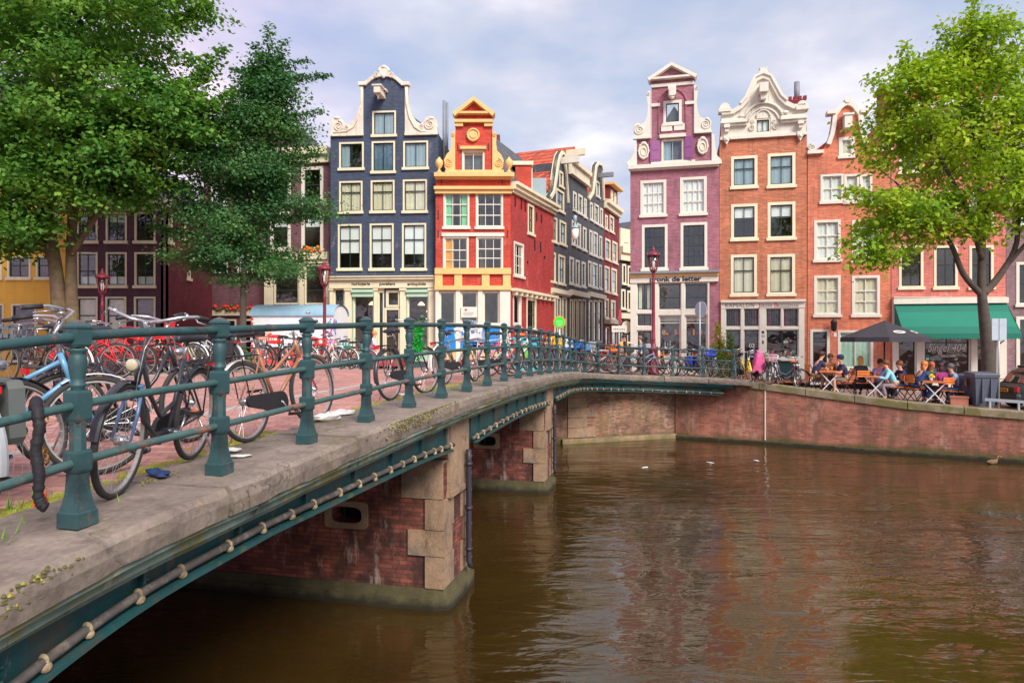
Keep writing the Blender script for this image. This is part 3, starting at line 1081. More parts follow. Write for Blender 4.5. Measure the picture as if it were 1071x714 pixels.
def railing(name, label, ks, off, far=False):
    root = thing(name, label, 'railing', tuple(P(0) + base_n * off))
    first = None
    q0 = P(0) + base_n * off
    pt = lambda k: P(k) + (N(k) if not far else base_n) * off - q0
    for k in ks:
        d = P(k + .05) - P(k - .05)
        ang = math.atan2(d.y, d.x)
        if first is None:
            first = post_mesh().build('post', M['railing'], root)
            o = first
        else:
            o = first.copy()
            COL.objects.link(o)
            o.parent = root
        o.location = pt(k)
        o.rotation_euler = (0, 0, ang)
    for h, r, mt in ((.995, .028, 'railing'), (.635, .024, 'rail_rusty'), (.335, .024, 'rail_rustier')):
        b = MB()
        b.tube([pt(q) + Vector((0, 0, h)) for q in rng(ks[0] - .4, ks[-1], .25)], r, 10)
        b.build('rail', M[mt], root)
    return root


railing('bridge_railing', 'teal iron railing along the near stone edge of the bridge, bikes leaning on it', list(range(-3, 24)), 0.0)
railing('bridge_railing', 'teal iron railing on the far side of the bridge behind red bikes', list(range(-2, 17)), -9.0, True)
# ------------------------------------------------------------------ houses
class Facade:
    """one upright wall plane between two ground points; converts survey readings into wall coordinates"""

    def __init__(s, root, A, B, zb):
        s.root = root
        s.A, s.B, s.zb = Vector(A), Vector(B), zb
        s.d = (s.B - s.A).normalized()
        s.W = (s.B - s.A).length
        s.ang = math.atan2(s.d.y, s.d.x)
        r = root.location
        s.loc = (A[0] - r.x, A[1] - r.y, zb - r.z)
        s.holes = []

    def u(s, px):
        a = (px - CX) / FL
        return (a * s.A.y - s.A.x) / (s.d.x - a * s.d.y)

    def p(s, px, py):
        u = s.u(px)
        Y = s.A.y + s.d.y * u
        return (u, EYE - (py - CY) * Y / FL - s.zb)

    def poly(s, pts):
        return [s.p(*q) for q in pts]

    def rect(s, x0, y0, x1, y1):
        xm = (x0 + x1) / 2
        return s.u(x0), s.p(xm, y1)[1], s.u(x1), s.p(xm, y0)[1]

    def bx(s, mb, x0, y0, x1, y1, front=.1, back=.05, m=0):
        a, b, c, d = s.rect(x0, y0, x1, y1)
        mb.box(a, c, -front, back, b, d, m)

    def ball(s, mb, px, py, rp, m=0, sc=(1, 1, 1), front=0.0):
        u, v = s.p(px, py)
        Y = s.A.y + s.d.y * u
        mb.ball((u, -front, v), rp * Y / FL, 10, 7, m, sc)

    def disc(s, mb, px, py, rp, front, back=.05, m=0, n=20, sy=1.0):
        u, v = s.p(px, py)
        r = rp * (s.A.y + s.d.y * u) / FL
        mb.prism([(u + r * math.cos(2 * math.pi * i / n), v + sy * r * math.sin(2 * math.pi * i / n)) for i in range(n)], -front, back, m)

    def ring(s, mb, px, py, rp, thick, front, m=0, a0=0, a1=360, sy=1.0):
        u, v = s.p(px, py)
        k = (s.A.y + s.d.y * u) / FL
        r = rp * k
        n = max(8, int(abs(a1 - a0) / 15))
        full = abs(a1 - a0) >= 360
        pts = [(u + r * math.cos(R(a0 + (a1 - a0) * i / n)), -front, v + sy * r * math.sin(R(a0 + (a1 - a0) * i / n))) for i in range(n if full else n + 1)]
        mb.tube(pts, thick * k, 6, m, closed=full)

    def scroll(s, mb, px, py, rp, front, turn=1, m=0):
        u, v = s.p(px, py)
        k = (s.A.y + s.d.y * u) / FL
        pts, rs = [], []
        for i in range(34):
            f = i / 33
            a = f * 4.2 * math.pi * turn + math.pi / 2
            r = rp * k * (1 - .88 * f)
            pts.append((u + r * math.cos(a), -front, v + r * math.sin(a)))
            rs.append(max(.012, .16 * rp * k * (1 - .5 * f)))
        mb.tube(pts, rs, 6, m)

    def build(s, mb, name, mats, parent=None):
        if parent is not None:
            return mb.build(name, mats, parent)
        if name not in ('flower_box', 'shop_display', 'wall', 'side_wall', 'roof', 'window', 'door', 'shop_window', 'sash', 'downpipe', 'flue_pipe', 'menu_board'):
            ps = mb.pieces()
            if 1 < len(ps) <= 40:
                return [q.build(name, mats, s.root, s.loc, (0, 0, s.ang)) for q in ps][0]
        return mb.build(name, mats, s.root, s.loc, (0, 0, s.ang))

    def win(s, x0, y0, x1, y1, cols=2, rows=(.5,), frame='white', sash='darkwood', cur='none', cm='curtain', fw=.075, sill=True, name='window', hole=True, glass='glass', bar=.035, arch=False, rec=0.0):
        u0, v0, u1, v1 = s.rect(x0, y0, x1, y1)
        if hole:
            s.holes.append([(u0, v0), (u0, v1), (u1, v1), (u1, v0)])
        b = MB()
        y0_, y1_ = -.025 + rec, .09 + rec
        iu0, iv0, iu1, iv1 = u0 + fw, v0 + fw * .9, u1 - fw, v1 - fw
        b.prism([(u0 - .01, v0 - .01), (u1 + .01, v0 - .01), (u1 + .01, v1 + .01), (u0 - .01, v1 + .01)], y0_, y1_, 0, [[(iu0, iv0), (iu0, iv1), (iu1, iv1), (iu1, iv0)]])
        if sill:
            b.box(u0 - .07, u1 + .07, -.10 + rec, .02 + rec, v0 - .09, v0 + .045, 0)
        o = s.build(b, name, M[frame])
        sb = MB()
        w = .045
        sb.prism([(iu0, iv0), (iu1, iv0), (iu1, iv1), (iu0, iv1)], .045 + rec, .085 + rec, 0, [[(iu0 + w, iv0 + w), (iu0 + w, iv1 - w), (iu1 - w, iv1 - w), (iu1 - w, iv0 + w)]])
        for i in range(1, cols):
            uu = iu0 + (iu1 - iu0) * i / cols
            sb.box(uu - bar / 2, uu + bar / 2, .05 + rec, .082 + rec, iv0 + w * .9, iv1 - w * .9)
        for f in rows:
            vv = iv0 + (iv1 - iv0) * f
            th = bar * (1.6 if abs(f - .5) < .18 and len(rows) <= 3 else 1)
            sb.box(iu0 + w * .9, iu1 - w * .9, .048 + rec, .084 + rec, vv - th / 2, vv + th / 2)
        sb.build('sash', M[sash], o)
        g = MB()
        g.add([(iu0, .07 + rec, iv0), (iu1, .07 + rec, iv0), (iu1, .07 + rec, iv1), (iu0, .07 + rec, iv1)], [(0, 1, 2, 3)])
        g.build('pane', M[glass], o)
        if cur != 'none':
            c = MB()

            def drape(a, b_, z0, z1, amp=.02):
                n = max(6, int((b_ - a) / .07))
                vs = []
                for i in range(n + 1):
                    yy = .125 + rec + amp * math.sin(i * 2.1 + a * 7)
                    x = a + (b_ - a) * i / n
                    vs += [(x, yy, z0), (x, yy, z1)]
                c.add(vs, [(2 * i, 2 * i + 2, 2 * i + 3, 2 * i + 1) for i in range(n)], 0, True)
            if cur == 'full':
                drape(iu0, iu1, iv0, iv1)
            elif cur == 'sides':
                f = (iu1 - iu0) * random.uniform(.24, .36)
                drape(iu0, iu0 + f, iv0, iv1)
                drape(iu1 - f, iu1, iv0, iv1)
            elif cur == 'left':
                drape(iu0, iu0 + (iu1 - iu0) * .4, iv0, iv1)
            elif cur == 'right':
                drape(iu0 + (iu1 - iu0) * .6, iu1, iv0, iv1)
            elif isinstance(cur, (int, float)):
                if cur > 0:
                    drape(iu0, iu1, iv1 - (iv1 - iv0) * cur, iv1, .004)
                else:
                    drape(iu0, iu1, iv0, iv0 + (iv1 - iv0) * -cur, .006)
            c.build('curtain', M[cm], o)  # real curtains, and grey-blue sheets standing in for sky reflections
        return o

    def wall(s, outline, m, depth=9.0, eave=None, roof=None, ridge=None, name='wall', room=True, th=.24, inset=.012, extra=None, sides=True):
        """outline in wall coordinates; openings come from the windows already set"""
        b = MB()
        b.prism(outline, 0, th, 0, [h for h in s.holes])
        eave = eave or max(v for _, v in outline)
        W = s.W
        if sides:
            b.add([(inset, th - .01, -.6), (inset, depth, -.6), (inset, depth, eave), (inset, th - .01, eave)], [(0, 1, 2, 3)])
            b.add([(W - inset, th - .01, -.6), (W - inset, depth, -.6), (W - inset, depth, eave), (W - inset, th - .01, eave)], [(3, 2, 1, 0)])
            b.add([(inset, depth, -.6), (W - inset, depth, -.6), (W - inset, depth, eave), (inset, depth, eave)], [(3, 2, 1, 0)])
        if room:
            b.add([(.05, 1.7, -.6), (W - .05, 1.7, -.6), (W - .05, 1.7, eave - .02), (.05, 1.7, eave - .02)], [(0, 1, 2, 3)], 1)
            b.add([(.05, th, eave - .03), (W - .05, th, eave - .03), (W - .05, 1.7, eave - .03), (.05, 1.7, eave - .03)], [(0, 1, 2, 3)], 1)
        if extra:
            extra(b)
        o = s.build(b, name, [M[m], M['room']])
        if roof:
            r = MB()
            rg = ridge or eave + W * .55
            y0 = th + .0
            if rg > eave + .05:
                r.prism([(.0, eave - .02), (W, eave - .02), (W / 2, rg)], y0, depth + .1, 0)
            else:
                r.box(.02, W - .02, y0, depth, eave - .12, eave, 0)
            s.build(r, 'roof', M[roof])
        return o


def house(name, label, pxL, YL, pxR, YR, zb, cat='house'):
    A = (at(pxL, YL), YL)
    B = (at(pxR, YR), YR)
    r = thing(name, label, cat, (A[0], A[1], zb))
    return Facade(r, A, B, zb)


def RY(px):
    a = (px - CX) / FL
    return (36 + 1.507) / (1 + .24 * a)


def sY(px):
    a = (px - CX) / FL
    t_ = (a * 34 + .16) / (.4125 - a)
    return 34 + t_


def arc(cx, cy, rx, ry, a0, a1, n=10):
    return [(cx + rx * math.cos(R(a0 + (a1 - a0) * i / n)), cy - ry * math.sin(R(a0 + (a1 - a0) * i / n))) for i in range(n + 1)]


# ---- yellow house, far left
f = house('yellow_house', 'ochre yellow plastered house behind the big tree at the left', -70, 33, 71, 33, 2.1)
for y0, y1 in ((136, 178), (203, 241), (268, 291)):
    for x0 in (-52, -22, 8, 38):
        f.win(x0, y0, x0 + 24, y1, 2, (.6,), 'cream', 'darkwood', random.choice(['none', 'sides']))
for x0 in (-52, -20):
    f.win(x0, 318, x0 + 24, 358, 2, (.7,), 'cream')
f.win(12, 318, 38, 378, 1, (.75,), 'cream', 'darkwood', name='door')
f.wall([(0, -.6), (f.W, -.6), (f.W, 12.2), (0, 12.2)], 'yellow', 9, 12.2, 'slate', 14.6)
b = MB()
b.box(-.05, f.W + .05, -.3, .3, 12.0, 12.4)
f.build(b, 'cornice', M['cream'])

# ---- dark purple brick house with a lane beside it
f = house('purple_brick_house', 'dark purple brick house with cream sash windows and a side alley', 70, 32.5, 173.5, 32.5, 2.1)
for (x0, x1) in ((80.5, 102), (111, 132.5), (141, 162.5)):
    f.win(x0, 222, x1, 253, 2, (.5,), 'cream', 'darkwood', random.choice([.3, 'none']))
    f.win(x0, 264, x1, 299.5, 2, (.45,), 'cream', 'darkwood', -.28)
for (x0, x1) in ((80, 102), (110.5, 132)):
    f.win(x0, 310.5, x1, 366, 1, (.66,), 'cream', 'darkwood', 'full', 'curtain_cream')
f.win(140.5, 310.5, 162.5, 380, 1, (.72,), 'cream', 'darkwood', name='door')
top = f.p(120, 213)[1]
f.wall([(0, -.6), (f.W, -.6), (f.W, top), (0, top)], 'purple', 5.0, top, None, sides=False)
b = MB()
b.box(-.05, f.W + .12, -.28, .3, top - .12, top + .22)
b.box(-.02, f.W + .06, -.16, .0, top - .34, top - .12)
f.build(b, 'cornice', M['stone'])
b = MB()
b.tube([(f.W - .03, -.07, -.3), (f.W - .03, -.07, top - .15)], .05, 8)
f.build(b, 'downpipe', M['plum'])
f2 = Facade(f.root, (f.B.x, f.B.y), (f.B.x, f.B.y + 5.4), 2.1)
f2.A = Vector((f.B.x, f.B.y))
for x0, y0, x1, y1 in ((176, 228, 180, 254), (196, 283, 199, 292), (190, 228, 194, 250)):
    f2.win(x0, y0, x1, y1, 1, (.5,), 'cream', 'darkwood')
b = MB()
f2.wall([(.0, -.6), (5.0, -.6), (5.0, top), (.0, top)], 'maroon', 1, top, None, name='side_wall', room=False, sides=False)
b = MB()
b.prism([(0, top), (f.W, top), (f.W / 2, top + 2.6)], .3, 5.0)
b.add([(0, 5, -.6), (f.W, 5, -.6), (f.W, 5, top), (0, 5, top)], [(0, 1, 2, 3)])
b.add([(0, .2, -.6), (0, 5, -.6), (0, 5, top), (0, .2, top)], [(0, 1, 2, 3)])
f.build(b, 'roof', M['slate'])

# ---- plum house with mansard, mostly behind the dark tree
f = house('mansard_house', 'plum brick house with grey mansard roof behind the dark conical tree', 213, 37.8, 276, 37.4, 2.15)
for y0, y1 in ((146, 178), (190, 226), (240, 284)):
    for x0, x1 in ((221, 238), (248, 265)):
        f.win(x0, y0, x1, y1, 2, (.5,), 'white', 'darkwood', random.choice(['sides', .4]))
f.win(228, 334, 247, 366, 4, (.3, .6), 'cream', 'iron', name='window')
f.win(253, 334, 269, 374, 1, (.75,), 'cream', name='door')
top = f.p(245, 133)[1]
f.wall([(0, -.6), (f.W, -.6), (f.W, top), (0, top)], 'plum', 9, top)
b = MB()
b.box(-.25, f.W + .1, -.35, .3, top - .1, top + .25)
b.box(-.1, f.W + .05, -.18, .0, top - .4, top - .1)
f.bx(b, 213, 324, 276, 330, .14)
f.build(b, 'cornice', M['cream'])
b = MB()
rz_ = f.p(245, 104)[1]
b.add([(-.1, .05, top + .22), (f.W, .05, top + .22), (f.W, 9, top + .22), (-.1, 9, top + .22), (1.0, 1.2, rz_), (f.W - .3, 1.2, rz_), (f.W - .3, 8, rz_), (1.0, 8, rz_)],
      [(0, 1, 5, 4), (1, 2, 6, 5), (2, 3, 7, 6), (3, 0, 4, 7), (4, 5, 6, 7)])
f.build(b, 'roof', M['slate'])
b = MB()
b.box(.9, f.W - .2, 1.1, 1.5, rz_, rz_ + .2)
b.box(2.2, 3.2, 2, 2.8, rz_, rz_ + .5)
f.build(b, 'roof_edge', M['cream'])
b = MB()
for i in range(26):
    f.ball(b, 224 + i * 1.7 + random.uniform(-1, 1), 322 + random.uniform(-2, 2), random.uniform(1.2, 2), i % 3 != 0, front=.2)
f.build(b, 'flower_box', [mat('leaf_green', srgb(60, 110, 50), .8), mat('geranium_red', srgb(235, 60, 40), .7)])

f = house('brown_canal_house', 'brown brick canal house with tall white framed windows and orange flower box', 276.2, 36.6, 345.2, 36, 2.2)
for (x0, x1) in ((283, 304), (315.5, 338)):
    f.win(x0, 174.5, x1, 213, 1, (.52,), 'white', 'darkwood', 'none', fw=.16)
    f.win(x0, 222, x1, 261.5, 1, (.5,), 'white', 'darkwood', random.choice([.35, 'none']), fw=.16)
f.win(287, 277, 313, 318, 1, (.35,), 'cream', 'darkwood', sill=False)
f.win(319, 277, 341, 318, 1, (.35,), 'cream', 'darkwood', sill=False)
f.win(287, 330, 313, 372, 2, (.5,), 'cream', 'darkwood', sill=False)
f.win(319, 322, 341, 380, 1, (.7,), 'cream', 'darkwood', name='door', sill=False)
top = f.p(310, 161)[1]
f.wall([(0, -.6), (f.W, -.6), (f.W, top), (0, top)], 'plum', 9, top, 'slate', top + .9)
b = MB()
b.box(-.05, f.W, -.4, .3, top - .15, top + .25)
b.box(-.02, f.W, -.2, .0, top - .55, top - .15)
f.bx(b, 277, 264.5, 344, 272, .22)
f.bx(b, 277, 272, 344, 276, .1)
f.bx(b, 313.8, 276, 318.2, 385, .12)
f.bx(b, 277, 276, 286, 385, .08)
f.bx(b, 341.5, 276, 345, 385, .08)
f.build(b, 'cornice', M['cream'])
b = MB()
for i in range(30):
    f.ball(b, 317 + i * .65 + random.uniform(-1, 1), 262 + random.uniform(-3.5, 2), random.uniform(1.1, 2), i % 2, front=.22)
f.build(b, 'flower_box', [mat('leaf_green_alt', srgb(70, 120, 50), .8), mat('flower_orange', srgb(250, 120, 40), .7)])

# ---- blue neck-gable house
f = house('blue_gable_house', 'dark blue neck gable house with cream scrolls and three window bays', 345.6, 35, 458.2, 34.5, 2.25)
wn = [((389.6, 116.3, 414, 141.8), dict(cols=2, rows=(), cur='full', cm='greyblue')),  # grey-blue sheet behind the glass: reflected sky put in as colour
      ((355, 149, 380.3, 176.8), dict(cols=2, rows=(), cur='left', cm='greyblue')), ((389, 148, 413, 180), dict(cols=2, rows=(), cur='full', cm='bluepane')), ((422, 147.7, 447.6, 176), dict(cols=2, rows=(), cur='full', cm='greyblue')),  # right window: full grey-blue sheet again painted in for the reflected sky
      ((355, 189.7, 379, 222), dict(cols=2, rows=(.66,), cur='full', cm='curtain_cream')), ((388, 188.8, 412.5, 221.5), dict(cols=2, rows=(.66,), cur='full', cm='curtain_cream')), ((421.6, 188, 446.5, 221.4), dict(cols=2, rows=(.66,), cur='full', cm='curtain_cream')),
      ((353.7, 234.7, 378, 281.5), dict(cols=2, rows=(.66,), cur=.64)), ((387, 234, 411.6, 281.5), dict(cols=2, rows=(.66,), cur=.66)), ((420.7, 233.7, 445.6, 281.5), dict(cols=2, rows=(.66,), cur=.67))]
M['bluepane'] = mat('blue_grey_shutter', srgb(84, 112, 132), .5, var=.12)
for r, o in wn:
    f.win(*r, frame='cream', **o)
# shop front
f.win(369.3, 302, 391.6, 366, 1, (), 'mint', 'cream', sill=False, fw=.05, name='shop_window')
f.win(402.3, 322, 418.8, 378, 1, (.2,), 'cream', 'darkwood', sill=False, fw=.1, name='door')
f.win(404, 303.5, 418.8, 321, 1, (), 'cream', 'darkwood', sill=False, fw=.12)
f.win(396, 303.5, 401.5, 378, 1, (.7,), 'cream', 'darkwood', sill=False, fw=.05)
f.win(425.8, 302, 448.4, 366, 1, (), 'mint', 'cream', sill=False, fw=.05, name='shop_window')
f.win(349.5, 302, 361, 366, 2, (), 'cream', 'darkwood', sill=False, fw=.07, name='shop_window')
out = [(345.6, 400), (345.6, 142.3), (379.5, 142), (379.5, 90)] + [(383, 88), (388, 84), (393, 81.5), (402, 80), (411, 81.5), (416, 84), (421, 88)] + [(424.2, 90), (424.2, 139.5), (458.2, 138.8), (458.2, 400)]
f.wall(f.poly(out), 'blue', 10, f.p(402, 141)[1], 'slate', f.p(402, 100)[1])
b = MB()      # carved claw pieces either side of the neck
for sg in (-1, 1):
    X = lambda x: 402 + sg * (402 - x)
    pts = [(346.2, 141.5), (346.2, 133), (348, 126), (353, 123.5), (358, 125), (361, 130), (364, 131.5), (368, 129), (373, 122), (376.5, 110), (377.5, 98), (377, 91.5), (380.2, 91), (380.2, 141.8)]
    pts = [(X(x), y - (1.6 if sg > 0 else 0) * (1 if y > 100 else 0)) for x, y in pts]
    if sg > 0:
        pts = pts[::-1]
    b.prism(f.poly(pts), -.08, .2)
    f.scroll(b, X(354.5), 132.5 - (1.5 if sg > 0 else 0), 5.6, .1, sg)
    f.scroll(b, X(363.5), 135 - (1.5 if sg > 0 else 0), 3, .1, -sg)
    pts = [(X(x), y) for x, y in ((349, 140), (356, 138.5), (363, 138), (370, 133.5), (375, 124), (378.4, 109), (378.8, 94))]
    b.tube([(p[0], -.1, p[1]) for p in f.poly(pts)], .05, 6)
    f.ball(b, X(353), 124, 2.4, 0, (1.6, .8, .7), .05)
    q = sorted((X(345.8), X(380.4)))
    f.bx(b, q[0], 140.3 - (1 if sg > 0 else 0), q[1], 142.8 - (1 if sg > 0 else 0), .14)
    q = sorted((X(375.5), X(384)))
    f.bx(b, q[0], 86.5, q[1], 90, .16, .22)
cop = [(380, 89.5), (383, 88.2), (387, 84.5), (391, 81.8), (396, 80.2), (402, 79.6), (408, 80.2), (413, 81.8), (417, 84.5), (421, 88.2), (424.5, 89.5)]
b.wire(f.poly([(x, y - 2.6) for x, y in cop]), .17, -.12, .3)
for i in range(9):
    a = R(20 + 17.5 * i)
    f.ball(b, 402 + 5 * math.cos(a), 76 - 5 * math.sin(a), 1.7, 0, (1, .8, 1), .1)
f.disc(b, 402, 76, 4.6, .14, .2)
f.scroll(b, 394.5, 79.5, 3, .14, 1)
f.scroll(b, 409.5, 79.5, 3, .14, -1)
f.ball(b, 402, 80.5, 2.2, 0, (1, .8, 1.2), .14)
f.ball(b, 402, 71, 2.2, 0, (1.5, .8, .8), .12)
f.build(b, 'gable_ornament', M['stone'])
b = MB()      # hoisting beam
u, v = f.p(400, 101.5)
b.box(u - .16, u + .16, -1.0, .1, v - .12, v + .2)
b.box(u - .28, u + .28, -.35, .02, v + .2, v + .3)
b.box(u - .24, u + .24, -1.05, -.2, v + .2, v + .27)
b.tube([(u, -.8, v - .12), (u, -.8, v - .4)], .03, 6)
f.build(b, 'hoist_beam', M['stone'])
b = MB()
f.bx(b, 345.6, 290.5, 458, 293, .42)
f.bx(b, 346, 293, 458, 301.5, .25)
f.bx(b, 346, 289.3, 458, 290.4, .5)
for x0, x1 in ((345.8, 349.3), (361.6, 368.6), (391.9, 395.7), (419.2, 425.3), (448.8, 454.2)):
    f.bx(b, x0, 302, x1, 385, .16)
    f.bx(b, x0 - .6, 301.6, x1 + .6, 304, .22)
    f.bx(b, x0 - .5, 374, x1 + .5, 386, .2)
f.bx(b, 395.9, 301.5, 402, 306, .05)
f.build(b, 'shop_cornice', M['cream'])
b = MB()
f.bx(b, 454.4, 300, 457.9, 385, .2)
f.build(b, 'corner_post', M['white'])
b = MB()
for x0, x1 in ((369, 391.8), (425.6, 448.6)):
    f.bx(b, x0, 303.2, x1, 306, .3)
    f.bx(b, x0 + .4, 306, x1 - .4, 310.5, .2)
f.build(b, 'awning_roll', M['mint'])
b = MB()
f.bx(b, 369, 367, 392, 378, .06)
f.bx(b, 426, 367, 449, 378, .06)
f.bx(b, 349.5, 367, 361, 378, .06)
f.build(b, 'shop_plinth', M['mint'])
b = MB()
f.bx(b, 397, 372.5, 424, 376, .9)
f.bx(b, 395, 376, 426, 382, 1.2)
f.build(b, 'stoop', mat('red_stoop', srgb(160, 40, 50), .7))
for px, tx in ((379, 'horlogerie'), (406.5, 'juweliers'), (437, 'antiquités')):
    u, v = f.p(px, 298.6)
    lettering(tx, .21, M['letter_dark'], f.root, (f.loc[0] + u * f.d.x + .262 * f.d.y, f.loc[1] + u * f.d.y - .262 * f.d.x, v), (R(90), 0, f.ang), width=.82 if len(tx) < 10 else .95, bold=.004)
b = MB()
b.tube([(f.W + .14, .9, f.p(458, 180)[1]), (f.W + .14, .9, f.p(458, 99)[1])], .085, 8)
b.tube([(f.W + .3, .9, f.p(458, 180)[1]), (f.W + .3, .9, f.p(458, 101)[1])], .06, 8)
f.build(b, 'flue_pipe', M['lead'])
warm = bpy.data.materials.new('lit_shade')
warm.use_nodes = True
warm.node_tree.nodes['Principled BSDF'].inputs['Base Color'].default_value = (.9, .75, .5, 1)
warm.node_tree.nodes['Principled BSDF'].inputs['Emission Color'].default_value = (1, .72, .38, 1)
warm.node_tree.nodes['Principled BSDF'].inputs['Emission Strength'].default_value = 1.6
for i, (px, py, lb) in enumerate(((384.5, 317, 'lit pendant lamp in the left shop window of the blue house'), (437, 317.5, 'lit cream pendant lamp in the right shop window of the blue house'), (446, 324.5, 'small lit orange lamp low in the right shop window of the blue house'))):
    u, v = f.p(px, py)
    w_ = Vector((f.A.x + u * f.d.x - .8 * f.d.y, f.A.y + u * f.d.y + .8 * f.d.x, f.zb + v))
    tl = thing('pendant_lamp', lb, 'lamp', w_)
    b = MB()
    b.lathe([(.02, .14), (.06, .13), (.16, .02), (.19, -.04), (.17, -.04)], 12)
    b.build('lamp_shade', warm, tl)
    b = MB()
    b.tube([(0, 0, .13), (0, 0, 1.0)], .008, 4)
    b.build('cord', M['iron'], tl)

# ---- red house with ochre trim
f = house('red_corner_house', 'bright red corner house with ochre trim, pediment and blue shop panels', 455.6, 34, 534, 34, 2.3)
for r in ((464, 200.8, 490.8, 238), (497.8, 200.8, 526, 238)):
    f.win(*r, 3, (.34, .67), 'white', 'white', 'none' if r[0] > 470 else 'sides', 'curtain_green', bar=.03)
f.win(463.5, 247.5, 490, 283, 3, (.3, .62), 'white', 'white', 'left', 'curtain_orange', bar=.03, sill=False)
f.win(498, 247.5, 526, 283, 3, (.36, .66), 'white', 'white', 'none', bar=.03, sill=False)
f.win(483.5, 157.5, 506.5, 180.2, 2, (), 'white', 'white', .16, 'curtain_orange', fw=.06)
for x0, x1, pst in ((459.4, 476.6, 0), (481.8, 499.8, 0), (505, 522.6, 0)):
    f.win(x0, 304.5, x1, 339.5, 1, (), 'white', 'white', 'none', sill=False, fw=.05, name='shop_window')
out = [(455.6, 400), (455.6, 184), (476.4, 184), (476.4, 119), (495.7, 107), (514.8, 119), (514.8, 184), (534, 184), (534, 400)]
f.wall(f.poly(out), 'red', 2.2, f.p(495, 184)[1], None, sides=False)
b = MB()
f.bx(b, 455, 182.2, 538, 186.3, .42)
f.bx(b, 455.6, 186.3, 535, 188, .22)
f.bx(b, 454.4, 196, 537, 199, .3)
f.bx(b, 455.2, 199, 535.4, 203, .18)
# gable: neck trims, entablature and pediment
f.bx(b, 475.6, 118.5, 515.4, 120.6, .32, .28)
b.wire(f.poly([(473.6, 120), (495.7, 103.3), (517.8, 120)]), .2, -.34, .4)
f.bx(b, 475.5, 126, 515.6, 129, .22)
f.bx(b, 475.8, 129, 484.5, 132.8, .14)
f.bx(b, 506.6, 129, 515.3, 132.8, .14)
f.disc(b, 495, 141.7, 6.8, .1)
f.ring(b, 495, 141.7, 6.0, 1.0, .12)
f.disc(b, 495, 141.7, 3.6, .16)
f.bx(b, 481.6, 153.8, 508.6, 156.8, .2)
f.bx(b, 466, 178.5, 527, 182.4, .16)
for sg in (-1, 1):
    X = lambda x: 495.6 + sg * (x - 495.6)
    pts = [(515, 181), (515, 138), (517.5, 138), (519.3, 142), (518.8, 150), (520, 158), (524, 162), (526.8, 168), (526, 175), (523, 181)]
    pts = [(X(x), y) for x, y in pts]
    b.prism(f.poly(pts if sg > 0 else pts[::-1]), -.1, .25)
    f.scroll(b, X(521.3), 171, 4.6, .12, -sg)
    f.scroll(b, X(517), 142, 2, .12, -sg)
for px in (459.8, 532.4):
    u, v = f.p(px, 182)
    b.lathe([(.12, 0), (.12, .08), (.06, .12), (.05, .2), (.14, .3), (.2, .46), (.17, .62), (.08, .7), (.06, .76), (.005, .8)], 12, 0, Matrix.Translation((u, -.2, v)))
f.bx(b, 455, 280.5, 534.6, 286.8, .16)
f.bx(b, 455, 299, 534.8, 303.4, .22)
for x0 in (455, 475.4, 504, 526):
    f.bx(b, x0, 286.8, x0 + 8, 299, .1)
f.build(b, 'ochre_trim', M['ochre'])
b = MB()
f.bx(b, 462, 243.7, 527.5, 247.3, .1)
for x0, x1 in ((455.7, 459.2), (476.9, 481.5), (500.1, 504.7), (522.9, 533.8)):
    f.bx(b, x0, 303.6, x1, 378, .12)
f.bx(b, 456, 337.6, 533, 341, .14)
f.build(b, 'white_trim', M['white'])
b = MB()
for x0, x1 in ((459.4, 476.7), (481.7, 500), (505, 522.7)):
    f.bx(b, x0, 341, x1, 366, .09)
f.build(b, 'blue_panel', M['bluepanel'])
b = MB()
for x0, x1 in ((459.4, 476.7), (481.7, 500), (505, 522.7)):
    f.bx(b, x0, 366.2, x1, 376, .1)
f.build(b, 'base_panel', M['ochre'])
b = MB()
for px, y0, y1 in ((458.5, 220, 229), (458.5, 241, 248), (531, 240, 248), (479, 150, 157), (511, 150, 157), (462, 186, 193), (525.5, 186, 193)):
    f.bx(b, px - .35, y0, px + .35, y1, .05)
f.build(b, 'wall_anchor', M['iron'])
b = MB()
f.bx(b, 482.4, 321, 499.2, 332, .16, 0)
sgn = f.build(b, 'notice_board', M['white'])
b = MB()
f.disc(b, 487.5, 324, 1.3, .175, 0, 0, 12)
for i in range(3):
    f.bx(b, 485, 326.6 + i * 1.5, 496 - i, 327.2 + i * 1.5, .168, 0, 1)
b.build('notice_print', [M['letter_red'], M['greyblue']], sgn)
# side wall along the side street
f2 = Facade(f.root, (f.B.x, f.B.y), (f.B.x + .4125 * 6.15, f.B.y + 6.15), 2.3)
f2.win(552, 214, 558.3, 245, 1, (.5,), 'cream', 'darkwood', fw=.12)
f2.win(537.4, 254, 547.6, 289, 3, (.3, .62), 'white', 'white', bar=.03, fw=.1)
f2.win(550.6, 312, 560.6, 345, 2, (.5,), 'cream', 'darkwood', fw=.12)
f2.win(536.5, 306, 545, 340, 1, (), 'white', 'white', fw=.1, sill=False)
top = f2.p(545, 199.5)[1]
f2.wall([(.0, -.6), (f2.W, -.6), (f2.W, top), (.0, top)], 'red_side', 4, top, None, name='side_wall', sides=False)
b = MB()
b.box(.0, f2.W + .1, -.4, .25, top + .0, top + .16)
b.box(.0, f2.W + .06, -.28, .0, top - .2, top - .0)
b.box(.0, f2.W + .04, -.14, .0, top - .36, top - .2)
cv_ = f2.p(550, 307)[1]
b.box(.0, f2.W, -.3, .0, cv_ + .0, cv_ + .14)
for i in range(9):
    b.box(.2 + i * .72, .36 + i * .72, -.26, .0, cv_ - .2, cv_ - .002)
f2.build(b, 'eave', M['cream'])
b = MB()
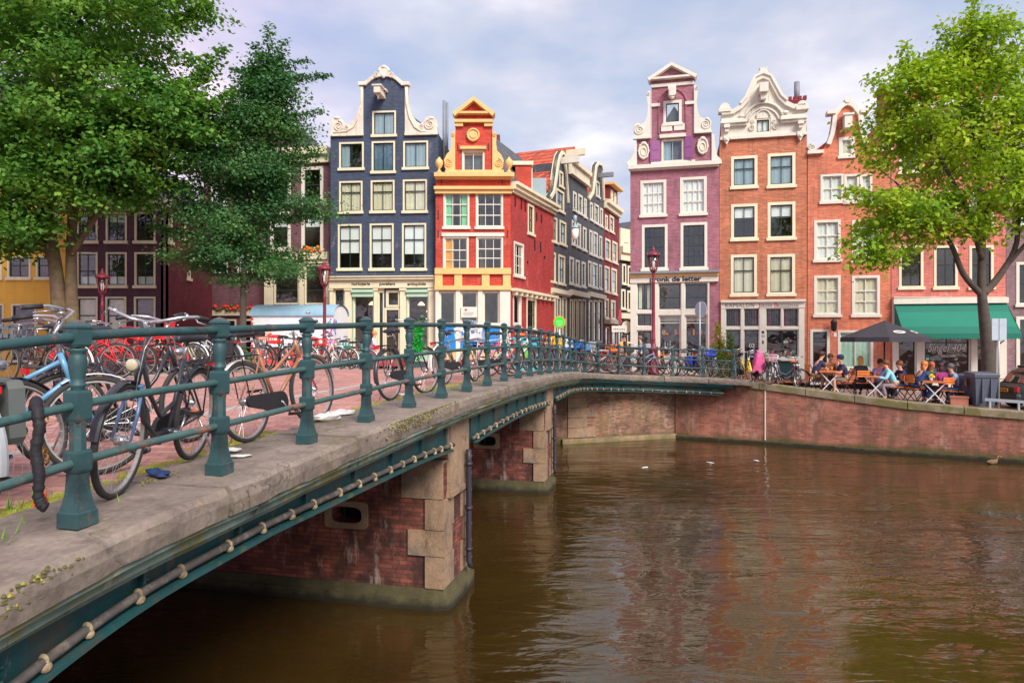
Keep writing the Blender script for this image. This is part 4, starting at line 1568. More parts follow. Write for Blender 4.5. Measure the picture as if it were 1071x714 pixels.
for px, y0, y1 in ((538.5, 206, 216), (545, 208, 219), (549, 210, 221), (561, 222, 231), (566, 224, 233), (559, 250, 262), (565, 253, 264)):
    f2.bx(b, px - .3, y0, px + .3, y1, .05)
f2.disc(b, 551.5, 274, 1.4, .05, .0, 0, 10)
f2.disc(b, 569.3, 269, 1.4, .05, .0, 0, 10)
f2.build(b, 'wall_anchor', M['iron'])
# roof running back, with dormer
b = MB()
top0 = f.p(495, 184)[1]
hx, Wd = f.W, 7.0
rg = f.p(495, 128)[1]
eR = top + .16
b.add([(0, .25, eR), (hx, .25, eR), (hx + 2.3, 6.6, eR), (2.3, 6.6, eR), (hx * .55, .25, rg), (hx * .55 + 2.3, 6.6, rg)], [(0, 1, 4), (1, 2, 5, 4), (3, 0, 4, 5), (2, 3, 5), (3, 2, 1, 0)])
f.build(b, 'roof', M['slate'])
b = MB()
u, v = f.p(543, 199)
b.box(hx + .25, hx + 1.1, 2.2, 3.6, top + .15, top + 1.55, 0)
b.box(hx - .8, hx + 1.2, 2.1, 3.7, top + 1.55, top + 1.75, 1)
b.box(hx + 1.1, hx + 1.16, 2.4, 3.4, top + .3, top + 1.45, 1)
f.build(b, 'dormer', [M['red'], M['cream']])
b = MB()
b.box(2.4, 3.3, 4.2, 5.0, rg - 1.8, rg + .1, 0)
for x in (2.6, 3.0):
    b.tube([(x, 4.6, rg + .1), (x, 4.6, rg + .75)], .13, 8, 1)
f.build(b, 'chimney', [M['plum'], M['maroon']])
b = MB()
b.box(hx + 1.0, hx + 2.0, 4.4, 5.4, top + .2, top + 1.4)
f.build(b, 'roof_hatch', M['greyblue'])

# ---- side street, left row
def shouse(name, label, pl, pr, zb):
    return house(name, label, pl, sY(pl), pr, sY(pr), zb)


f = shouse('black_neck_house', 'narrow charcoal house with white edged neck gable next to the red house', 574.6, 594.5, 2.3)
for r in ((576, 227, 582.6, 253), (585.3, 231.5, 592, 256), (574.9, 263.5, 581, 294.6), (584, 267, 590.8, 297)):
    f.win(*r, 2, (.5,), 'cream', 'darkwood', random.choice(['none', 'sides', .4]), fw=.13)
f.win(581.8, 199, 589.8, 221, 2, (.5,), 'cream', 'darkwood', fw=.12)
f.win(585, 179.5, 589, 195.5, 1, (.5,), 'cream', 'darkwood', fw=.12)
for x0, x1 in ((576.6, 581), (582.5, 586.5), (588, 592.6)):
    f.win(x0, 311, x1, 360, 1, (.4, .7), 'cream', 'darkwood', fw=.1, sill=False)
gp = [(575, 205), (578.5, 199), (580.5, 186), (582.5, 172), (584.4, 162.5), (587.2, 157.8), (590, 160.5), (591.2, 170), (592.3, 185), (593.6, 200), (594.4, 212)]
f.wall(f.poly([(574.7, 400)] + gp + [(594.5, 400)]), 'black', 9, f.p(585, 205)[1], 'rooftile', f.p(585, 178)[1])
b = MB()
b.wire(f.poly(gp), .2, -.1, .3)
f.bx(b, 574.8, 303, 594.3, 307.5, .25)
f.bx(b, 574.8, 307.5, 594.3, 309, .14)
f.build(b, 'gable_edge', M['cream'])
b = MB()
u, v = f.p(587.4, 170)
b.box(u - .13, u + .13, -1.1, .1, v - .1, v + .3)
f.build(b, 'hoist_beam', M['white'])

f = shouse('black_cornice_house', 'charcoal house in the side street under a heavy white cornice with red tiles', 594.7, 614, 2.3)
for a, b_, c in (((599.3, 201, 603, 220.5), (604.8, 204, 609.2, 224), (611, 208, 614, 227.5)), ((598, 231, 601.6, 256), (603.4, 234, 607.4, 259), (609.6, 238, 613.2, 262)), ((595.6, 269, 600, 297), (602, 272, 606, 299), (608.3, 274, 612.2, 300))):
    for r in (a, b_, c):
        f.win(r[0], r[1], min(r[2], 613.4), r[3], 2, (.5,), 'white', 'darkwood', random.choice(['none', 'sides']), fw=.14)
for i in range(4):
    f.win(596 + i * 4.4, 313, 599.3 + i * 4.4, 360, 1, (.35, .7), 'cream', 'darkwood', fw=.1, sill=False)
out = [(594.7, 400), (594.7, 168), (614, 185), (614, 400)]
top = f.p(604, 176)[1]
f.wall([(0, -.6), (f.W, -.6), (f.W, top), (0, top)], 'black_alt', 9, top, 'rooftile', top + 1.5)
b = MB()
b.box(0, f.W, -.38, .3, top - .1, top + .16)
b.box(0, f.W, -.2, .0, top - .65, top - .1)
b.box(0, f.W, -.26, .0, top - .8, top - .66)
f.bx(b, 594.9, 305, 613.8, 310, .25)
f.build(b, 'cornice', M['cream'])
b = MB()
b.box(.1, .35, -1.0, .2, top + .35, top + .75)
f.build(b, 'hoist_beam', M['cream'])

f = shouse('black_bell_house', 'charcoal house with rounded white topped gable further down the side street', 614.2, 631.4, 2.3)
for a, b_, c in (((617, 212, 620, 230.5), (621.6, 214, 626.2, 234), (627.6, 218, 630.4, 237)), ((616.4, 241, 619.6, 266), (620.7, 243, 625, 268), (626.8, 247, 629.6, 270)), ((615, 273, 618.4, 299), (619.6, 275, 624.8, 301), (626.5, 277, 629.2, 302))):
    for r in (a, b_, c):
        f.win(*r, 1, (.5,), 'white', 'darkwood', random.choice(['none', 'sides', 'full']), fw=.14)
f.win(623.4, 190, 627, 206, 1, (), 'white', 'darkwood', 'full', fw=.1)
for i in range(3):
    f.win(615.5 + i * 5, 314, 619.6 + i * 5, 358, 1, (.35, .7), 'cream', 'darkwood', fw=.1, sill=False)
gp = [(615, 207), (619.5, 200), (621.4, 185), (622.6, 173), (625, 169.4), (628.5, 171), (630, 178), (630.8, 195), (631.3, 210)]
f.wall(f.poly([(614.3, 400), (614.3, 207)] + gp + [(631.4, 210), (631.4, 400)]), 'black', 9, f.p(622, 207)[1], 'rooftile', f.p(622, 180)[1])
b = MB()
b.wire(f.poly(gp), .2, -.12, .3)
f.bx(b, 614.4, 307, 631.2, 311.5, .25)
f.build(b, 'gable_edge', M['cream'])
b = MB()
u, v = f.p(626, 186)
b.box(u - .13, u + .13, -1.1, .1, v - .0, v + .3)
f.build(b, 'hoist_beam', M['lead'])

f = shouse('dark_red_house', 'dark red brick house at the far end of the side street row', 631.6, 647.5, 2.2)
for a, b_ in (((632.8, 225, 635.4, 240), (637.6, 226, 642, 243)), ((633, 250, 638.3, 272), (640.5, 253, 645.6, 275)), ((632.2, 278.6, 637.4, 305.5), (639.5, 281, 645, 307.5)), ((632, 312, 636.4, 333), (638.8, 314, 643.4, 334))):
    for r in (a, b_):
        f.win(*r, 1, (.5,), 'cream', 'darkwood', random.choice(['none', 'sides']), fw=.16)
f.win(633, 342, 637, 362, 1, (.7,), 'cream', name='door')
f.win(640, 342, 645, 362, 1, (.7,), 'cream', name='shop_window')
top = f.p(640, 217)[1]
f.wall([(0, -.6), (f.W, -.6), (f.W, top), (0, top)], 'darkred', 9, top, 'rooftile', top + 1.2)
b = MB()
b.box(0, f.W, -.42, .3, top - .1, top + .2)
b.box(0, f.W, -.22, .0, top - .45, top - .1)
f.bx(b, 631.8, 335, 647.3, 339, .5)
f.build(b, 'cornice', M['cream'])
b = MB()
b.box(f.W * .25, f.W * .8, -.1, 1.2, top + .2, top + 1.5, 0)
b.box(f.W * .2, f.W * .85, -.55, 1.3, top + 1.5, top + 1.68, 1)
f.build(b, 'dormer', [M['darkred'], M['ochre']])
b = MB()
b.box(f.W * .34, f.W * .48, -.14, -.1, top + .45, top + 1.25)
b.box(f.W * .56, f.W * .7, -.14, -.1, top + .45, top + 1.25)
f.build(b, 'dormer_window', M['curtain_cream'])

f = house('grey_end_house', 'dark grey house closing the view at the end of the side street', 646.5, 57, 676, 60, 2.1)
for r in ((650.6, 276, 654.8, 297), (656.4, 278, 660.6, 299), (649.6, 302.5, 654, 323), (656, 304, 660, 325), (652, 242, 656, 254), (664, 278, 668, 299)):
    f.win(*r, 1, (.5,), 'cream', 'darkwood', fw=.16)
f.win(650, 340, 654, 362, 1, (.7,), 'cream', name='door')
f.win(656, 338, 664, 358, 2, (.7,), 'cream', name='shop_window')
top = f.p(655, 262)[1]
f.wall([(0, -.6), (f.W, -.6), (f.W, top), (0, top)], 'slate_brick', 9, top, 'slate', top + 2.6)
b = MB()
b.box(0, f.W, -.5, .3, top - .3, top + .25)
b.box(0, f.W, -.3, .0, top - .9, top - .3)
b.box(.2, 1.6, -.1, 1.0, top + .25, top + 1.8)
f.bx(b, 647, 328, 676, 334, .3)
f.build(b, 'cornice', M['cream'])
f = house('distant_gable_house', 'pale distant gabled house glimpsed above the end of the side street', 640, 74, 690, 78, 2.0)
for x0 in (644, 653, 662, 671):
    f.win(x0, 262, x0 + 5, 282, 1, (.5,), 'white', 'darkwood', fw=.16)
top = f.p(655, 252)[1]
f.wall([(0, -.6), (f.W, -.6), (f.W, top), (0, top)], 'greymauve', 8, top, 'slate', top + 2.4)
# ------------------------------------------------------------------ right row of houses
def rhouse(name, label, pl, pr, zb):
    return house(name, label, pl, RY(pl), pr, RY(pr), zb)


# ---- mauve house with pediment
f = rhouse('mauve_house', 'mauve house with stepped pediment gable, oval ornaments and open lilac shutters', 659.3, 752.4, 1.95)
f.win(694, 105.5, 712.8, 130, 1, (), 'white', 'iron', 'none', fw=.13)
f.win(692, 145.8, 715, 169.5, 2, (), 'cream', 'greyblue', 'left', 'greyblue', fw=.08)
for r in ((670, 188.7, 696.7, 225.6), (711.4, 185.3, 739, 224)):
    f.win(*r, 4, (.33, .66), 'white', 'white', 'full', 'curtain', bar=.03, fw=.13)
for r in ((671.5, 235, 698, 281.8), (712, 232.8, 739.6, 281)):
    f.win(*r, 4, (.25, .5, .75), 'white', 'darkwood', 'none', bar=.03, fw=.13)
# shop front panes
f.win(666.3, 296, 682, 324.5, 2, (), 'white', 'teal_dark', 'sides', 'curtain_cream', sill=False, fw=.04)
f.win(688.8, 296, 712.4, 324, 1, (.45,), 'white', 'teal_dark', 'none', sill=False, fw=.04)
f.win(716.2, 296, 740, 323.5, 1, (.45,), 'white', 'teal_dark', 'none', sill=False, fw=.04)
f.win(666.3, 328, 682, 341, 2, (), 'white', 'iron', 'none', sill=False, fw=.04)
f.win(666.3, 345.5, 682, 388, 1, (), 'white', 'iron', 'none', sill=False, fw=.04, name='door')
f.win(688.8, 329.5, 712.4, 374, 1, (.83,), 'white', 'white', 'none', sill=False, fw=.04, name='shop_window')
f.win(716.2, 329.5, 740, 374, 1, (.83,), 'white', 'white', 'none', sill=False, fw=.04, name='shop_window')
out = [(659.3, 400), (659.3, 176), (666.5, 175.5), (666.5, 145), (681.5, 144.5), (681.5, 84), (702.5, 72), (725.6, 82), (725.6, 139.5), (744, 138), (744, 171), (752.4, 170), (752.4, 400)]
f.wall(f.poly(out), 'mauve', 10, f.p(705, 176)[1], 'slate', f.p(703, 110)[1])
b = MB()
f.bx(b, 657.5, 171.6, 752.2, 175.6, .3)
f.bx(b, 658.5, 175.6, 751.8, 177.2, .16)
# pediment
f.bx(b, 678.4, 81.4, 728, 83.4, .3, .3)
b.wire(f.poly([(677.4, 84), (702.4, 67.4), (729, 80.2)]), .17, -.32, .4)
f.bx(b, 681, 87.2, 726, 90.4, .08)
f.bx(b, 681, 108.8, 690.4, 112, .1)
f.bx(b, 716.6, 106.5, 726, 109.6, .1)
f.bx(b, 691.5, 131, 703, 137.6, .07)
f.bx(b, 705, 130, 716.2, 136.4, .07)
f.bx(b, 690, 141, 717.5, 144.6, .2)
f.bx(b, 681, 169, 727, 172, .14)
u, v = f.p(703, 97)
b.box(u - .2, u + .2, -.5, .1, v - .25, v + .25)
b.box(u - .14, u + .14, -.75, -.4, v - .4, v + .05)
b.ball((u, -.6, v - .45), .13, 8, 6)
for sg in (-1, 1):
    X = lambda x: 703.4 + sg * (x - 703.4)
    dy = 0 if sg < 0 else -6
    pts = [(726, 145), (726, 96), (728, 95), (730.5, 98), (729.5, 105), (728.5, 112), (729.5, 121), (732, 128), (736, 130), (740.5, 128.5), (743, 132), (743.6, 138), (743, 145)]
    pts = [(X(x) if sg > 0 else X(x) - .3, y + dy + 0.5) for x, y in pts]
    b.prism(f.poly(pts if sg > 0 else pts[::-1]), -.1, .25)
    f.scroll(b, X(738), 136.5 + dy, 5.6, .12, -sg)
    f.scroll(b, X(728.6), 99 + dy, 2, .12, -sg)
    q = sorted((X(726), X(744.6)))
    f.bx(b, q[0], 143.6 + dy, q[1], 146 + dy, .2)
    pts = [(744.2, 139 - dy / 6), (747, 141), (748, 152), (750, 163), (754.5, 167.5), (755, 171.5), (744.2, 172)] if sg > 0 else [(744, 146), (746, 152), (747, 160), (750.5, 167), (755, 170), (752, 176), (744, 176)]
    pts = [(X(x) if sg > 0 else X(x) + 3.4, y) for x, y in pts]
    b.prism(f.poly(pts if sg > 0 else pts[::-1]), -.08, .25)
f.build(b, 'white_trim', M['white'])
b = MB()      # relief arch in the brick
for i in range(13):
    pass
f.ring(b, 703.2, 107.5, 14.0, .9, .03, 0, 0, 180)
f.bx(b, 688.6, 107, 689.8, 140, .06)
f.bx(b, 716.8, 106, 718, 138, .06)
f.build(b, 'relief_arch', M['mauve'])
b = MB()
for px, py in ((673.2, 158.4), (734.8, 153.2)):
    f.disc(b, px, py, 5.6, .09, .05, 0, 20, 1.55)
    f.ring(b, px, py, 4.9, .9, .11, 0, 0, 360, 1.6)
    f.ring(b, px, py + 1, 2.7, .6, .12, 1, 0, 360, 1.5)
    f.disc(b, px, py + 1, 2.3, .1, 0, 2, 14, 1.4)
    for a in range(0, 360, 45):
        f.ball(b, px + 5.2 * math.cos(R(a)), py + 8 * math.sin(R(a)), 1.3, 0, (1, .7, 1), .1)
    f.ball(b, px, py - 8, 2.2, 0, (1.4, .7, .8), .1)
f.build(b, 'oval_ornament', [M['white'], M['cream'], M['stone']])
for x0, y0, x1, y1, tw in ((680.2, 147.5, 690.6, 169.5, -.0), (715.8, 143.5, 725.4, 167.5, .35)):
    b = MB()
    u0, v0, u1, v1 = f.rect(x0, y0, x1, y1)
    Mx = Matrix.Translation((u0, -.06, 0)) @ Matrix.Rotation(-tw, 4, 'Z')
    b.box(0, u1 - u0, -.05, 0, v0, v1, 0, Mx)
    b.box(.06, u1 - u0 - .06, -.065, -.05, v0 + .08, v0 + (v1 - v0) * .46, 0, Mx)
    b.box(.06, u1 - u0 - .06, -.065, -.05, v0 + (v1 - v0) * .54, v1 - .08, 0, Mx)
    f.build(b, 'shutter', M['lilac'])
b = MB()
f.bx(b, 658.5, 284.2, 752, 286.2, .45, .05, 1)
f.bx(b, 658.8, 286.3, 751.6, 289.2, .3, .05, 2)
f.bx(b, 659.2, 289.3, 751.2, 295.4, .2)
for x0, x1 in ((659.6, 666.2), (682.2, 688.6), (712.6, 716), (740.2, 741.8)):
    f.bx(b, x0, 295.5, x1, 395, .14)
for x0, x1, y0, y1 in ((688.7, 740.1, 324.2, 329.3), (666.3, 682.1, 324.6, 327.8), (666.3, 682.1, 341.2, 345.2)):
    f.bx(b, x0, y0, x1, y1, .11)
f.bx(b, 688.7, 374.2, 740.1, 392, .12)
f.build(b, 'shop_front', [M['white'], M['lead'], M['ochre']])
u, v = f.p(706, 294.4)
lettering('pronk de letter', .34, M['letter_dark'], f.root, (u * f.d.x + .212 * f.d.y, u * f.d.y - .212 * f.d.x, v), (R(90), 0, f.ang), width=2.6, bold=.012)
b = MB()      # wares and lettering bands in the shop windows
random.seed(21)
for x0, x1 in ((689.5, 711.8), (717, 739.5)):
    f.bx(b, x0, 331.5, x1, 335.5, -.2, .24, 0)
    for yy, colr in ((346, 1), (358, 2), (369, 1)):
        f.bx(b, x0, yy + 4, x1, yy + 4.8, -.25, .8, 3)
        x = x0 + .5
        while x < x1 - 2:
            w_ = random.uniform(1, 3)
            h_ = random.uniform(1.5, 6)
            f.bx(b, x, yy + 4 - h_, min(x1, x + w_), yy + 4, -.3, .5, random.choice([colr, colr, 2, 3, 4]))
            x += w_ + random.uniform(.1, 1.5)
f.build(b, 'shop_display', [M['cream'], mat('orange_wares', srgb(232, 130, 60), .7), mat('dark_wares', srgb(90, 70, 90), .7), M['iron'], M['greyblue']])

# ---- orange-brown house with white bell gable
f = rhouse('bell_gable_house', 'orange brown brick house with ornate white bell gable and salon shopfront', 752.6, 844, 1.85)
for r, cm in (((764.8, 163.4, 792, 196), 'greyblue'), ((803, 160.5, 831.6, 195), 'greyblue'), ((764.8, 213.5, 792, 250.5), 'curtain'), ((803, 211.5, 831.6, 249.6), 'curtain')):
    f.win(*r, 2, (.62,), 'cream', 'darkwood', 'full' if cm == 'greyblue' else .4, cm, fw=.13)
for r in ((764.5, 266.4, 791.5, 308.4), (802.8, 266, 831.3, 308)):
    f.win(*r, 2, (.62,), 'cream', 'darkwood', 'full', 'curtain_cream', fw=.13)
f.win(789.8, 124, 806, 139.4, 2, (), 'cream', 'darkwood', 'full', fw=.07, sill=False)
for x0, x1 in ((759, 774.6), (778, 793.8), (801, 816.6), (819, 835)):
    f.win(x0, 322.5, x1, 341.5, 8, tuple(i / 7 for i in range(1, 7)), 'white', 'iron', random.choice(['right', 'left']), 'curtain_pink', fw=.03, bar=.018, sill=False)
f.win(759, 344.5, 774.6, 388, 1, (.35,), 'white', 'teal_dark', 'full', 'teal_dark', fw=.03, sill=False, name='door_panel')
f.win(778, 344.5, 793.8, 388, 1, (.3,), 'white', 'teal_dark', 'none', fw=.03, sill=False, name='door')
f.win(801, 344.7, 835, 373.5, 2, (), 'white', 'teal_dark', 'none', fw=.04, sill=False, name='shop_window')
out = [(752.6, 400), (752.6, 146), (754.4, 118), (766, 116.5), (773, 112), (778.5, 106), (783.6, 94), (788.5, 84), (798, 79.5), (807, 83), (812.5, 93), (818, 103), (824, 108.5), (830, 111.5), (842, 110.5), (844, 140), (844, 400)]
f.wall(f.poly(out), 'brown', 10, f.p(798, 145)[1], 'rooftile', f.p(798, 108)[1])
b = MB()
gp = [(754.4, 117), (766, 115.8), (773, 111.2), (778.5, 105), (783.6, 93), (788.5, 83), (798, 78.7), (807, 82), (812.5, 92), (818, 102), (824, 107.5), (830, 110.5), (842, 109.5)]
u0, v0, u1, v1 = f.rect(789.8, 124, 806, 139.4)
b.prism(f.poly([(754, 146.2), (754.2, 119)] + gp[1:-1] + [(842.4, 112), (842.8, 140)]), -.06, -.004, 0, [[(u0, v0), (u0, v1), (u1, v1), (u1, v0)]])
b.wire(f.poly(gp), .22, -.22, .3)
b.wire(f.poly([(x, y - 2.2) for x, y in gp[2:-2]]), .12, -.3, .3)
for i in range(9):      # board joints of the gable lining
    x = 774 + i * 6
    yt = 104 if abs(x - 798) < 18 else 116
    f.bx(b, x, yt - (12 if abs(x - 798) < 10 else 0), x + .5, 121, .085, 0)
f.ring(b, 798, 128, 19.5, 1.3, .14, 0, 15, 165)
f.ring(b, 798, 129.5, 15.5, 1.0, .10, 0, 8, 172)
f.ring(b, 798, 122.6, 6.8, .8, .10, 0, 0, 180)
for sg, dy in ((-1, 2.4), (1, -1.6)):
    X = lambda x: 798.2 + sg * (x - 798.2)
    q = sorted((X(815.5), X(843)))
    f.bx(b, q[0], 125.5 + dy, q[1], 128 + dy, .36)
    f.bx(b, q[0] + 1, 128 + dy, q[1], 130.5 + dy, .24)
    f.bx(b, q[0] + 1, 122.5 + dy, q[1] - 2, 125.5 + dy, .16)
    for px in (X(836.5),):
        f.bx(b, px - 3, 130 + dy, px + 3, 133.5 + dy, .42)
        f.bx(b, px - 2, 133.5 + dy, px + 2, 137 + dy, .34)
        f.bx(b, px - 3.4, 140 + dy, px + 4, 143.5 + dy, .22)
        b.prism(f.poly([(px - 3.5, 143.4 + dy), (px + 3.5, 143.4 + dy), (px, 150 + dy)][::-1]), -.2, .0)
        f.ball(b, px, 145 + dy, 1.8, front=.2)
    f.disc(b, X(838.5), 112.5 + dy * .6, 5, .22, .3)
    q = sorted((X(832), X(845)))
    f.bx(b, q[0], 113 + dy * .6, q[1], 117 + dy * .6, .28, .3)
    f.scroll(b, X(811), 133.5 + dy * .4, 3.4, .1, sg)
    f.scroll(b, X(809), 127.5, 2.2, .1, -sg)
    f.ball(b, X(821), 120 + dy, 2.2, 0, (1.6, .8, .8), .14)
f.bx(b, 753.2, 142.6, 798, 145.8, .16)
f.bx(b, 798, 139.8, 843.4, 143, .16)
f.bx(b, 793.5, 76, 802.7, 79, .26, .3)
b.prism(f.poly([(795, 76), (794, 71.6), (796.4, 73), (798, 71), (799.8, 73), (802.4, 71.3), (801.4, 76)]), -.2, .2)
u, v = f.p(797.5, 98.5)
b.box(u - .2, u + .2, -.7, .1, v - .1, v + .35)
b.box(u - .13, u + .13, -.5, .05, v - .4, v - .1)
f.build(b, 'gable_ornament', M['white'])
b = MB()
u0, u1 = f.u(829.5), f.u(844)
vt_ = f.p(837, 96)[1]
b.box(u0, u1 + .05, 1.2, 2.2, f.p(837, 125)[1], vt_)
b.box(u0 - .08, u1 + .13, 1.1, 2.3, vt_ - .4, vt_)
for i in range(4):
    b.box(u0 - .04 + i * .24, u0 + .12 + i * .24, 1.15, 1.4, vt_, vt_ + .18)
b.tube([(u0 + .45, 1.7, vt_), (u0 + .45, 1.7, vt_ + 1.1)], .14, 8, 1)
f.build(b, 'chimney', [M['darkred'], M['lead']])
b = MB()
f.bx(b, 753.6, 313.6, 842, 316, .26)
f.bx(b, 754, 316, 841.4, 322.3, .14)
for x0, x1 in ((754, 758.8), (774.8, 777.8), (794, 800.8), (816.8, 818.8), (835.2, 841)):
    f.bx(b, x0, 322.3, x1, 342 if x0 in (816.8,) else 396, .12)
f.bx(b, 758.8, 341.7, 835.2, 344.4, .105)
f.bx(b, 801, 373.7, 835.2, 377, .2)
f.build(b, 'shop_front', M['white'])
b = MB()
f.bx(b, 801, 377, 835.2, 396, .07)
f.build(b, 'base_panel', M['teal_dark'])
for px, tx, mt, sz, wd in ((773.5, 'KAPSALON', 'letter_grey', .27, 1.38), (794, 'J', 'letter_red', .28, .1), (801.2, 'EROEN', 'letter_grey', .22, .52), (811, 'B', 'letter_red', .34, .15), (823.5, 'RUGGEMAN', 'letter_grey', .22, .98)):
    u, v = f.p(px, 321.2)
    lettering(tx, sz, M[mt], f.root, (u * f.d.x + .147 * f.d.y, u * f.d.y - .147 * f.d.x, v), (R(90), 0, f.ang), width=wd, spacing=1.15)
b = MB()
for i, (x0, y0, x1, y1) in enumerate(((796.4, 346, 799, 348.6), (796.2, 350, 799.4, 352.6), (796.9, 356, 798.4, 359.5), (784, 366, 788.6, 373.4))):
    f.bx(b, x0, y0, x1, y1, .13, 0, i % 2)
f.build(b, 'house_notice', [M['letter_dark'], M['greyblue']])
u, v = f.p(786.5, 363.5)
lettering('02', .3, M['letter_white'], f.root, (u * f.d.x - .03 * f.d.y, u * f.d.y + .03 * f.d.x, v), (R(90), 0, f.ang), 1.0)
b = MB()
for i in range(26):
    x = random.uniform(802, 834)
    f.bx(b, x, random.uniform(366, 371), x + random.uniform(1, 3), 373, -.25, .4, i % 3)
for i in range(7):
    x = random.uniform(818, 828)
    y = random.uniform(352, 358)
    f.bx(b, x, y, x + 2, y + 2.4, -.25, .27, i % 3)
f.build(b, 'shop_display', [M['greyblue'], M['cream'], M['letter_red']])

# ---- orange-red brick house
f = rhouse('red_brick_house', 'orange red brick house with white edged gable and white sash windows beside salon', 844.4, 932, 1.75)
f.win(877.4, 143.6, 893.6, 164, 1, (), 'white', 'white', 'full', 'curtain_cream', fw=.14)
f.win(858.3, 182.4, 882, 211.4, 2, (.5,), 'white', 'white', 'full', fw=.09)
f.win(883, 182.4, 898.5, 211.4, 1, (.5,), 'white', 'white', 'full', fw=.09)
f.win(899.5, 182.4, 912, 211.4, 1, (.5,), 'white', 'white', 'full', fw=.09)
for y0, y1 in ((230.2, 272.4), (288.3, 329.8)):
    for x0, x1 in ((851.6, 879), (891.2, 920)):
        f.win(x0, y0, x1, y1, 2, (.34, .64), 'white', 'white', 'full', 'curtain' if y0 < 260 else 'curtain_cream', fw=.11)
f.win(847.6, 344.5, 867.6, 402, 1, (.8,), 'white', 'darkwood', 'none', name='door', fw=.12, sill=False)
f.win(876.4, 345.5, 913, 386, 2, (), 'white', 'white', 'full', 'mint', fw=.1, name='shop_window')
gp = [(844.8, 160), (860, 158), (864, 151), (867.6, 141), (869.6, 131), (870.6, 121), (873, 117), (877, 111.5), (881.5, 108), (886, 106.6), (890.5, 107.5), (895, 110.5), (899, 116), (901.5, 120), (902.5, 130), (904.4, 140), (908, 149.5), (912, 156.5), (931.4, 157)]
f.wall(f.poly([(844.6, 400)] + gp + [(931.8, 400)]), 'orange', 10, f.p(888, 160)[1], 'rooftile', f.p(886, 130)[1])
b = MB()
b.wire(f.poly(gp[2:-2]), .2, -.16, .3)
f.bx(b, 844.2, 158, 861, 161.4, .2, .3)
f.bx(b, 911, 155.4, 932.4, 158.6, .2, .3)
f.bx(b, 864.4, 116.8, 873.4, 120.4, .24, .3)
f.bx(b, 899, 115.6, 908, 119, .24, .3)
f.scroll(b, 849, 154.4, 4, .1, 1)
f.disc(b, 849, 154.6, 4, .06, .25)
f.scroll(b, 927, 152.4, 4, .1, -1)
f.disc(b, 927, 152.6, 4, .06, .25)
f.disc(b, 886, 105.6, 3.2, .2, .3)
u, v = f.p(885, 130)
b.box(u - .17, u + .17, -.5, .1, v - .3, v + .3)
b.box(u - .25, u + .25, -.55, .02, v + .3, v + .4)
f.build(b, 'gable_edge', M['white'])
b = MB()
u, v = f.p(870.8, 340)
b.lathe([(.06, -.3), (.13, -.22), (.15, .1), (.17, .14), (.05, .3), (.01, .4)], 8, 0, Matrix.Translation((u, -.3, v)))
b.tube([(u, 0, v - .1), (u, -.3, v - .3)], .025, 5)
f.build(b, 'wall_lantern', M['iron'])
b = MB()
f.bx(b, 872, 348, 875, 352, .02, 0)
f.build(b, 'house_number_plate', M['letter_white'])

# ---- salmon café house
f = rhouse('salmon_cafe_house', 'salmon painted house with tall dark windows above the green café awning', 932.2, 1052, 1.6)
f.zb = f.zb
for y0, y1 in ((142, 180), (200, 236), (257, 301)):
    for x0, x1 in ((940.5, 965.5), (977, 1001.5), (1014, 1039)):
        f.win(x0, y0, x1, y1, 2, (.55,), 'cream', 'iron', random.choice(['none', .3, 'none']) if y0 > 220 else random.choice(['sides', .5]), fw=.1)
f.win(939, 352, 958, 410, 1, (), 'white', 'iron', 'none', sill=False, fw=.05, name='door')
f.win(966, 352, 1014.5, 392, 2, (.86,), 'white', 'iron', 'none', sill=False, fw=.05, name='shop_window')
f.win(1021, 352, 1041, 410, 1, (.8,), 'white', 'iron', 'none', sill=False, fw=.05, name='door')
top = f.p(992, 112)[1]
f.wall([(0, -.6), (f.W, -.6), (f.W, top), (0, top)], 'pink', 10, top, 'rooftile', top + 2.8)
b = MB()
b.box(-.02, f.W + .05, -.4, .3, top - .1, top + .22)
b.box(0, f.W, -.22, .0, top - .6, top - .1)
f.bx(b, 933, 312, 1052, 317.6, .3)
for i in range(58):
    f.bx(b, 933.6 + i * 2.03, 310.6, 934.8 + i * 2.03, 312, .26)
for x0, x1 in ((933, 938.8), (958.2, 965.8), (1014.8, 1020.8), (1041.3, 1051.8)):
    f.bx(b, x0, 317.6, x1, 412, .12)
f.bx(b, 966, 392.2, 1014.6, 412, .1)
f.build(b, 'shop_front', M['white'])
b = MB()
zt, zl = f.p(992, 318)[1], f.p(992, 349)[1]
n = 24
vs = []
ya, yb = -.16, -1.55
W0, W1 = f.u(934.5), f.u(1051.5)
for i in range(n + 1):
    x = W0 + (W1 - W0) * i / n
    for j in range(5):
        fj = j / 4
        vs.append((x, ya + (yb - ya) * fj, zt + (zl - zt) * fj - .05 * math.sin(math.pi * fj)))
for i in range(n):
    for j in range(4):
        q = (i * 5 + j, (i + 1) * 5 + j, (i + 1) * 5 + j + 1, i * 5 + j + 1)
        b.add([vs[a] for a in q], [(0, 3, 2, 1)], 0 if j < 1 else (2 if j < 3 else 0))
for i in range(30):
    x0 = W0 + (W1 - W0) * i / 30
    x1 = W0 + (W1 - W0) * (i + 1) / 30
    b.prism([(x0, zl), (x0, zl - .2), (x0 + (x1 - x0) * .25, zl - .26), (x0 + (x1 - x0) * .75, zl - .26), (x1, zl - .2), (x1, zl)], yb - .012, yb, 0)
for x in (W0 + .0, W1 - .0):
    b.add([(x, ya, zt), (x, yb, zl), (x, ya, zl)], [(0, 1, 2)], 0)
f.build(b, 'awning', [mat('green_awning', srgb(8, 108, 90), .7, var=.05), M['iron'], mat('green_awning_pale', srgb(12, 122, 100), .7, var=.05)])
b = MB()
for x in (W0 + .3, W1 - .3):
    b.bar((x, -.1, zl - .5), (x, yb + .05, zl + .02), .04)
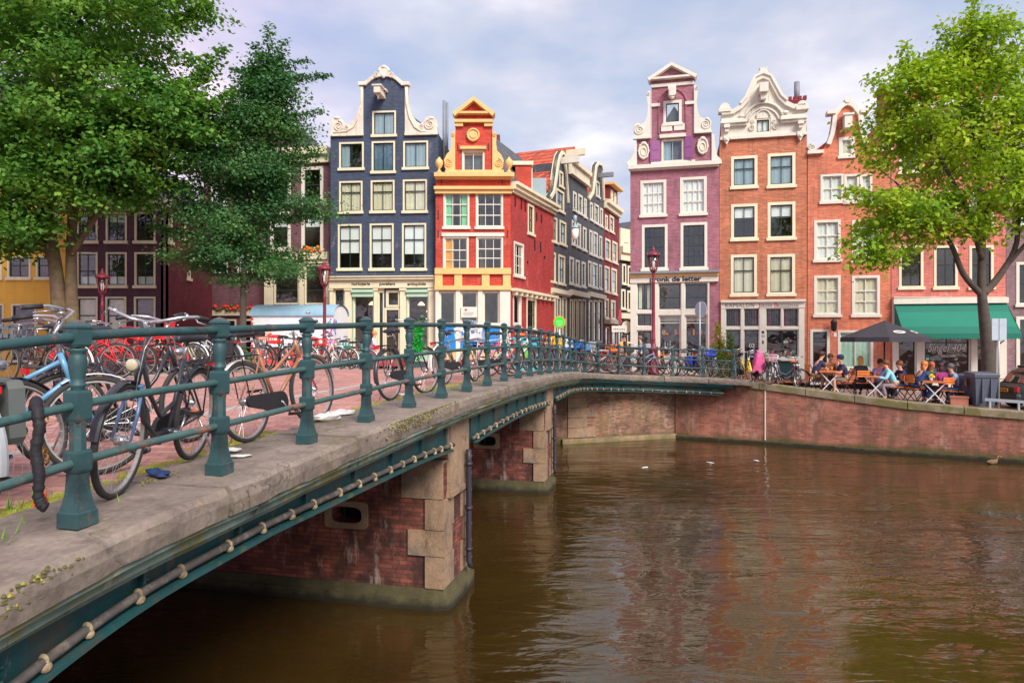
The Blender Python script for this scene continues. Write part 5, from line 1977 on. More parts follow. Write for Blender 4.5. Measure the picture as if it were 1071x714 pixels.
f.build(b, 'awning_arm', M['iron'])
for px, py, tx, sz, sh, wd in ((990, 367.5, 'Singel 404', .55, .28, 1.62), (992, 373.5, 'lunchroom', .24, .2, .62)):
    u, v = f.p(px, py)
    lettering(tx, sz, M['letter_white'], f.root, (u * f.d.x - .04 * f.d.y, u * f.d.y + .04 * f.d.x, v), (R(90), 0, f.ang), width=wd, shear=sh)
b = MB()
f.bx(b, 967.5, 370, 972.4, 380, .0, .03, 0)
for i in range(3):
    f.bx(b, 968.3, 371 + i * 3.1, 971.6, 373.2 + i * 3.1, .01, 0, 1 + i % 2)
f.build(b, 'menu_board', [M['iron'], mat('menu_green', srgb(30, 150, 110), .6), M['letter_white']])
b = MB()
random.seed(5)
for i in range(22):
    x = random.uniform(967, 1012)
    y = random.uniform(372, 386)
    f.bx(b, x, y, x + random.uniform(1, 4), min(391, y + random.uniform(2, 6)), -.35, .6, i % 4)
f.build(b, 'shop_display', [M['greyblue'], M['cream'], M['shopdark'], M['bluepane']])
b = MB()
u = f.u(933)
b.box(u + .1, u + 1.1, 2, 3, top - .2, top + 1.9)
b.box(u + .0, u + 1.2, 1.9, 3.1, top + 1.7, top + 1.9)
b.box(u + 4.0, u + 5.3, 1, 2.2, top - .2, top + 2.6)
f.build(b, 'chimney', M['darkred'])

# ---- grey-mauve house at the right edge
f = rhouse('grey_mauve_house', 'grey mauve brick house at the right edge beyond the café awning', 1052.4, 1150, 1.5)
for y0, y1 in ((140, 178), (198, 236), (274, 319)):
    for x0, x1 in ((1063, 1086), (1098, 1121)):
        f.win(x0, y0, x1, y1, 2, (.5,), 'white', 'darkwood', random.choice(['none', 'sides']), fw=.12)
f.win(1063, 331, 1086, 412, 1, (.75,), 'white', 'iron', 'none', name='door', fw=.14, sill=False)
f.win(1098, 331, 1130, 390, 2, (.7,), 'white', 'darkwood', name='shop_window', fw=.12)
top = f.p(1090, 120)[1]
f.wall([(0, -.6), (f.W, -.6), (f.W, top), (0, top)], 'greymauve', 10, top, 'slate', top + 2.4)
b = MB()
b.box(0, f.W, -.4, .3, top - .1, top + .25)
b.box(0, f.W, -.2, .0, top - .5, top - .1)
f.build(b, 'cornice', M['white'])
# ------------------------------------------------------------------ trees and plants
random.seed(11)
nrng = np.random.default_rng(5)


def leaf_mesh(name, clusters, per, L, flat, mt, parent, droop=.25, spread=(.55, .55, .32), wid=.34, loc=None):
    """leaf blades spread in loose sprays round each cluster centre"""
    top_ = max(c[2] for c in clusters)
    per = np.array([max(8, int(per * min(1, (c[2] / top_) ** 1.3 * 1.45))) for c in clusters])
    C = np.repeat(np.array([c[0] for c in clusters], dtype=np.float32), per, axis=0)
    O = np.repeat(np.array([c[1] for c in clusters], dtype=np.float32), per, axis=0)
    Sc = np.repeat(np.array([c[2] for c in clusters], dtype=np.float32), per)
    n = len(C)
    # flattened sprays: gaussian disc stretched along the outward direction
    g = nrng.normal(size=(n, 3)).astype(np.float32) * np.array(spread, dtype=np.float32) * Sc[:, None]
    along = nrng.uniform(-.7, .7, n).astype(np.float32) * Sc
    Pp = C + g + O * along[:, None]
    rad = np.linalg.norm(g[:, :2], axis=1)
    Pp[:, 2] -= droop * rad
    # crumple: fine sub-clumps so that gaps stay open
    up = np.tile(np.array([0, 0, 1], dtype=np.float32), (n, 1)) + nrng.normal(size=(n, 3)).astype(np.float32) * (1 - flat) + O * .35
    up /= np.linalg.norm(up, axis=1)[:, None]
    a = nrng.normal(size=(n, 3)).astype(np.float32) + O * .8
    a[:, 2] -= .45
    a -= up * (a * up).sum(1)[:, None]
    a /= np.linalg.norm(a, axis=1)[:, None] + 1e-6
    s = np.cross(up, a)
    ln = (L * nrng.uniform(.45, 1.45, n)).astype(np.float32)[:, None]
    w = ln * wid
    v = np.empty((n, 4, 3), dtype=np.float32)
    v[:, 0] = Pp
    v[:, 1] = Pp + a * ln * .45 + s * w - up * ln * .06
    v[:, 2] = Pp + a * ln - up * ln * .16
    v[:, 3] = Pp + a * ln * .45 - s * w - up * ln * .06
    me = bpy.data.meshes.new(name)
    me.vertices.add(n * 4)
    me.vertices.foreach_set('co', v.reshape(-1))
    me.loops.add(n * 4)
    me.loops.foreach_set('vertex_index', np.arange(n * 4, dtype=np.int32))
    me.polygons.add(n)
    me.polygons.foreach_set('loop_start', np.arange(0, n * 4, 4, dtype=np.int32))
    me.polygons.foreach_set('loop_total', np.full(n, 4, dtype=np.int32))
    me.materials.append(mt)
    me.update(calc_edges=True)
    me.validate()
    o = bpy.data.objects.new(name, me)
    COL.objects.link(o)
    o.parent = parent
    if loc:
        o.location = loc
    return o


def bent(a, b, n=6, sag=.12, rnd_=.08):
    a, b = Vector(a), Vector(b)
    L = (b - a).length
    off = Vector((random.uniform(-1, 1), random.uniform(-1, 1), random.uniform(.2, 1))) * L * sag
    return [a.lerp(b, i / n) + off * math.sin(math.pi * i / n) + Vector((random.uniform(-1, 1), random.uniform(-1, 1), random.uniform(-1, 1))) * L * rnd_ * .3 * (0 < i < n) for i in range(n + 1)]


def tree(name, label, base, stems, blobs, per, L, flat, leafm, bark, cs=1.0, droop=.25, spread=(.55, .55, .32), spikes=()):
    root = thing(name, label, 'tree', base)
    tb = MB()
    skel = []
    for pts, r0, r1 in stems:
        pts = [Vector(p) for p in pts]
        fine = []
        for i in range(len(pts) - 1):
            p0, p1, p2, p3 = pts[max(0, i - 1)], pts[i], pts[i + 1], pts[min(len(pts) - 1, i + 2)]
            for j in range(5):
                f = j / 5
                fine.append(.5 * ((2 * p1) + (p2 - p0) * f + (2 * p0 - 5 * p1 + 4 * p2 - p3) * f * f + (3 * p1 - p0 - 3 * p2 + p3) * f ** 3))
        fine.append(pts[-1])
        n = len(fine)
        rs = [r0 + (r1 - r0) * i / (n - 1) for i in range(n)]
        if fine[0].z < .3:
            for i in range(n):
                rs[i] *= 1 + .55 * math.exp(-max(0, fine[i].z) * 2.6)
        tb.tube(fine, rs, 12 if r0 > .15 else 8)
        skel += [(p, r) for p, r in zip(fine, rs)][n // 4:]
    cl = []
    for (cx, cy, cz, rx, ry, rz, n) in blobs:
        for _ in range(n):
            d = Vector((random.gauss(0, 1), random.gauss(0, 1), random.gauss(0, 1))).normalized()
            q = random.random() ** .42
            p = Vector((cx + d.x * rx * q, cy + d.y * ry * q, cz + d.z * rz * q))
            o = Vector((d.x * .9, d.y * .9, d.z * .35))
            cl.append((tuple(p), tuple(o), cs * random.uniform(.6, 1.15)))
    for tip, ln_, n_, sz_ in spikes:      # shoots that stand out of the outline
        tp = Vector(tip)
        ax_ = min((s[0] for s in skel), key=lambda q: (q - tp).length)
        d_ = (tp - ax_ + Vector((0, 0, .5))).normalized()
        for i in range(n_):
            f_ = i / max(1, n_ - 1)
            cl.append((tuple(tp - d_ * ln_ * (1 - f_)), tuple(d_), sz_ * (1.0 - .55 * f_)))
    cl.sort(key=lambda c: min((Vector(c[0]) - s[0]).length for s in skel))
    for c in cl:
        p = Vector(c[0])
        best = min(skel, key=lambda s: (s[0] - p).length + max(0, s[0].z - p.z) * 1.2)
        pts = bent(best[0], p, 5)
        r = max(.012, min(best[1] * .6, .012 + .012 * (best[0] - p).length))
        tb.tube(pts, [r * (1 - .7 * i / 5) for i in range(6)], 5, cap=False)
        skel += [(q, r * .7) for q in pts[2:]]
    tb.build('trunk', bark, root)
    leaf_mesh('crown', cl, per, L, flat, leafm, root, droop, spread)
    return root


bark = mat('brown_bark', srgb(112, 92, 72), .9, var=.3, scale=4, bump=.8, bscale=14, streak=.4, stain=srgb(120, 118, 60), stain_amt=.5, stain_scale=2)
bark_dark = mat('dark_bark', srgb(84, 74, 66), .9, var=.3, scale=4, bump=.8, bscale=14, streak=.4)
lf_left = leaf_mat('elm_leaves', (.035, .125, .026), (.12, .30, .05), (.30, .47, .075), .5)
lf_cone = leaf_mat('hornbeam_leaves', (.035, .12, .05), (.08, .22, .08), (.17, .33, .10), .6)
lf_right = leaf_mat('young_elm_leaves', (.12, .28, .02), (.32, .50, .03), (.58, .65, .05), .7)

tree('elm_tree', 'broad leafy green tree towering over the yellow house at the left', (-17.3, 26, 1.95),
     [([(0, 0, -.2), (.1, 0, 1.6), (-.05, 0, 4.2), (-.5, .1, 6.8), (-.8, .2, 9.5), (-.6, .2, 13)], .36, .07),
      ([(.38, .1, -.2), (.5, .1, 1.8), (.45, .1, 4.2), (.6, 0, 6.5), (1.3, -.2, 9), (1.6, -.1, 12.5)], .3, .06),
      ([(-.1, 0, 4.5), (-1.4, .2, 7), (-2.8, .3, 9)], .16, .04), ([(.5, 0, 5), (2.2, -.4, 7.2), (3.8, -.6, 9.6)], .14, .04),
      ([(-.3, 0, 5.6), (-.9, -1.4, 7.6), (-1.2, -2.4, 10)], .12, .04), ([(.6, 0, 6), (1.1, -1.5, 8), (1.5, -2.4, 11)], .12, .04)],
     [(.4, 0, 11.4, 5.1, 4.2, 4.8, 150), (-3.0, -1.2, 5.9, 3.0, 2.4, 1.3, 30), (2.4, -.6, 7.9, 1.9, 2.0, 1.1, 22), (4.3, -.6, 10.2, 1.9, 2.0, 2.0, 34), (-4.2, 0, 9, 2.6, 2.4, 3, 34), (1.2, -.8, 14.6, 4.6, 3.6, 2.6, 56),
      (.4, -2, 8.9, 2.9, 1.6, 1.8, 30), (-.6, -1.5, 6.3, 1.3, 1.0, .6, 7)],
     330, .18, .4, lf_left, bark, .98, .28, (.55, .55, .22),
     [((6.4, -.5, 12.6), 1.8, 6, .6), ((6.7, -.5, 11.0), 1.8, 6, .6), ((5.6, 0, 14.6), 1.6, 6, .6), ((6.0, -.6, 9.4), 1.6, 6, .55), ((-5.2, -.4, 6.0), 1.5, 5, .6), ((3.6, -.6, 7.0), 1.4, 5, .55), ((5.0, -.4, 8.2), 1.4, 5, .55)])
tree('hornbeam_tree', 'dark green conical tree in front of the plum mansard house', (-10.7, 27, 2.2),
     [([(0, 0, -.2), (.05, 0, 2), (.15, 0, 5), (.6, 0, 9), (1.1, 0, 12.8)], .17, .03)],
     [(-.3, 0, 4.8, 2.7, 2.2, 1.2, 44), (-.3, 0, 6.6, 2.5, 2.1, 1.2, 46), (.2, 0, 8.3, 1.9, 1.7, 1.1, 44), (.6, 0, 9.9, 1.4, 1.2, 1.0, 34), (.9, 0, 11.3, .95, .8, .9, 24), (1.1, 0, 12.3, .4, .35, .5, 5), (2.0, 0, 9.4, .5, .4, .7, 6), (-2.5, 0, 7.6, .6, .5, .4, 5), (2.6, 0, 6.8, .8, .6, .5, 7)],
     320, .125, .5, lf_cone, bark_dark, .76, .2, (.6, .6, .23),
     [((1.1, 0, 13.9), 2.2, 7, .42), ((.5, .1, 13.2), 1.6, 5, .4), ((1.7, 0, 13.3), 1.8, 6, .4), ((2.5, .1, 12.6), 2.2, 7, .4), ((3.3, 0, 12.0), 2.6, 9, .42), ((3.0, .1, 10.6), 1.8, 6, .45), ((-.2, 0, 12.2), 1.5, 5, .42), ((-.9, 0, 10.9), 1.4, 5, .48), ((-2.0, 0, 9.4), 1.4, 5, .5), ((3.0, 0, 8.9), 1.4, 5, .5), ((-3.1, 0, 7.9), 1.5, 5, .5), ((-3.4, 0, 6.0), 1.4, 5, .55), ((2.9, 0, 6.6), 1.4, 5, .5), ((1.5, .2, 12.8), 1.5, 5, .4)])
tree('young_elm_tree', 'yellow green leafy tree by the wheelie bin at the right', (16.35, 23.4, 1.46),
     [([(0, 0, -.2), (-.02, 0, 1.5), (-.16, 0, 3.0), (-.25, 0, 4.0), (-.2, .1, 6.5), (-.5, .1, 9.5), (-.6, 0, 12.4)], .24, .04),
      ([(-.22, 0, 3.75), (-.95, -.1, 4.5), (-1.5, -.2, 5.6), (-2.6, -.3, 6.8), (-3.4, -.3, 7.6)], .12, .03),
      ([(-.22, 0, 3.8), (.4, 0, 4.5), (.95, 0, 5.6), (1.1, .1, 7.6), (1.6, .1, 10)], .14, .03), ([(.6, 0, 4.8), (1.5, -.3, 6), (2.6, -.4, 7.4)], .09, .03),
      ([(-.25, 0, 5), (-1.0, -.4, 6.6), (-2.1, -.5, 8.6), (-2.6, -.4, 10.4)], .1, .03), ([(-.2, 0, 6.4), (.4, -.3, 8.2), (.7, -.3, 11)], .08, .03)],
     [(-.8, 0, 9.0, 3.1, 2.6, 2.3, 74), (-3.1, -.2, 6.6, 1.7, 1.4, 1.1, 28), (-.4, 0, 11.6, 1.8, 1.5, 1.6, 40), (-2.7, 0, 10.2, 1.6, 1.3, 1.7, 36), (2.3, 0, 9.8, 2.0, 2.0, 2.4, 56), (2.2, 0, 7.2, 2.1, 1.6, 1.4, 26), (-4.1, -.3, 5.3, .7, .7, .45, 8), (-1.4, -.6, 5.9, 1.2, .9, .7, 9), (.3, -.8, 7.0, 1.6, 1.2, 1.0, 15), (4.2, 0, 9, 1.5, 1.5, 2, 16), (-.4, 0, 13.0, .45, .45, .6, 6)],
     150, .16, .4, lf_right, bark_dark, .7, .25, (.55, .55, .3),
     [((-.5, 0, 13.9), 1.6, 6, .42), ((-1.7, 0, 13.0), 1.4, 5, .42), ((.8, 0, 13.1), 1.4, 5, .42), ((2.0, 0, 12.9), 1.4, 5, .45), ((-2.9, 0, 12.3), 1.4, 5, .45), ((-4.0, 0, 11.2), 1.4, 5, .45), ((-4.6, 0, 9.4), 1.4, 5, .45), ((-4.9, -.2, 7.4), 1.4, 5, .45), ((-4.9, -.2, 5.6), 1.2, 5, .42), ((-3.6, -.3, 4.9), 1.2, 4, .4)])


def shrub(name, label, base, cones, leafm, per=120, L=.09, cat='plant', pot=None, flowers=None):
    root = thing(name, label, cat, base)
    cl = []
    st_ = MB()
    for (x, y, r, z0, z1, n) in cones:
        st_.tube([(x, y, 0), (x + .03, y, z1 * .6), (x, y, z1 * .96)], [.025, .018, .006], 6)
        for i in range(n):
            f = i / n
            a = random.uniform(0, 6.28)
            rr = r * (1 - f * .85) * random.uniform(.2, .8)
            cl.append(((x + rr * math.cos(a), y + rr * math.sin(a), z0 + (z1 - z0) * f), (math.cos(a) * .3, math.sin(a) * .3, .7), max(.3, 1 - f * .7)))
    st_.build('stem', bark, root)
    leaf_mesh('foliage', cl, per, L, .1, leafm, root, 0, (.1, .1, .12), .3)
    if pot:
        b = MB()
        b.lathe([(pot * .8, 0), (pot, .4), (pot * 1.06, .4), (pot * 1.06, .46), (pot * .9, .46)], 12)
        b.build('pot', M['teal_dark'], root)
    if flowers:
        b = MB()
        for i in range(flowers[1]):
            c = random.choice(cl)[0]
            b.ball((c[0] + random.uniform(-.1, .1), c[1] - .1, c[2]), random.uniform(.035, .06), 6, 4)
        b.build('flower', flowers[0], root)
    return root


lf_plant = leaf_mat('shrub_leaves', (.06, .15, .02), (.14, .26, .03), (.34, .40, .05), 2)
lf_golden = leaf_mat('golden_leaves', (.16, .24, .02), (.34, .38, .03), (.55, .46, .05), 2)
pinkfl = mat('pink_petals', srgb(235, 150, 180), .7)
shrub('golden_shrub', 'tall golden green pointed shrub against the mauve house wall', (at(751, 31), 31, gz(9.4, 31)), [(0, 0, .42, .3, 2.5, 26), (.25, .1, .25, .3, 1.7, 12)], lf_golden, 90, .09, flowers=(pinkfl, 9))
shrub('green_shrub', 'leaning bright green pointed shrub at the left of the salon door', (at(763, 30.4), 30.4, gz(9.7, 30)), [(0, 0, .34, .3, 2.1, 22), (-.3, 0, .3, .3, 1.2, 10)], lf_plant, 90, .09)
shrub('leafy_shrub', 'low leafy shrub beside parked bikes below the blue sign', (at(742, 29), 29, gz(8.4, 29)), [(0, 0, .5, .2, 1.25, 16), (.5, .1, .4, .2, 1.0, 10)], lf_plant, 110, .1)
shrub('potted_plant', 'potted green plant in front of the purple brick house lane', (at(203, 30), 30, gz(-14, 30)), [(0, 0, .5, .4, 1.3, 16)], lf_plant, 110, .1, pot=.28)

# ------------------------------------------------------------------ street lamps
M['lamp_red'] = mat('maroon_lamp_paint', srgb(128, 40, 58), .45, var=.12, scale=5, streak=.2)
M['lamp_glass'] = glass_mat('lantern_glass', (.95, .93, .9), 2.5)
M['milk'] = mat('milk_glass', srgb(236, 232, 222), .35, var=0)


def lamp_post(label, x, y, h, thick=1.0):
    z = gz(x, y)
    r = thing('street_lamp', label, 'street lamp', (x, y, z))
    b = MB()
    T = thick
    b.lathe([(.17 * T, 0), (.17 * T, .12), (.14 * T, .16), (.15 * T, .5), (.13 * T, .9), (.15 * T, .93), (.15 * T, 1.0), (.08 * T, 1.06), (.07, 1.3), (.085, 1.34), (.07, 1.38), (.055, h - 1.3), (.075, h - 1.26), (.05, h - 1.2), (.042, h - .84), (.07, h - .8), (.03, h - .78)], 14)
    b.build('post', M['lamp_red'], r)
    f_ = MB()
    z0, z1 = h - .76, h - .22
    w0, w1 = .13, .235
    for i in range(6):
        a = math.pi / 3 * i
        a2 = math.pi / 3 * (i + 1)
        p0 = Vector((w0 * math.cos(a), w0 * math.sin(a), z0))
        p1 = Vector((w1 * math.cos(a), w1 * math.sin(a), z1))
        q1 = Vector((w1 * math.cos(a2), w1 * math.sin(a2), z1))
        q0 = Vector((w0 * math.cos(a2), w0 * math.sin(a2), z0))
        f_.bar(p0, p1, .022)
        f_.bar(p1, q1, .03)
        f_.bar(p0, q0, .026)
        f_.prism([(-.05, 0), (.05, 0), (0, .13)], -.008, .008, 0, M=Matrix.Translation(p1 + Vector((0, 0, .0))) @ Matrix.Rotation(a + math.pi / 2, 4, 'Z'))
        f_.bar(Vector((.03 * math.cos(a), .03 * math.sin(a), z0 - .14)), p0, .02)
    f_.lathe([(.255, z1), (.26, z1 + .03), (.15, z1 + .13), (.08, z1 + .16), (.07, z1 + .2), (.09, z1 + .22), (.04, z1 + .27), (.03, z1 + .33), (.004, z1 + .38)], 12)
    lo = f_.build('lantern', M['lamp_red'], r)
    g_ = MB()
    g_.lathe([(w0 - .008, z0 + .01), (w1 - .008, z1 - .01)], 6)
    g_.build('pane', M['lamp_glass'], lo)
    g_ = MB()
    g_.lathe([(.03, z0 + .04), (.05, z0 + .1), (.06, z0 + .28), (.03, z0 + .36)], 10)
    g_.build('bulb', M['milk'], lo)
    return r


lamp_post('maroon lantern street lamp behind the white trailer', at(339.5, 25.2), 25.2, 4.05)
lamp_post('maroon lantern street lamp in front of the purple brick house', at(107, 26), 26, 4.05)
lamp_post('maroon lantern street lamp standing by the railing before the mauve house', at(683.5, 26.0), 26.0, 4.75, 1.25)

hl = thing('hanging_lamp', 'white street lantern hung on a wire across the side street', 'lamp', (at(601.5, 36.5), 36.5, 9.4))
b = MB()
b.lathe([(.02, 1.0), (.10, .95), (.10, .7), (.05, .66), (.06, .5), (.24, .34), (.25, .3), (.22, .3)], 14)
b.build('lamp_hood', M['greyblue'], hl)
b = MB()
b.lathe([(.2, .3), (.19, -.1), (.13, -.28), (.02, -.34)], 14)
b.build('lamp_glass', M['milk'], hl)
b = MB()
b.tube([(0, 0, 1.0), (0, 0, 1.35)], .012, 5)
pA, pB = Vector((-2.35, 1.2, 1.9)), Vector((2.4, -.4, 2.1))
b.tube([pA.lerp(pB, i / 8) - Vector((0, 0, .6 * math.sin(math.pi * i / 8))) for i in range(9)], .01, 5)
b.build('wire', M['iron'], hl)

# ------------------------------------------------------------------ signs
M['sign_back'] = mat('grey_sign_back', srgb(176, 186, 196), .45, var=.06)
M['pole'] = mat('galvanised_pole', srgb(168, 176, 180), .45, metal=.3, var=.1)


def pole_sign(name, label, x, y, ztop, build, zg=None, r=.032):
    z = gz(x, y) if zg is None else zg
    o = thing(name, label, 'sign', (x, y, z))
    b = MB()
    b.tube([(0, 0, 0), (0, 0, ztop - z)], r, 8)
    b.build('pole', M['pole'], o)
    build(o, ztop - z)
    return o


def green_round(o, h):
    b = MB()
    n = 24
    b.prism([(.2 * math.cos(2 * math.pi * i / 8 + .39), h - .2 + .2 * math.sin(2 * math.pi * i / 8 + .39)) for i in range(8)], -.05, -.035)
    b.build('sign_border', mat('sign_orange', srgb(236, 120, 40), .5), o)
    b = MB()
    b.prism([(.165 * math.cos(2 * math.pi * i / n), h - .2 + .165 * math.sin(2 * math.pi * i / n)) for i in range(n)], -.062, -.051)
    s_ = b.build('sign_plate', mat('sign_green', srgb(30, 214, 40), .45, var=.03), o)
    b = MB()
    for zz_, w_ in ((.05, .09), (.0, .1), (-.06, .09), (-.1, .05)):
        b.box(-w_, w_, -.066, -.0625, h - .2 + zz_ - .012, h - .2 + zz_ + .012)
    b.build('sign_print', mat('sign_pale_green', srgb(150, 240, 150), .5), s_)


pole_sign('round_sign', 'bright green round sign with orange border on a thin pole', at(585, 21), 21, EYE + 27 * 21 / FL, green_round, 2.6)


def street_name(o, h):
    b = MB()
    b.box(-.3, .3, -.06, -.035, h - .62, h - .37)
    s_ = b.build('name_plate', M['white'], o)
    b = MB()
    for i in range(7):
        b.box(-.24 + i * .07, -.2 + i * .07, -.064, -.061, h - .54, h - .54 + random.uniform(.05, .1))
    b.build('name_print', M['letter_grey'], s_)
    b = MB()
    n = 20
    b.prism([(.3 * math.cos(2 * math.pi * i / n), h - .02 + .3 * math.sin(2 * math.pi * i / n)) for i in range(n)], -.055, -.04, 0, M=Matrix.Rotation(R(72), 4, 'Z'))
    b.build('round_plate', mat('traffic_red', srgb(214, 60, 76), .5, var=.04), o)


pole_sign('street_sign', 'white street name plate on a pole at the corner of the side street', at(647.5, 27.5), 27.5, EYE + 26 * 27.5 / FL, street_name)


def round_back(o, h):
    b = MB()
    n = 24
    Mx = Matrix.Rotation(R(-64), 4, 'Z')
    b.prism([(.34 * math.cos(2 * math.pi * i / n), h - .3 + .34 * math.sin(2 * math.pi * i / n)) for i in range(n)], .04, .055, 0, M=Mx)
    b.build('sign_plate', M['sign_back'], o)
    b = MB()
    Mx = Matrix.Rotation(R(-60), 4, 'Z')
    b.prism([(.3 * math.cos(2 * math.pi * i / n), h - .36 + .3 * math.sin(2 * math.pi * i / n)) for i in range(n)], .06, .075, 0, M=Mx)
    b.build('round_plate', mat('traffic_red_rim', srgb(216, 80, 90), .5, var=.04), o)


pole_sign('traffic_sign', 'grey blue round sign back on a tall pole before the mauve shop', at(732, 27), 27, EYE + 41 * 27 / FL, round_back)


def rect_back(o, h):
    b = MB()
    b.box(-.23, .23, -.03, -.015, h - .68, h)
    b.box(-.23, .23, -.034, -.031, h - .2, h - .18)
    b.box(-.01, .01, -.05, -.031, h - .68, h)
    b.build('sign_plate', M['sign_back'], o)


pole_sign('parking_sign', 'blank grey rectangular sign back on a pole beside the tree trunk', at(1044.5, 21.4), 21.4, EYE + 24 * 21.4 / FL, rect_back)
hs = thing('hanging_sign', 'dark oval shop sign hung out over the side street corner', 'sign', (at(656, 36.2), 36.3, EYE + 15 * 36.3 / FL))
b = MB()
n = 24
b.prism([(-.02 + .36 * math.cos(2 * math.pi * i / n), .42 * math.sin(2 * math.pi * i / n)) for i in range(n)], -.03, .03)
b.tube([(.3, 0, .45), (-.3, 0, .45)], .015, 5)
b.build('sign_plate', M['iron'], hs)
b = MB()
b.prism([(-.02 + .27 * math.cos(2 * math.pi * i / n), .33 * math.sin(2 * math.pi * i / n)) for i in range(n)], -.04, -.031)
b.build('sign_face', M['curtain_cream'], hs)

# ------------------------------------------------------------------ white market trailer
tr = thing('market_trailer', 'white ribbed market trailer with pale blue barrel roof and red skirt', 'trailer', (at(263, 27.6), 27.6, gz(-10, 27.6)), R(-3))
Lx, Dy, H0, H1 = 3.35, 2.0, .55, 2.36
b = MB()
b.box(0, Lx, 0, Dy, H0, H1)
for i in range(34):
    b.box(.04 + i * .098, .09 + i * .098, -.014, .0, H0 + .02, H1 - .02)
endp = [(0, H1)] + [(Dy / 2 - Dy / 2 * math.cos(math.pi * i / 14), H1 + .42 * math.sin(math.pi * i / 14)) for i in range(15)]
Mx = Matrix(((0, 1, 0, 0), (1, 0, 0, 0), (0, 0, 1, 0), (0, 0, 0, 1)))
b.prism(endp[1:], .0, .04, 0, M=Mx)
b.prism(endp[1:], Lx - .04, Lx, 0, M=Mx)
b.build('body', mat('white_trailer_paint', srgb(236, 238, 240), .5, var=.04), tr)
b = MB()
vs = []
for x in (-.06, Lx + .06):
    for i in range(15):
        a = math.pi * i / 14
        vs.append((x, Dy / 2 - (Dy / 2 + .06) * math.cos(a), H1 + .015 + .46 * math.sin(a)))
b.add(vs, [(i, i + 1, i + 16, i + 15) for i in range(14)], 0, True)
for i in range(16):
    x = .1 + i * .21
    b.tube([(x, Dy / 2 - (Dy / 2 + .06) * math.cos(math.pi * j / 10), H1 + .015 + .46 * math.sin(math.pi * j / 10)) for j in range(11)], .012, 5)
b.box(-.06, Lx + .06, -.08, -.02, H1 - .03, H1 + .03)
b.build('roof', mat('pale_blue_roof', srgb(150, 184, 204), .5, var=.06), tr)
b = MB()
for i in range(5):
    b.box(.05 + i * .66, .6 + i * .66, -.05, -.015, .35, .98)
b.build('skirt', mat('red_skirt', srgb(232, 66, 48), .55, var=.08), tr)
b = MB()
cols = 5
random.seed(3)
for i in range(60):
    z = random.uniform(H0 + .2, H1 - .1)
    e = random.random() < .5
    if e:
        b.ball((Lx - .1 + random.uniform(-.12, .1), -.03, z), random.uniform(.03, .06), 6, 4, i % cols, (1, .4, 1))
    else:
        b.ball((Lx + .02, random.uniform(0, .4), z), random.uniform(.03, .06), 6, 4, i % cols, (.4, 1, 1))
for i in range(10):
    b.box(-.02, .08, -.03, -.015, H0 + i * .18, H0 + .1 + i * .18, 3)
b.build('decoration', [mat('decor_pink', srgb(230, 90, 180), .6), mat('decor_blue', srgb(90, 120, 210), .6), mat('decor_violet', srgb(160, 110, 210), .6), mat('decor_red', srgb(226, 60, 50), .6), mat('decor_teal', srgb(60, 190, 170), .6)], tr)
for x in (.7, 2.6):
    b = MB()
    b.tube([(x, .1, .32), (x, .3, .32)], .32, 18)
    wo_ = b.build('wheel', M['iron'], tr)
pl_ = thing('planter', 'green wooden planter with trailing leaves by the far railing', 'planter', (at(252, 22.5), 22.5, 2.55))
b = MB()
b.box(-.32, .32, -.2, .2, 0, .75)
for z in (.24, .49):
    b.box(-.33, .33, -.21, .21, z, z + .02)
b.build('crate', mat('planter_green', srgb(40, 96, 90), .6, var=.15), pl_)
leaf_mesh('foliage', [((random.uniform(-.1, .35), random.uniform(-.3, -.1), random.uniform(.1, .95)), (0, -.4, .2), .6) for _ in range(16)], 60, .1, .2, lf_plant, pl_, .1, (.12, .1, .12))
cb = thing('utility_cabinet', 'cyan painted street cabinet by the red side wall behind the railing', 'cabinet', (at(551, 26), 26, 2.45))
b = MB()
b.box(-.5, .5, -.25, .25, .06, 1.3)
b.box(-.53, .53, -.28, .28, 1.3, 1.36)
b.box(-.46, .46, -.22, .22, 0, .06)
b.build('body', M['cyan'], cb)
b = MB()
b.box(-.47, -.01, -.265, -.25, .12, 1.26)
b.box(.01, .47, -.265, -.25, .12, 1.26)
b.box(-.05, -.02, -.28, -.265, .6, .75)
b.build('door', M['cyan'], cb)
# ------------------------------------------------------------------ bicycles
random.seed(19)
M['bike_paint'] = mat('bicycle_paint', (.5, .5, .5), .35, var=.12, scale=8, objcol=True, coat=.2, stain=srgb(120, 72, 46), stain_amt=.7, stain_scale=9, stain_lo=.66)
M['acc_paint'] = mat('accessory_colour', (.5, .5, .5), .6, var=.1, scale=6, objcol=True)
M['tyre'] = mat('black_tyre', srgb(54, 50, 50), .8, var=.25, scale=6)
M['chrome'] = mat('dull_chrome', srgb(190, 190, 190), .3, metal=.85, var=.15, scale=10)
M['alloy'] = mat('worn_alloy_rim', srgb(178, 172, 166), .4, metal=.55, var=.2, scale=9)
M['rubber'] = mat('black_rubber', srgb(40, 38, 42), .6, var=.15)
M['saddle'] = mat('black_saddle', srgb(44, 42, 50), .45, var=.2, scale=8)
M['lamp_lens'] = mat('lamp_lens', srgb(226, 214, 180), .2, var=0)
M['tail_red'] = mat('tail_light_red', srgb(206, 22, 30), .3, var=.05)
M['reflector_orange'] = mat('pedal_reflector', srgb(240, 120, 20), .4, var=0)
WB, RW = 1.08, .345


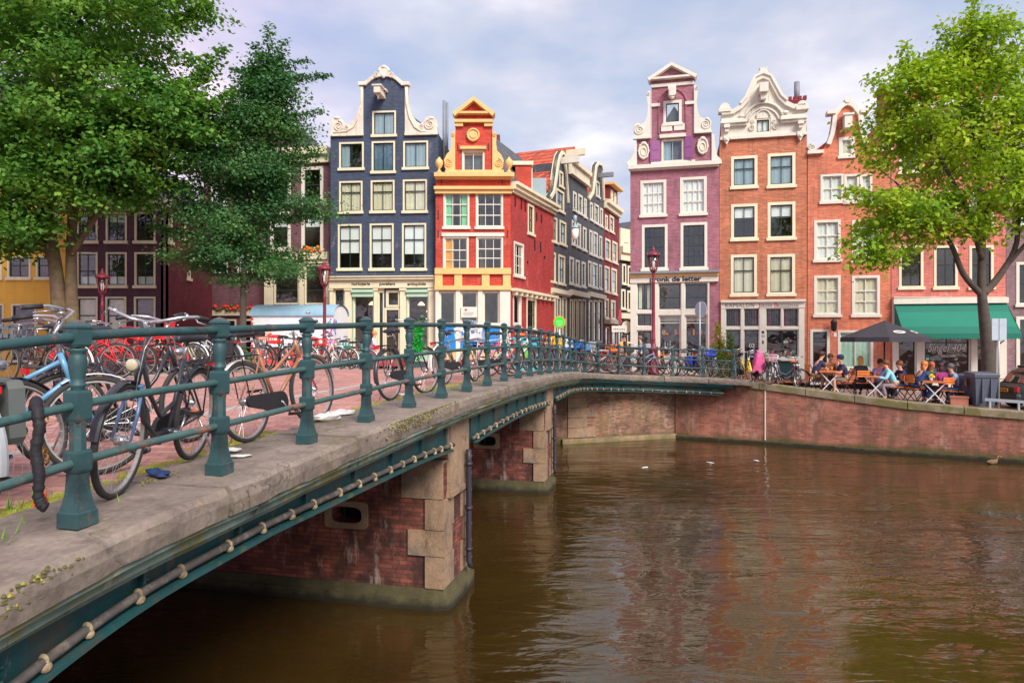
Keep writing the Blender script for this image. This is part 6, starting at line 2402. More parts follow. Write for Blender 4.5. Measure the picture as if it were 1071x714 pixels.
def wheel_mesh(combined):
    t_ = MB()
    n = 36
    t_.tube([(RW * .955 * math.cos(2 * math.pi * i / n), 0, RW * .955 * math.sin(2 * math.pi * i / n)) for i in range(n)], .0205, 8, 0, closed=True)
    r_ = t_ if combined else MB()
    m0, m1 = (1, 2) if combined else (0, 1)
    rr = RW * .895
    pr = [(.0, -.012), (.012, -.012), (.012, .012), (.0, .012)]
    vs, fs = [], []
    for i in range(n):
        a = 2 * math.pi * i / n
        for dr, y in pr:
            vs.append(((rr - .006 + dr) * math.cos(a), y, (rr - .006 + dr) * math.sin(a)))
    for i in range(n):
        for j in range(4):
            fs.append((i * 4 + j, ((i + 1) % n) * 4 + j, ((i + 1) % n) * 4 + (j + 1) % 4, i * 4 + (j + 1) % 4))
    r_.add(vs, fs, m0)
    for i in range(28):
        a = 2 * math.pi * i / 28
        h = a + (.35 if i % 4 < 2 else -.35)
        y = .03 if i % 2 else -.03
        r_.tube([(.025 * math.cos(h), y, .025 * math.sin(h)), (rr * math.cos(a), 0, rr * math.sin(a))], .0015, 3, m1, cap=False, smooth=False)
    r_.tube([(0, -.05, 0), (0, -.035, 0), (0, -.03, 0), (0, .03, 0), (0, .035, 0), (0, .05, 0)], [.012, .012, .032, .032, .012, .012], 10, m1)
    return t_, r_


def mesh_of(mb, name, mats):
    o = mb.build(name, mats)
    me = o.data
    bpy.data.objects.remove(o)
    return me


tw, rw = wheel_mesh(False)
ME = {'tyre': mesh_of(tw, 'wheel', [M['tyre']]), 'rim': mesh_of(rw, 'rim', [M['alloy'], M['chrome']])}
cw, _ = wheel_mesh(True)
ME['wheel'] = mesh_of(cw, 'wheel', [M['tyre'], M['alloy'], M['chrome']])
BB = Vector((.44, 0, .29))
RA, FA = Vector((0, 0, RW)), Vector((WB, 0, RW))
SEAT_T = Vector((.25, 0, .80))
HT0, HT1 = Vector((.93, 0, .66)), Vector((.865, 0, .86))


def frame_mesh(kind):
    b = MB()
    b.tube([BB, SEAT_T], .016, 8)
    b.tube([HT0, HT1], .02, 8)
    for s in (-1, 1):
        b.tube([RA + Vector((0, s * .055, 0)), BB + Vector((-.03, s * .03, 0))], .009, 6)
        b.tube([RA + Vector((0, s * .055, 0)), SEAT_T.lerp(BB, .1) + Vector((0, s * .018, 0))], .008, 6)
    if kind == 'diamond':
        b.tube([HT0.lerp(HT1, .15), BB], .019, 8)
        b.tube([HT1 - Vector((0, 0, .04)), SEAT_T.lerp(BB, .06)], .016, 8)
    elif kind == 'loop':
        b.tube([HT0.lerp(HT1, .1), Vector((.80, 0, .42)), Vector((.64, 0, .30)), BB], .018, 8)
        b.tube([HT1 - Vector((0, 0, .05)), Vector((.74, 0, .58)), Vector((.58, 0, .42)), SEAT_T.lerp(BB, .62)], .016, 8)
    else:
        b.tube([HT0.lerp(HT1, .1), BB], .019, 8)
        b.tube([HT1 - Vector((0, 0, .06)), SEAT_T.lerp(BB, .55)], .016, 8)
    b.tube([BB + Vector((0, -.045, 0)), BB + Vector((0, .045, 0))], .026, 8)
    return b


def arc_pts(c, r, a0, a1, n=14, y=0):
    return [Vector((c.x + r * math.cos(R(a0 + (a1 - a0) * i / n)), y, c.z + r * math.sin(R(a0 + (a1 - a0) * i / n)))) for i in range(n + 1)]


def guard(c, a0, a1):
    b = MB()
    for y0, y1, dr in ((-.026, -.012, -.008), (-.012, .012, .0), (.012, .026, -.008)):
        p = arc_pts(c, RW + .024, a0, a1)
        vs = []
        for q in p:
            d = (q - c).normalized()
            for y in (y0, y1):
                e = -.008 if abs(y) > .02 else 0
                vs.append(q + d * e + Vector((0, y, 0)))
        b.add(vs, [(2 * i, 2 * i + 1, 2 * i + 3, 2 * i + 2) for i in range(len(p) - 1)], 0, True)
    return b


for kd in ('diamond', 'loop', 'mixte'):
    ME['frame_' + kd] = mesh_of(frame_mesh(kd), 'frame', [M['bike_paint']])
b = MB()
for s in (-1, 1):
    b.tube([HT0 + Vector((0, s * .035, .0)), HT0.lerp(FA, .5) + Vector((-.005, s * .052, 0)), FA + Vector((0, s * .055, 0))], [.013, .012, .008], 7)
b.tube([HT0 + Vector((0, -.045, .0)), HT0 + Vector((0, .045, .0))], .018, 7)
b.tube([HT0, HT1], .0145, 7)
ME['fork'] = mesh_of(b, 'fork', [M['bike_paint']])
ME['front_guard'] = mesh_of(guard(FA, 10, 125), 'mudguard', [M['bike_paint']])
ME['rear_guard'] = mesh_of(guard(RA, 35, 195), 'mudguard', [M['bike_paint']])
b = MB()      # saddle
prof = [(-.13, .085, .0), (-.115, .105, .035), (-.05, .10, .05), (.03, .06, .045), (.10, .03, .04), (.15, .022, .03), (.165, .012, .012)]
vs = []
for x, w_, h_ in prof:
    for i in range(10):
        a = 2 * math.pi * i / 10
        vs.append((x, w_ * math.cos(a), (h_ * math.sin(a) if math.sin(a) > 0 else .03 * math.sin(a)) + .02))
k_ = len(prof)
b.add(vs, [(i * 10 + j, i * 10 + (j + 1) % 10, (i + 1) * 10 + (j + 1) % 10, (i + 1) * 10 + j) for i in range(k_ - 1) for j in range(10)] + [tuple(range(9, -1, -1)), tuple((k_ - 1) * 10 + j for j in range(10))], 0, True)
b.tube([(-.11, .05, -.01), (-.11, .05, -.05), (-.11, -.05, -.05), (-.11, -.05, -.01)], .006, 5, 1)
b.tube([(.04, 0, -.13), (.0, 0, .0)], .0135, 7, 1)
ME['saddle'] = mesh_of(b, 'saddle', [M['saddle'], M['chrome']])
b = MB()      # saddle cover
b.ball((0, 0, .03), .14, 10, 7, 0, (1.25, .85, .38))
ME['cover'] = mesh_of(b, 'saddle_cover', [M['acc_paint']])


def bars(kind):
    b = MB()
    gs = []
    up = .03 if kind == 'tall' else 0
    if kind != 'straight':
        b.tube([HT1, HT1 + Vector((-.03, 0, .14)), HT1 + Vector((.02, 0, .2 + up))], .0125, 7)
        for s in (-1, 1):
            p = [Vector((.86, 0, 1.06)), Vector((.88, s * .09, 1.075)), Vector((.86, s * .2, 1.11)), Vector((.77, s * .265, 1.12)), Vector((.62, s * .29, 1.10))]
            p = [q + Vector((0, 0, up)) for q in p]
            b.tube(p, .0115, 8)
            g = MB()
            gs.append(g)
            g.tube([p[3].lerp(p[4], .2), p[4]], [.017, .0165], 8)
            b.tube([p[3] + Vector((0, 0, -.01)), p[3] + Vector((.05, s * .03, -.03)), p[4] + Vector((.06, s * .03, -.035))], .006, 5)
    else:
        b.tube([HT1, HT1 + Vector((-.02, 0, .10)), HT1 + Vector((.04, 0, .13))], .0125, 7)
        for s in (-1, 1):
            p = [Vector((.9, 0, .99)), Vector((.9, s * .15, 1.0)), Vector((.84, s * .3, 1.02))]
            b.tube(p, .0115, 8)
            g = MB()
            gs.append(g)
            g.tube([p[1].lerp(p[2], .3), p[2]], .017, 8)
            b.tube([p[1] + Vector((.03, 0, -.01)), p[2] + Vector((.05, 0, -.02))], .006, 5)
    b.tube([Vector((.88, .06, 1.0)), Vector((.98, .05, .9)), Vector((.98, .03, .74)), FA + Vector((.01, .04, .05))], .0035, 4)
    b.lathe([(.001, .0), (.022, .004), (.022, .018), (.001, .03)], 8, 0, Matrix.Translation((.85, -.2, 1.1)))
    return b, gs


for kd in ('swept', 'straight', 'tall'):
    x, y = bars(kd)
    ME['bar_' + kd] = mesh_of(x, 'handlebar', [M['chrome']])
    ME['grip_' + kd] = [mesh_of(q, 'grip', [M['rubber']]) for q in y]
b = MB()
for s in (-1, 1):
    b.tube([RA + Vector((0, s * .06, .02)), Vector((-.05, s * .06, .735)), Vector((-.20, s * .06, .745)), Vector((-.20, s * .06, .745))], .006, 5)
    b.tube([Vector((.20, s * .05, .74)), Vector((-.24, s * .06, .745))], .006, 5)
for y in (-.02, .02):
    b.tube([Vector((.2, y, .745)), Vector((-.24, y, .745))], .005, 5)
for x in (.12, .0, -.12, -.24):
    b.tube([Vector((x, -.06, .745)), Vector((x, .06, .745))], .006, 5)
ME['carrier'] = mesh_of(b, 'carrier', [M['rubber']])
b = MB()      # chain case
ol = [(BB.x + .10 * math.cos(R(a)), BB.z + .10 * math.sin(R(a))) for a in range(-90, 91, 20)] + [(RA.x - .0 + .05 * math.cos(R(a)), RA.z + .05 * math.sin(R(a))) for a in range(90, 271, 30)]
b.prism(ol, -.075, -.045)
ME['chain_guard'] = mesh_of(b, 'chain_guard', [M['rubber']])
b = MB()
b.tube([BB + Vector((0, -.08, 0)), BB + Vector((0, .07, 0))], .012, 7)
for s, a in ((-1, R(-50)), (1, R(130))):
    e = BB + Vector((.165 * math.cos(a), s * .08, .165 * math.sin(a)))
    b.tube([BB + Vector((0, s * .08, 0)), e], .009, 6)
    b.box(e.x - .045, e.x + .045, min(e.y, e.y + s * .1), max(e.y, e.y + s * .1), e.z - .012, e.z + .012, 1)
    b.box(e.x - .03, e.x + .03, e.y + s * .03, e.y + s * .07, e.z - .0135, e.z + .0135, 2)
ME['crank'] = mesh_of(b, 'crank', [M['chrome'], M['rubber'], M['reflector_orange']])
b = MB()
b.tube([(.05, .05, .33), (-.02, .17, .01)], .008, 6)
ME['kickstand'] = mesh_of(b, 'kickstand', [M['chrome']])
b = MB()
Mx = Matrix.Translation((1.02, 0, .80)) @ Matrix.Rotation(R(90), 4, 'Y')
b.lathe([(.01, -.09), (.03, -.07), (.042, 0)], 10, 0, Mx)
b.lathe([(.04, .001), (.03, .012), (.001, .016)], 10, 1, Mx)
b.tube([(.96, 0, .72), (.98, 0, .8)], .006, 5, 0)
ME['headlamp'] = mesh_of(b, 'headlamp', [M['chrome'], M['lamp_lens']])
b = MB()
b.box(-.27, -.245, -.035, .035, .70, .74)
ME['tail_light'] = mesh_of(b, 'tail_light', [M['tail_red']])
b = MB()      # plastic crate on a front carrier
x0, x1, y0, y1, z0, z1 = .93, 1.28, -.21, .21, .80, 1.06
b.box(x0, x1, y0, y1, z0, z0 + .015)
for za, zb_ in ((z0, z0 + .09), (z1 - .06, z1)):
    b.box(x0, x1, y0, y0 + .012, za, zb_)
    b.box(x0, x1, y1 - .012, y1, za, zb_)
    b.box(x0, x0 + .012, y0, y1, za, zb_)
    b.box(x1 - .012, x1, y0, y1, za, zb_)
for x in (x0, (x0 + x1) / 2 - .01, x1 - .02):
    for y in (y0, y1 - .012):
        b.box(x, x + .02, y, y + .012, z0, z1)
for y in (-.1, .1):
    for x in (x0, x1 - .012):
        b.box(x, x + .012, y - .015, y + .015, z0, z1)
for s in (-1, 1):
    b.tube([FA + Vector((0, s * .07, 0)), Vector((1.2, s * .15, .8))], .007, 5)
ME['crate'] = mesh_of(b, 'crate', [M['acc_paint']])
b = MB()      # panniers
for s in (-1, 1):
    vs = []
    for z, ex in ((.40, .9), (.44, 1), (.72, 1.0), (.76, .92)):
        for x in (-.26, .12):
            for y in (.07, .07 + .085 * ex):
                vs.append((x * ex, s * y, z))
    b.add(vs, [(0, 1, 3, 2)] + [(4 * k + a, 4 * k + c, 4 * k + 4 + c, 4 * k + 4 + a) for k in range(3) for a, c in ((0, 1), (1, 3), (3, 2), (2, 0))] + [(12, 13, 15, 14)], 0)
    b.box(-.2, -.15, s * .155 - .005, s * .155 + .005, .5, .76)
b.box(-.2, .1, -.1, .1, .755, .775)
ME['pannier'] = mesh_of(b, 'pannier', [M['acc_paint']])
b = MB()      # wire basket
for z in (.82, .9, .98, 1.06):
    k_ = .8 + (z - .82) * .8
    b.tube([(1.08 - .15 * k_, -.18 * k_, z), (1.08 + .15 * k_, -.18 * k_, z), (1.08 + .15 * k_, .18 * k_, z), (1.08 - .15 * k_, .18 * k_, z)], .006, 4, closed=True)
for i in range(16):
    a = i / 16 * 4
    e = int(a)
    f = a - e
    cs_ = [(-1, -1), (1, -1), (1, 1), (-1, 1)]
    p = (cs_[e][0] + (cs_[(e + 1) % 4][0] - cs_[e][0]) * f, cs_[e][1] + (cs_[(e + 1) % 4][1] - cs_[e][1]) * f)
    b.tube([(1.08 + p[0] * .12, p[1] * .144, .82), (1.08 + p[0] * .15 * .99, p[1] * .18 * .99, 1.06)], .004, 4)
b.box(.97, 1.19, -.13, .13, .815, .825)
ME['basket'] = mesh_of(b, 'basket', [M['acc_paint']])
b = MB()      # child seat
b.prism([(-.22, .78), (.06, .78), (.1, .84), (-.12, .86), (-.2, 1.2), (-.27, 1.2)], -.15, .15)
b.box(-.1, .1, -.17, -.15, .82, .98)
b.box(-.1, .1, .15, .17, .82, .98)
ME['child_seat'] = mesh_of(b, 'child_seat', [M['acc_paint']])


def ground_at(x, y):
    rx, ry = x + 2.29, y - 3.6
    k = (rx * .2327 + ry * .9726) / 1.1516
    o = rx * base_n.x + ry * base_n.y
    if k < 17.2 and -9.4 < o < .35:
        return deckz(k) + (0 if o > -.55 else road_z(k, o))
    return gz(x, y)


def ref(mesh, name, parent, col=None, mw=None):
    o = bpy.data.objects.new(name, mesh)
    COL.objects.link(o)
    o.parent = parent
    if col:
        o.color = (*col, 1)
    if mw is not None:
        o.matrix_local = mw
    return o


def bicycle(label, rear, front, col, kind='loop', bar='swept', steer=0, lean=3, acc=None, acol=None, group=None, near=False, guardcol=None, forkcol=None, dz=0.0, rim_dirty=None):
    a, c = Vector((rear[0], rear[1], ground_at(*rear))), Vector((front[0], front[1], ground_at(*front)))
    d = c - a
    root = thing('bicycle', label, 'bicycle', (a.x, a.y, a.z + .004 + dz), 0, group)
    root.rotation_euler = (R(lean), -math.atan2(d.z, math.hypot(d.x, d.y)), math.atan2(d.y, d.x))
    p = HT0.lerp(HT1, .5)
    ax = (HT1 - HT0).normalized()
    ST = Matrix.Translation(p) @ Matrix.Rotation(R(steer), 4, ax) @ Matrix.Translation(-p)
    ref(ME['frame_' + kind], 'frame', root, col)
    ref(ME['fork'], 'fork', root, forkcol or col, ST)
    for off, st_ in ((RA, None), (FA, ST)):
        mw = (st_ if st_ is not None else Matrix.Identity(4)) @ Matrix.Translation(off) @ Matrix.Rotation(random.uniform(0, 6), 4, 'Y')
        if near:
            w_ = ref(ME['tyre'], 'wheel', root, None, mw)
            ref(ME['rim'], 'rim', w_)
        else:
            ref(ME['wheel'], 'wheel', root, None, mw)
    gc = guardcol or col
    ref(ME['front_guard'], 'mudguard', root, gc, ST)
    ref(ME['rear_guard'], 'mudguard', root, gc)
    sh = random.uniform(-.05, .08)
    ref(ME['saddle'], 'saddle', root, None, Matrix.Translation(SEAT_T + Vector((-.03 - sh * .25, 0, .13 + sh))))
    hb = ref(ME['bar_' + bar], 'handlebar', root, None, ST)
    for q in ME['grip_' + bar]:
        ref(q, 'grip', hb)
    ref(ME['carrier'], 'carrier', root)
    ref(ME['chain_guard'], 'chain_guard', root)
    ref(ME['crank'], 'crank', root)
    ref(ME['kickstand'], 'kickstand', root)
    ref(ME['headlamp'], 'headlamp', root, None, ST)
    ref(ME['tail_light'], 'tail_light', root)
    if acc == 'cover':
        ref(ME['cover'], 'saddle_cover', root, acol, Matrix.Translation(SEAT_T + Vector((-.03, 0, .15 + sh))))
    elif acc in ('crate', 'basket'):
        ref(ME[acc], acc, root, acol, ST)
    elif acc in ('pannier', 'child_seat'):
        ref(ME[acc], acc, root, acol)
    return root


def C(r, g, b):
    return srgb(r, g, b)


BK, WH, GR, SI = C(38, 38, 44), C(225, 225, 225), C(104, 110, 118), C(170, 174, 180)
# near bicycles leaning on the railing
bicycle('pale blue bicycle with high silver handlebar at the left edge of the photo', (-4.0, 4.62), (-2.94, 4.85), C(96, 150, 186), 'mixte', 'tall', 30, 4, near=True, guardcol=WH, dz=.0)
b2 = bicycle('dark blue bicycle carrying grey panniers at the left edge, nearest the camera', (-3.1, 3.95), (-4.0, 4.5), C(52, 84, 118), 'mixte', 'swept', -8, -2, 'pannier', C(92, 98, 96), near=True, guardcol=SI)
bicycle('dark grey bicycle with blue fork between the two nearest railing posts', (-2.45, 5.22), (-2.40, 4.13), C(52, 54, 60), 'loop', 'swept', 4, -5, near=True, forkcol=C(84, 116, 158), guardcol=C(46, 46, 50))
bicycle('tan brown bicycle with red fork and white rear mudguard behind the third railing post', (-2.28, 5.92), (-2.0, 6.97), C(164, 112, 80), 'mixte', 'straight', -6, -6, near=True, guardcol=C(220, 210, 205), forkcol=C(206, 70, 96))
b4 = bicycle('black bicycle with green garland and red tail light behind the fifth railing post', (-1.64, 9.25), (-1.28, 10.28), BK, 'mixte', 'swept', -10, -5, near=True, guardcol=C(50, 46, 52))
bicycle('grey and white bicycle leaning behind the seventh railing post', (-1.2, 12.0), (-.72, 12.96), GR, 'diamond', 'straight', 12, -6, 'crate', WH, guardcol=WH)
bicycle('black bicycle with upright silver handlebar behind the pale blue one at the left edge', (-4.75, 5.75), (-3.75, 6.0), BK, 'loop', 'swept', -20, 5, near=True)
bicycle('steel blue bicycle tangled among the bicycles at the left edge', (-3.95, 3.75), (-3.3, 4.55), C(70, 110, 150), 'diamond', 'tall', 25, -3, near=True, guardcol=BK)
bicycle('black bicycle tucked close behind the one with the blue fork', (-3.35, 5.1), (-2.85, 6.06), C(44, 44, 48), 'loop', 'swept', 12, 3, near=True)
G1 = 'bicycles along the near railing of the bridge'
row = [('silver bicycle with grey child seat', SI, 'diamond', 'child_seat', C(150, 160, 190), BK), ('red wheeled bicycle with pink mudguards', C(220, 50, 60), 'mixte', None, None, C(225, 80, 90)), ('white bicycle with black basket', WH, 'mixte', 'basket', BK, SI),
       ('navy bicycle with orange saddle cover', C(40, 52, 92), 'diamond', 'cover', C(240, 110, 40), BK), ('black bicycle with lime green panniers', BK, 'loop', 'pannier', C(130, 210, 60), BK), ('dark red bicycle with yellow crate', C(120, 30, 40), 'loop', 'crate', C(236, 190, 30), BK),
       ('grey bicycle with white crate', GR, 'mixte', 'crate', WH, GR), ('blue bicycle with bright blue crate', C(60, 110, 180), 'loop', 'crate', C(40, 110, 200), BK)]
for i, (lb, cl_, kd, ac, acl, gc) in enumerate(row):
    k = 9.1 + i * 1.02
    r_, f_ = PO(k, -.95), PO(k + .78, -.42)
    bicycle(lb + ' on the bridge by the near railing', (r_.x, r_.y), (f_.x, f_.y), cl_, kd, random.choice(('swept', 'straight')), random.uniform(-20, 20), random.uniform(-7, 7), ac, acl, G1, guardcol=gc)
G2 = 'bicycles parked along the curved end of the railing'
row = [('green bicycle with blue crate', C(50, 110, 70), 'loop', 'crate', C(48, 112, 196)), ('black bicycle with light blue crate', BK, 'loop', 'crate', C(84, 146, 210)), ('orange bicycle with white basket', C(230, 110, 50), 'mixte', 'basket', WH), ('black bicycle with white saddle cover', BK, 'loop', 'cover', WH),
       ('grey bicycle with black basket', GR, 'loop', 'basket', BK), ('white bicycle with orange crate', WH, 'diamond', 'crate', C(236, 120, 50)), ('maroon bicycle with yellow saddle cover', C(110, 30, 46), 'loop', 'cover', C(238, 180, 40)), ('pale blue bicycle with black child seat', C(130, 170, 200), 'mixte', 'child_seat', BK),
       ('silver bicycle with orange panniers', SI, 'diamond', 'pannier', C(240, 150, 40)), ('white bicycle with grey child seat', WH, 'mixte', 'child_seat', C(150, 150, 156)), ('navy bicycle with royal blue crate', C(40, 48, 90), 'loop', 'crate', C(30, 60, 190)), ('black bicycle with royal blue panniers', BK, 'diamond', 'pannier', C(30, 66, 200)),
       ('teal bicycle with brown basket', C(40, 120, 124), 'loop', 'basket', C(120, 84, 56)), ('grey bicycle with green crate', GR, 'mixte', 'crate', C(70, 150, 70))]
for i, (lb, cl_, kd, ac, acl) in enumerate(row):
    k = 17.0 + i * .475
    j = (-1) ** i * .35
    r_, f_ = PO(k - .25 + j, -1.32 - random.uniform(0, .25)), PO(k + .15 + j * .4, -.42)
    if i % 3 == 1:
        r_, f_ = PO(k - .45, -.75), PO(k + .45, -.6)
    d = (f_ - r_)
    d.z = 0
    f_ = r_ + d.normalized() * WB
    bicycle(lb + ' on the quay corner behind the railing', (r_.x, r_.y), (f_.x, f_.y), cl_, kd, random.choice(('swept', 'straight')), random.uniform(-25, 25), random.uniform(-6, 6), ac, acl, G2, guardcol=random.choice((BK, cl_)))
G3 = 'bicycles parked before the shops across the street'
row = [('black bicycle with orange crate', BK, 'loop', 'crate', C(236, 130, 50), 664), ('silver bicycle with pale saddle cover', SI, 'mixte', 'cover', WH, 677), ('yellow bicycle with black crate', C(236, 186, 40), 'loop', 'crate', BK, 697), ('dark green bicycle with silver basket', C(40, 80, 60), 'diamond', 'basket', SI, 709),
       ('grey bicycle with orange saddle cover', GR, 'diamond', 'cover', C(236, 120, 40), 721), ('white bicycle with yellow panniers', WH, 'mixte', 'pannier', C(240, 190, 50), 733), ('red bicycle with grey crate', C(200, 50, 50), 'loop', 'crate', GR, 622), ('blue bicycle with red panniers', C(60, 100, 170), 'mixte', 'pannier', C(206, 50, 56), 634)]
for i, (lb, cl_, kd, ac, acl, px) in enumerate(row):
    Y = 28.3 + (i % 3) * .5
    X = at(px, Y)
    a = R(random.choice((10, 170, -20, 60, 200)))
    bicycle(lb + ' in the second row before the shops', (X, Y), (X + WB * math.cos(a), Y + WB * math.sin(a)), cl_, kd, random.choice(('swept', 'straight')), random.uniform(-25, 25), random.uniform(-4, 4), ac, acl, G3, guardcol=random.choice((BK, cl_)))
pk = bicycle('black bicycle hung with pink cloth beyond the railing end', (at(793, 24.3), 25.0), (at(798, 24.3) + .1, 24.0), BK, 'loop', 'swept', 15, 3, 'basket', C(200, 70, 120))
bicycle('yellow framed bicycle leaning left of the pink draped one', (at(781, 24.6), 25.2), (at(785, 24.2), 24.25), C(220, 190, 50), 'loop', 'swept', -15, 3)
bicycle('white bicycle facing the canal before the salon window', (at(816, 25.2), 25.4), (at(810, 24.0), 24.4), WH, 'mixte', 'straight', 22, 3, 'basket', WH, guardcol=SI)
bicycle('silver bicycle side on before the dark salon panel', (at(806, 25.5), 25.7), (at(828, 25.3), 25.3), SI, 'loop', 'swept', -12, 3, guardcol=BK)
bicycle('dark bicycle with orange saddle cover left of the first café guests', (at(838, 24.6), 25.2), (at(842, 23.6), 24.2), C(60, 50, 60), 'loop', 'swept', 12, 3, 'cover', C(236, 120, 50))
# the far railing of the bridge
G4 = 'bicycles at the far railing of the bridge'
RD = C(222, 36, 44)
row = [('black bicycle with grey crate', BK, 'loop', 'crate', GR, 5.9), ('maroon bicycle with black saddle cover', C(110, 30, 40), 'mixte', 'cover', BK, 6.5), ('bright red bicycle with red panniers', RD, 'mixte', 'pannier', RD, 7.1), ('bright red bicycle with white basket', RD, 'mixte', 'basket', WH, 7.5), ('bright red bicycle with red child seat', RD, 'mixte', 'child_seat', RD, 7.9),
       ('bright red bicycle with red crate', RD, 'mixte', 'crate', RD, 8.35), ('beige bicycle with yellow saddle cover', C(206, 190, 160), 'loop', 'cover', C(244, 190, 20), 8.9), ('black bicycle with black panniers', BK, 'loop', 'pannier', BK, 9.5), ('silver bicycle with brown saddle cover', SI, 'mixte', 'cover', C(84, 56, 44), 10.1), ('white bicycle with black crate', WH, 'mixte', 'crate', BK, 10.7),
       ('grey bicycle with orange basket', GR, 'diamond', 'basket', C(236, 120, 50), 11.3), ('black bicycle with silver basket', BK, 'loop', 'basket', SI, 12.9), ('dark bicycle with red crate', C(50, 46, 56), 'loop', 'crate', C(226, 60, 50), 13.5), ('navy bicycle with red saddle cover', C(40, 50, 90), 'mixte', 'cover', C(226, 50, 50), 14.1), ('cream bicycle with red panniers', C(220, 206, 180), 'loop', 'pannier', C(230, 70, 56), 14.8),
       ('white bicycle with red crate', WH, 'diamond', 'crate', C(230, 66, 50), 15.5), ('black bicycle with pink basket', BK, 'loop', 'basket', C(226, 90, 150), 16.2), ('green bicycle with teal crate', C(60, 140, 90), 'mixte', 'crate', C(60, 170, 160), 16.8)]
for i, (lb, cl_, kd, ac, acl, k) in enumerate(row):
    k += random.uniform(-.1, .1)
    f_ = P(min(k, 16.9)) + base_n * (-8.62 + random.uniform(-.15, .15)) + Vector((.268, 1.12, 0)) * max(0, k - 16.9)
    a = math.atan2(-base_n.y, -base_n.x) + random.uniform(-.35, .35)
    if i % 4 == 2:
        a += math.pi
        f_ = f_ - Vector((math.cos(a), math.sin(a), 0)) * -.0 + base_n * WB
    r_ = Vector((f_.x - WB * math.cos(a), f_.y - WB * math.sin(a)))
    bicycle(lb + ' at the far railing of the bridge', (r_.x, r_.y), (f_.x, f_.y), cl_, kd, random.choice(('swept', 'straight')), random.uniform(-25, 25), random.uniform(-5, 5), ac, acl, G4, guardcol=random.choice((BK, cl_, WH)))
for lb, cl_, px, px2, ac, acl in (('orange bicycle with teal crate parked right of the white trailer', C(230, 110, 50), 352, 366, 'crate', C(50, 160, 170)), ('violet bicycle with pink basket parked right of the white trailer', C(120, 80, 150), 358, 374, 'basket', C(226, 110, 170)), ('grey bicycle with red panniers parked right of the white trailer', GR, 366, 378, 'pannier', C(220, 60, 60))):
    Y = 26.4 + random.uniform(-.6, .8)
    X = at(px, Y)
    bicycle(lb, (X, Y), (X + WB * .94, Y + .5), cl_, 'mixte', 'straight', random.uniform(-20, 20), 3, ac, acl, 'bicycles beside the trailer')

# things hung on bicycles and railing
g_ = MB()
random.seed(4)
gl_ = []
for i in range(44):      # leafy green garland wound round the handlebar and down tube
    f = i / 44
    gl_.append(((-1.36 + .02 * math.sin(i), 10.0 + .18 * math.sin(i * 1.3) - f * .3, deckz(5.5) + .98 - f * .38 + .06 * math.cos(i * 2.1)), (0, 0, .3), .35))
gar = thing('garland', 'bright green plastic leaf garland wound on the black bicycle', 'garland', (0, 0, 0))
leaf_mesh('leaf', gl_, 5, .06, .1, leaf_mat('plastic_leaf', (.01, .26, .03), (.02, .42, .06), (.06, .55, .10), 6), gar, 0, (.09, .11, .09))
lk = thing('chain_lock', 'black padded chain lock hanging over the middle rail at the left', 'lock', (-2.335, 3.37, 2.66))
b = MB()
pts = [(-.10, .16, .52), (-.08, .08, .66), (-.03, .02, .70), (.025, -.045, .65), (.04, -.055, .57), (.025, -.06, .46), (.042, -.058, .34), (.034, -.056, .24), (.05, -.05, .19), (.072, -.045, .18)]
fine = []
for i in range(len(pts) - 1):
    for j in range(7):
        f = j / 7
        q = Vector(pts[i]).lerp(Vector(pts[i + 1]), f)
        fine.append(q)
b.tube(fine, [.025 + .002 * math.sin(i * 2.2) + random.uniform(-.0025, .0025) for i in range(len(fine))], 10)
b.build('sleeve', mat('black_nylon', srgb(30, 28, 34), .7, var=.3, scale=14, bump=.4, bscale=60), lk)
gc_ = thing('gold_chain', 'gold link chain with orange padlock hanging beside the grey panniers', 'lock', (-2.5, 3.62, 2.72))
b = MB()
for i in range(15):
    z = .58 - i * .03
    x = .03 * math.sin(i * .9)
    b.tube([(x + .012 * math.cos(a) * (1 if i % 2 else .2), .012 * math.cos(a) * (.2 if i % 2 else 1), z + .024 * math.sin(a)) for a in [2 * math.pi * j / 8 for j in range(8)]], .005, 5, closed=True)
b.build('chain', mat('brass_chain', srgb(190, 140, 70), .35, metal=.7, var=.2, scale=20), gc_)
b = MB()
b.box(-.032, .032, -.014, .014, .055, .10)
b.tube([(-.025, 0, .1), (-.025, 0, .14), (.025, 0, .14), (.025, 0, .1)], .006, 6)
b.build('padlock', mat('orange_padlock', srgb(240, 92, 20), .4, var=.1), gc_)
pc = thing('pink_cloth', 'pink cloth draped over a bicycle beyond the railing end', 'cloth', (at(795.5, 24.2), 24.35, gz(8.9, 24.3)))
b = MB()
n = 16
vs = []
for j in range(9):
    f = j / 8
    for i in range(n):
        a = 2 * math.pi * i / n
        r_ = (.06 + .2 * f ** .6) * (1 + .18 * math.sin(i * 2.4 + j * .8))
        vs.append((r_ * math.cos(a) * .95, r_ * math.sin(a) * .7, 1.18 - .72 * f - .1 * (i % 3 == 0) * f))
b.add(vs, [(j * n + i, (j + 1) * n + i, (j + 1) * n + (i + 1) % n, j * n + (i + 1) % n) for j in range(8) for i in range(n)] + [tuple(range(n))], 0, True)
b.build('fabric', mat('pink_fabric', srgb(226, 96, 150), .8, var=.3, scale=7), pc)
# ------------------------------------------------------------------ café terrace: people, tables, chairs
random.seed(31)


def qpos(px, off):
    a = (px - CX) / FL
    Y = (25.9 + 3.64 + off) / (1 + .587 * a)
    return a * Y, Y


SKINM = mat('skin', srgb(214, 158, 128), .55, var=.06)


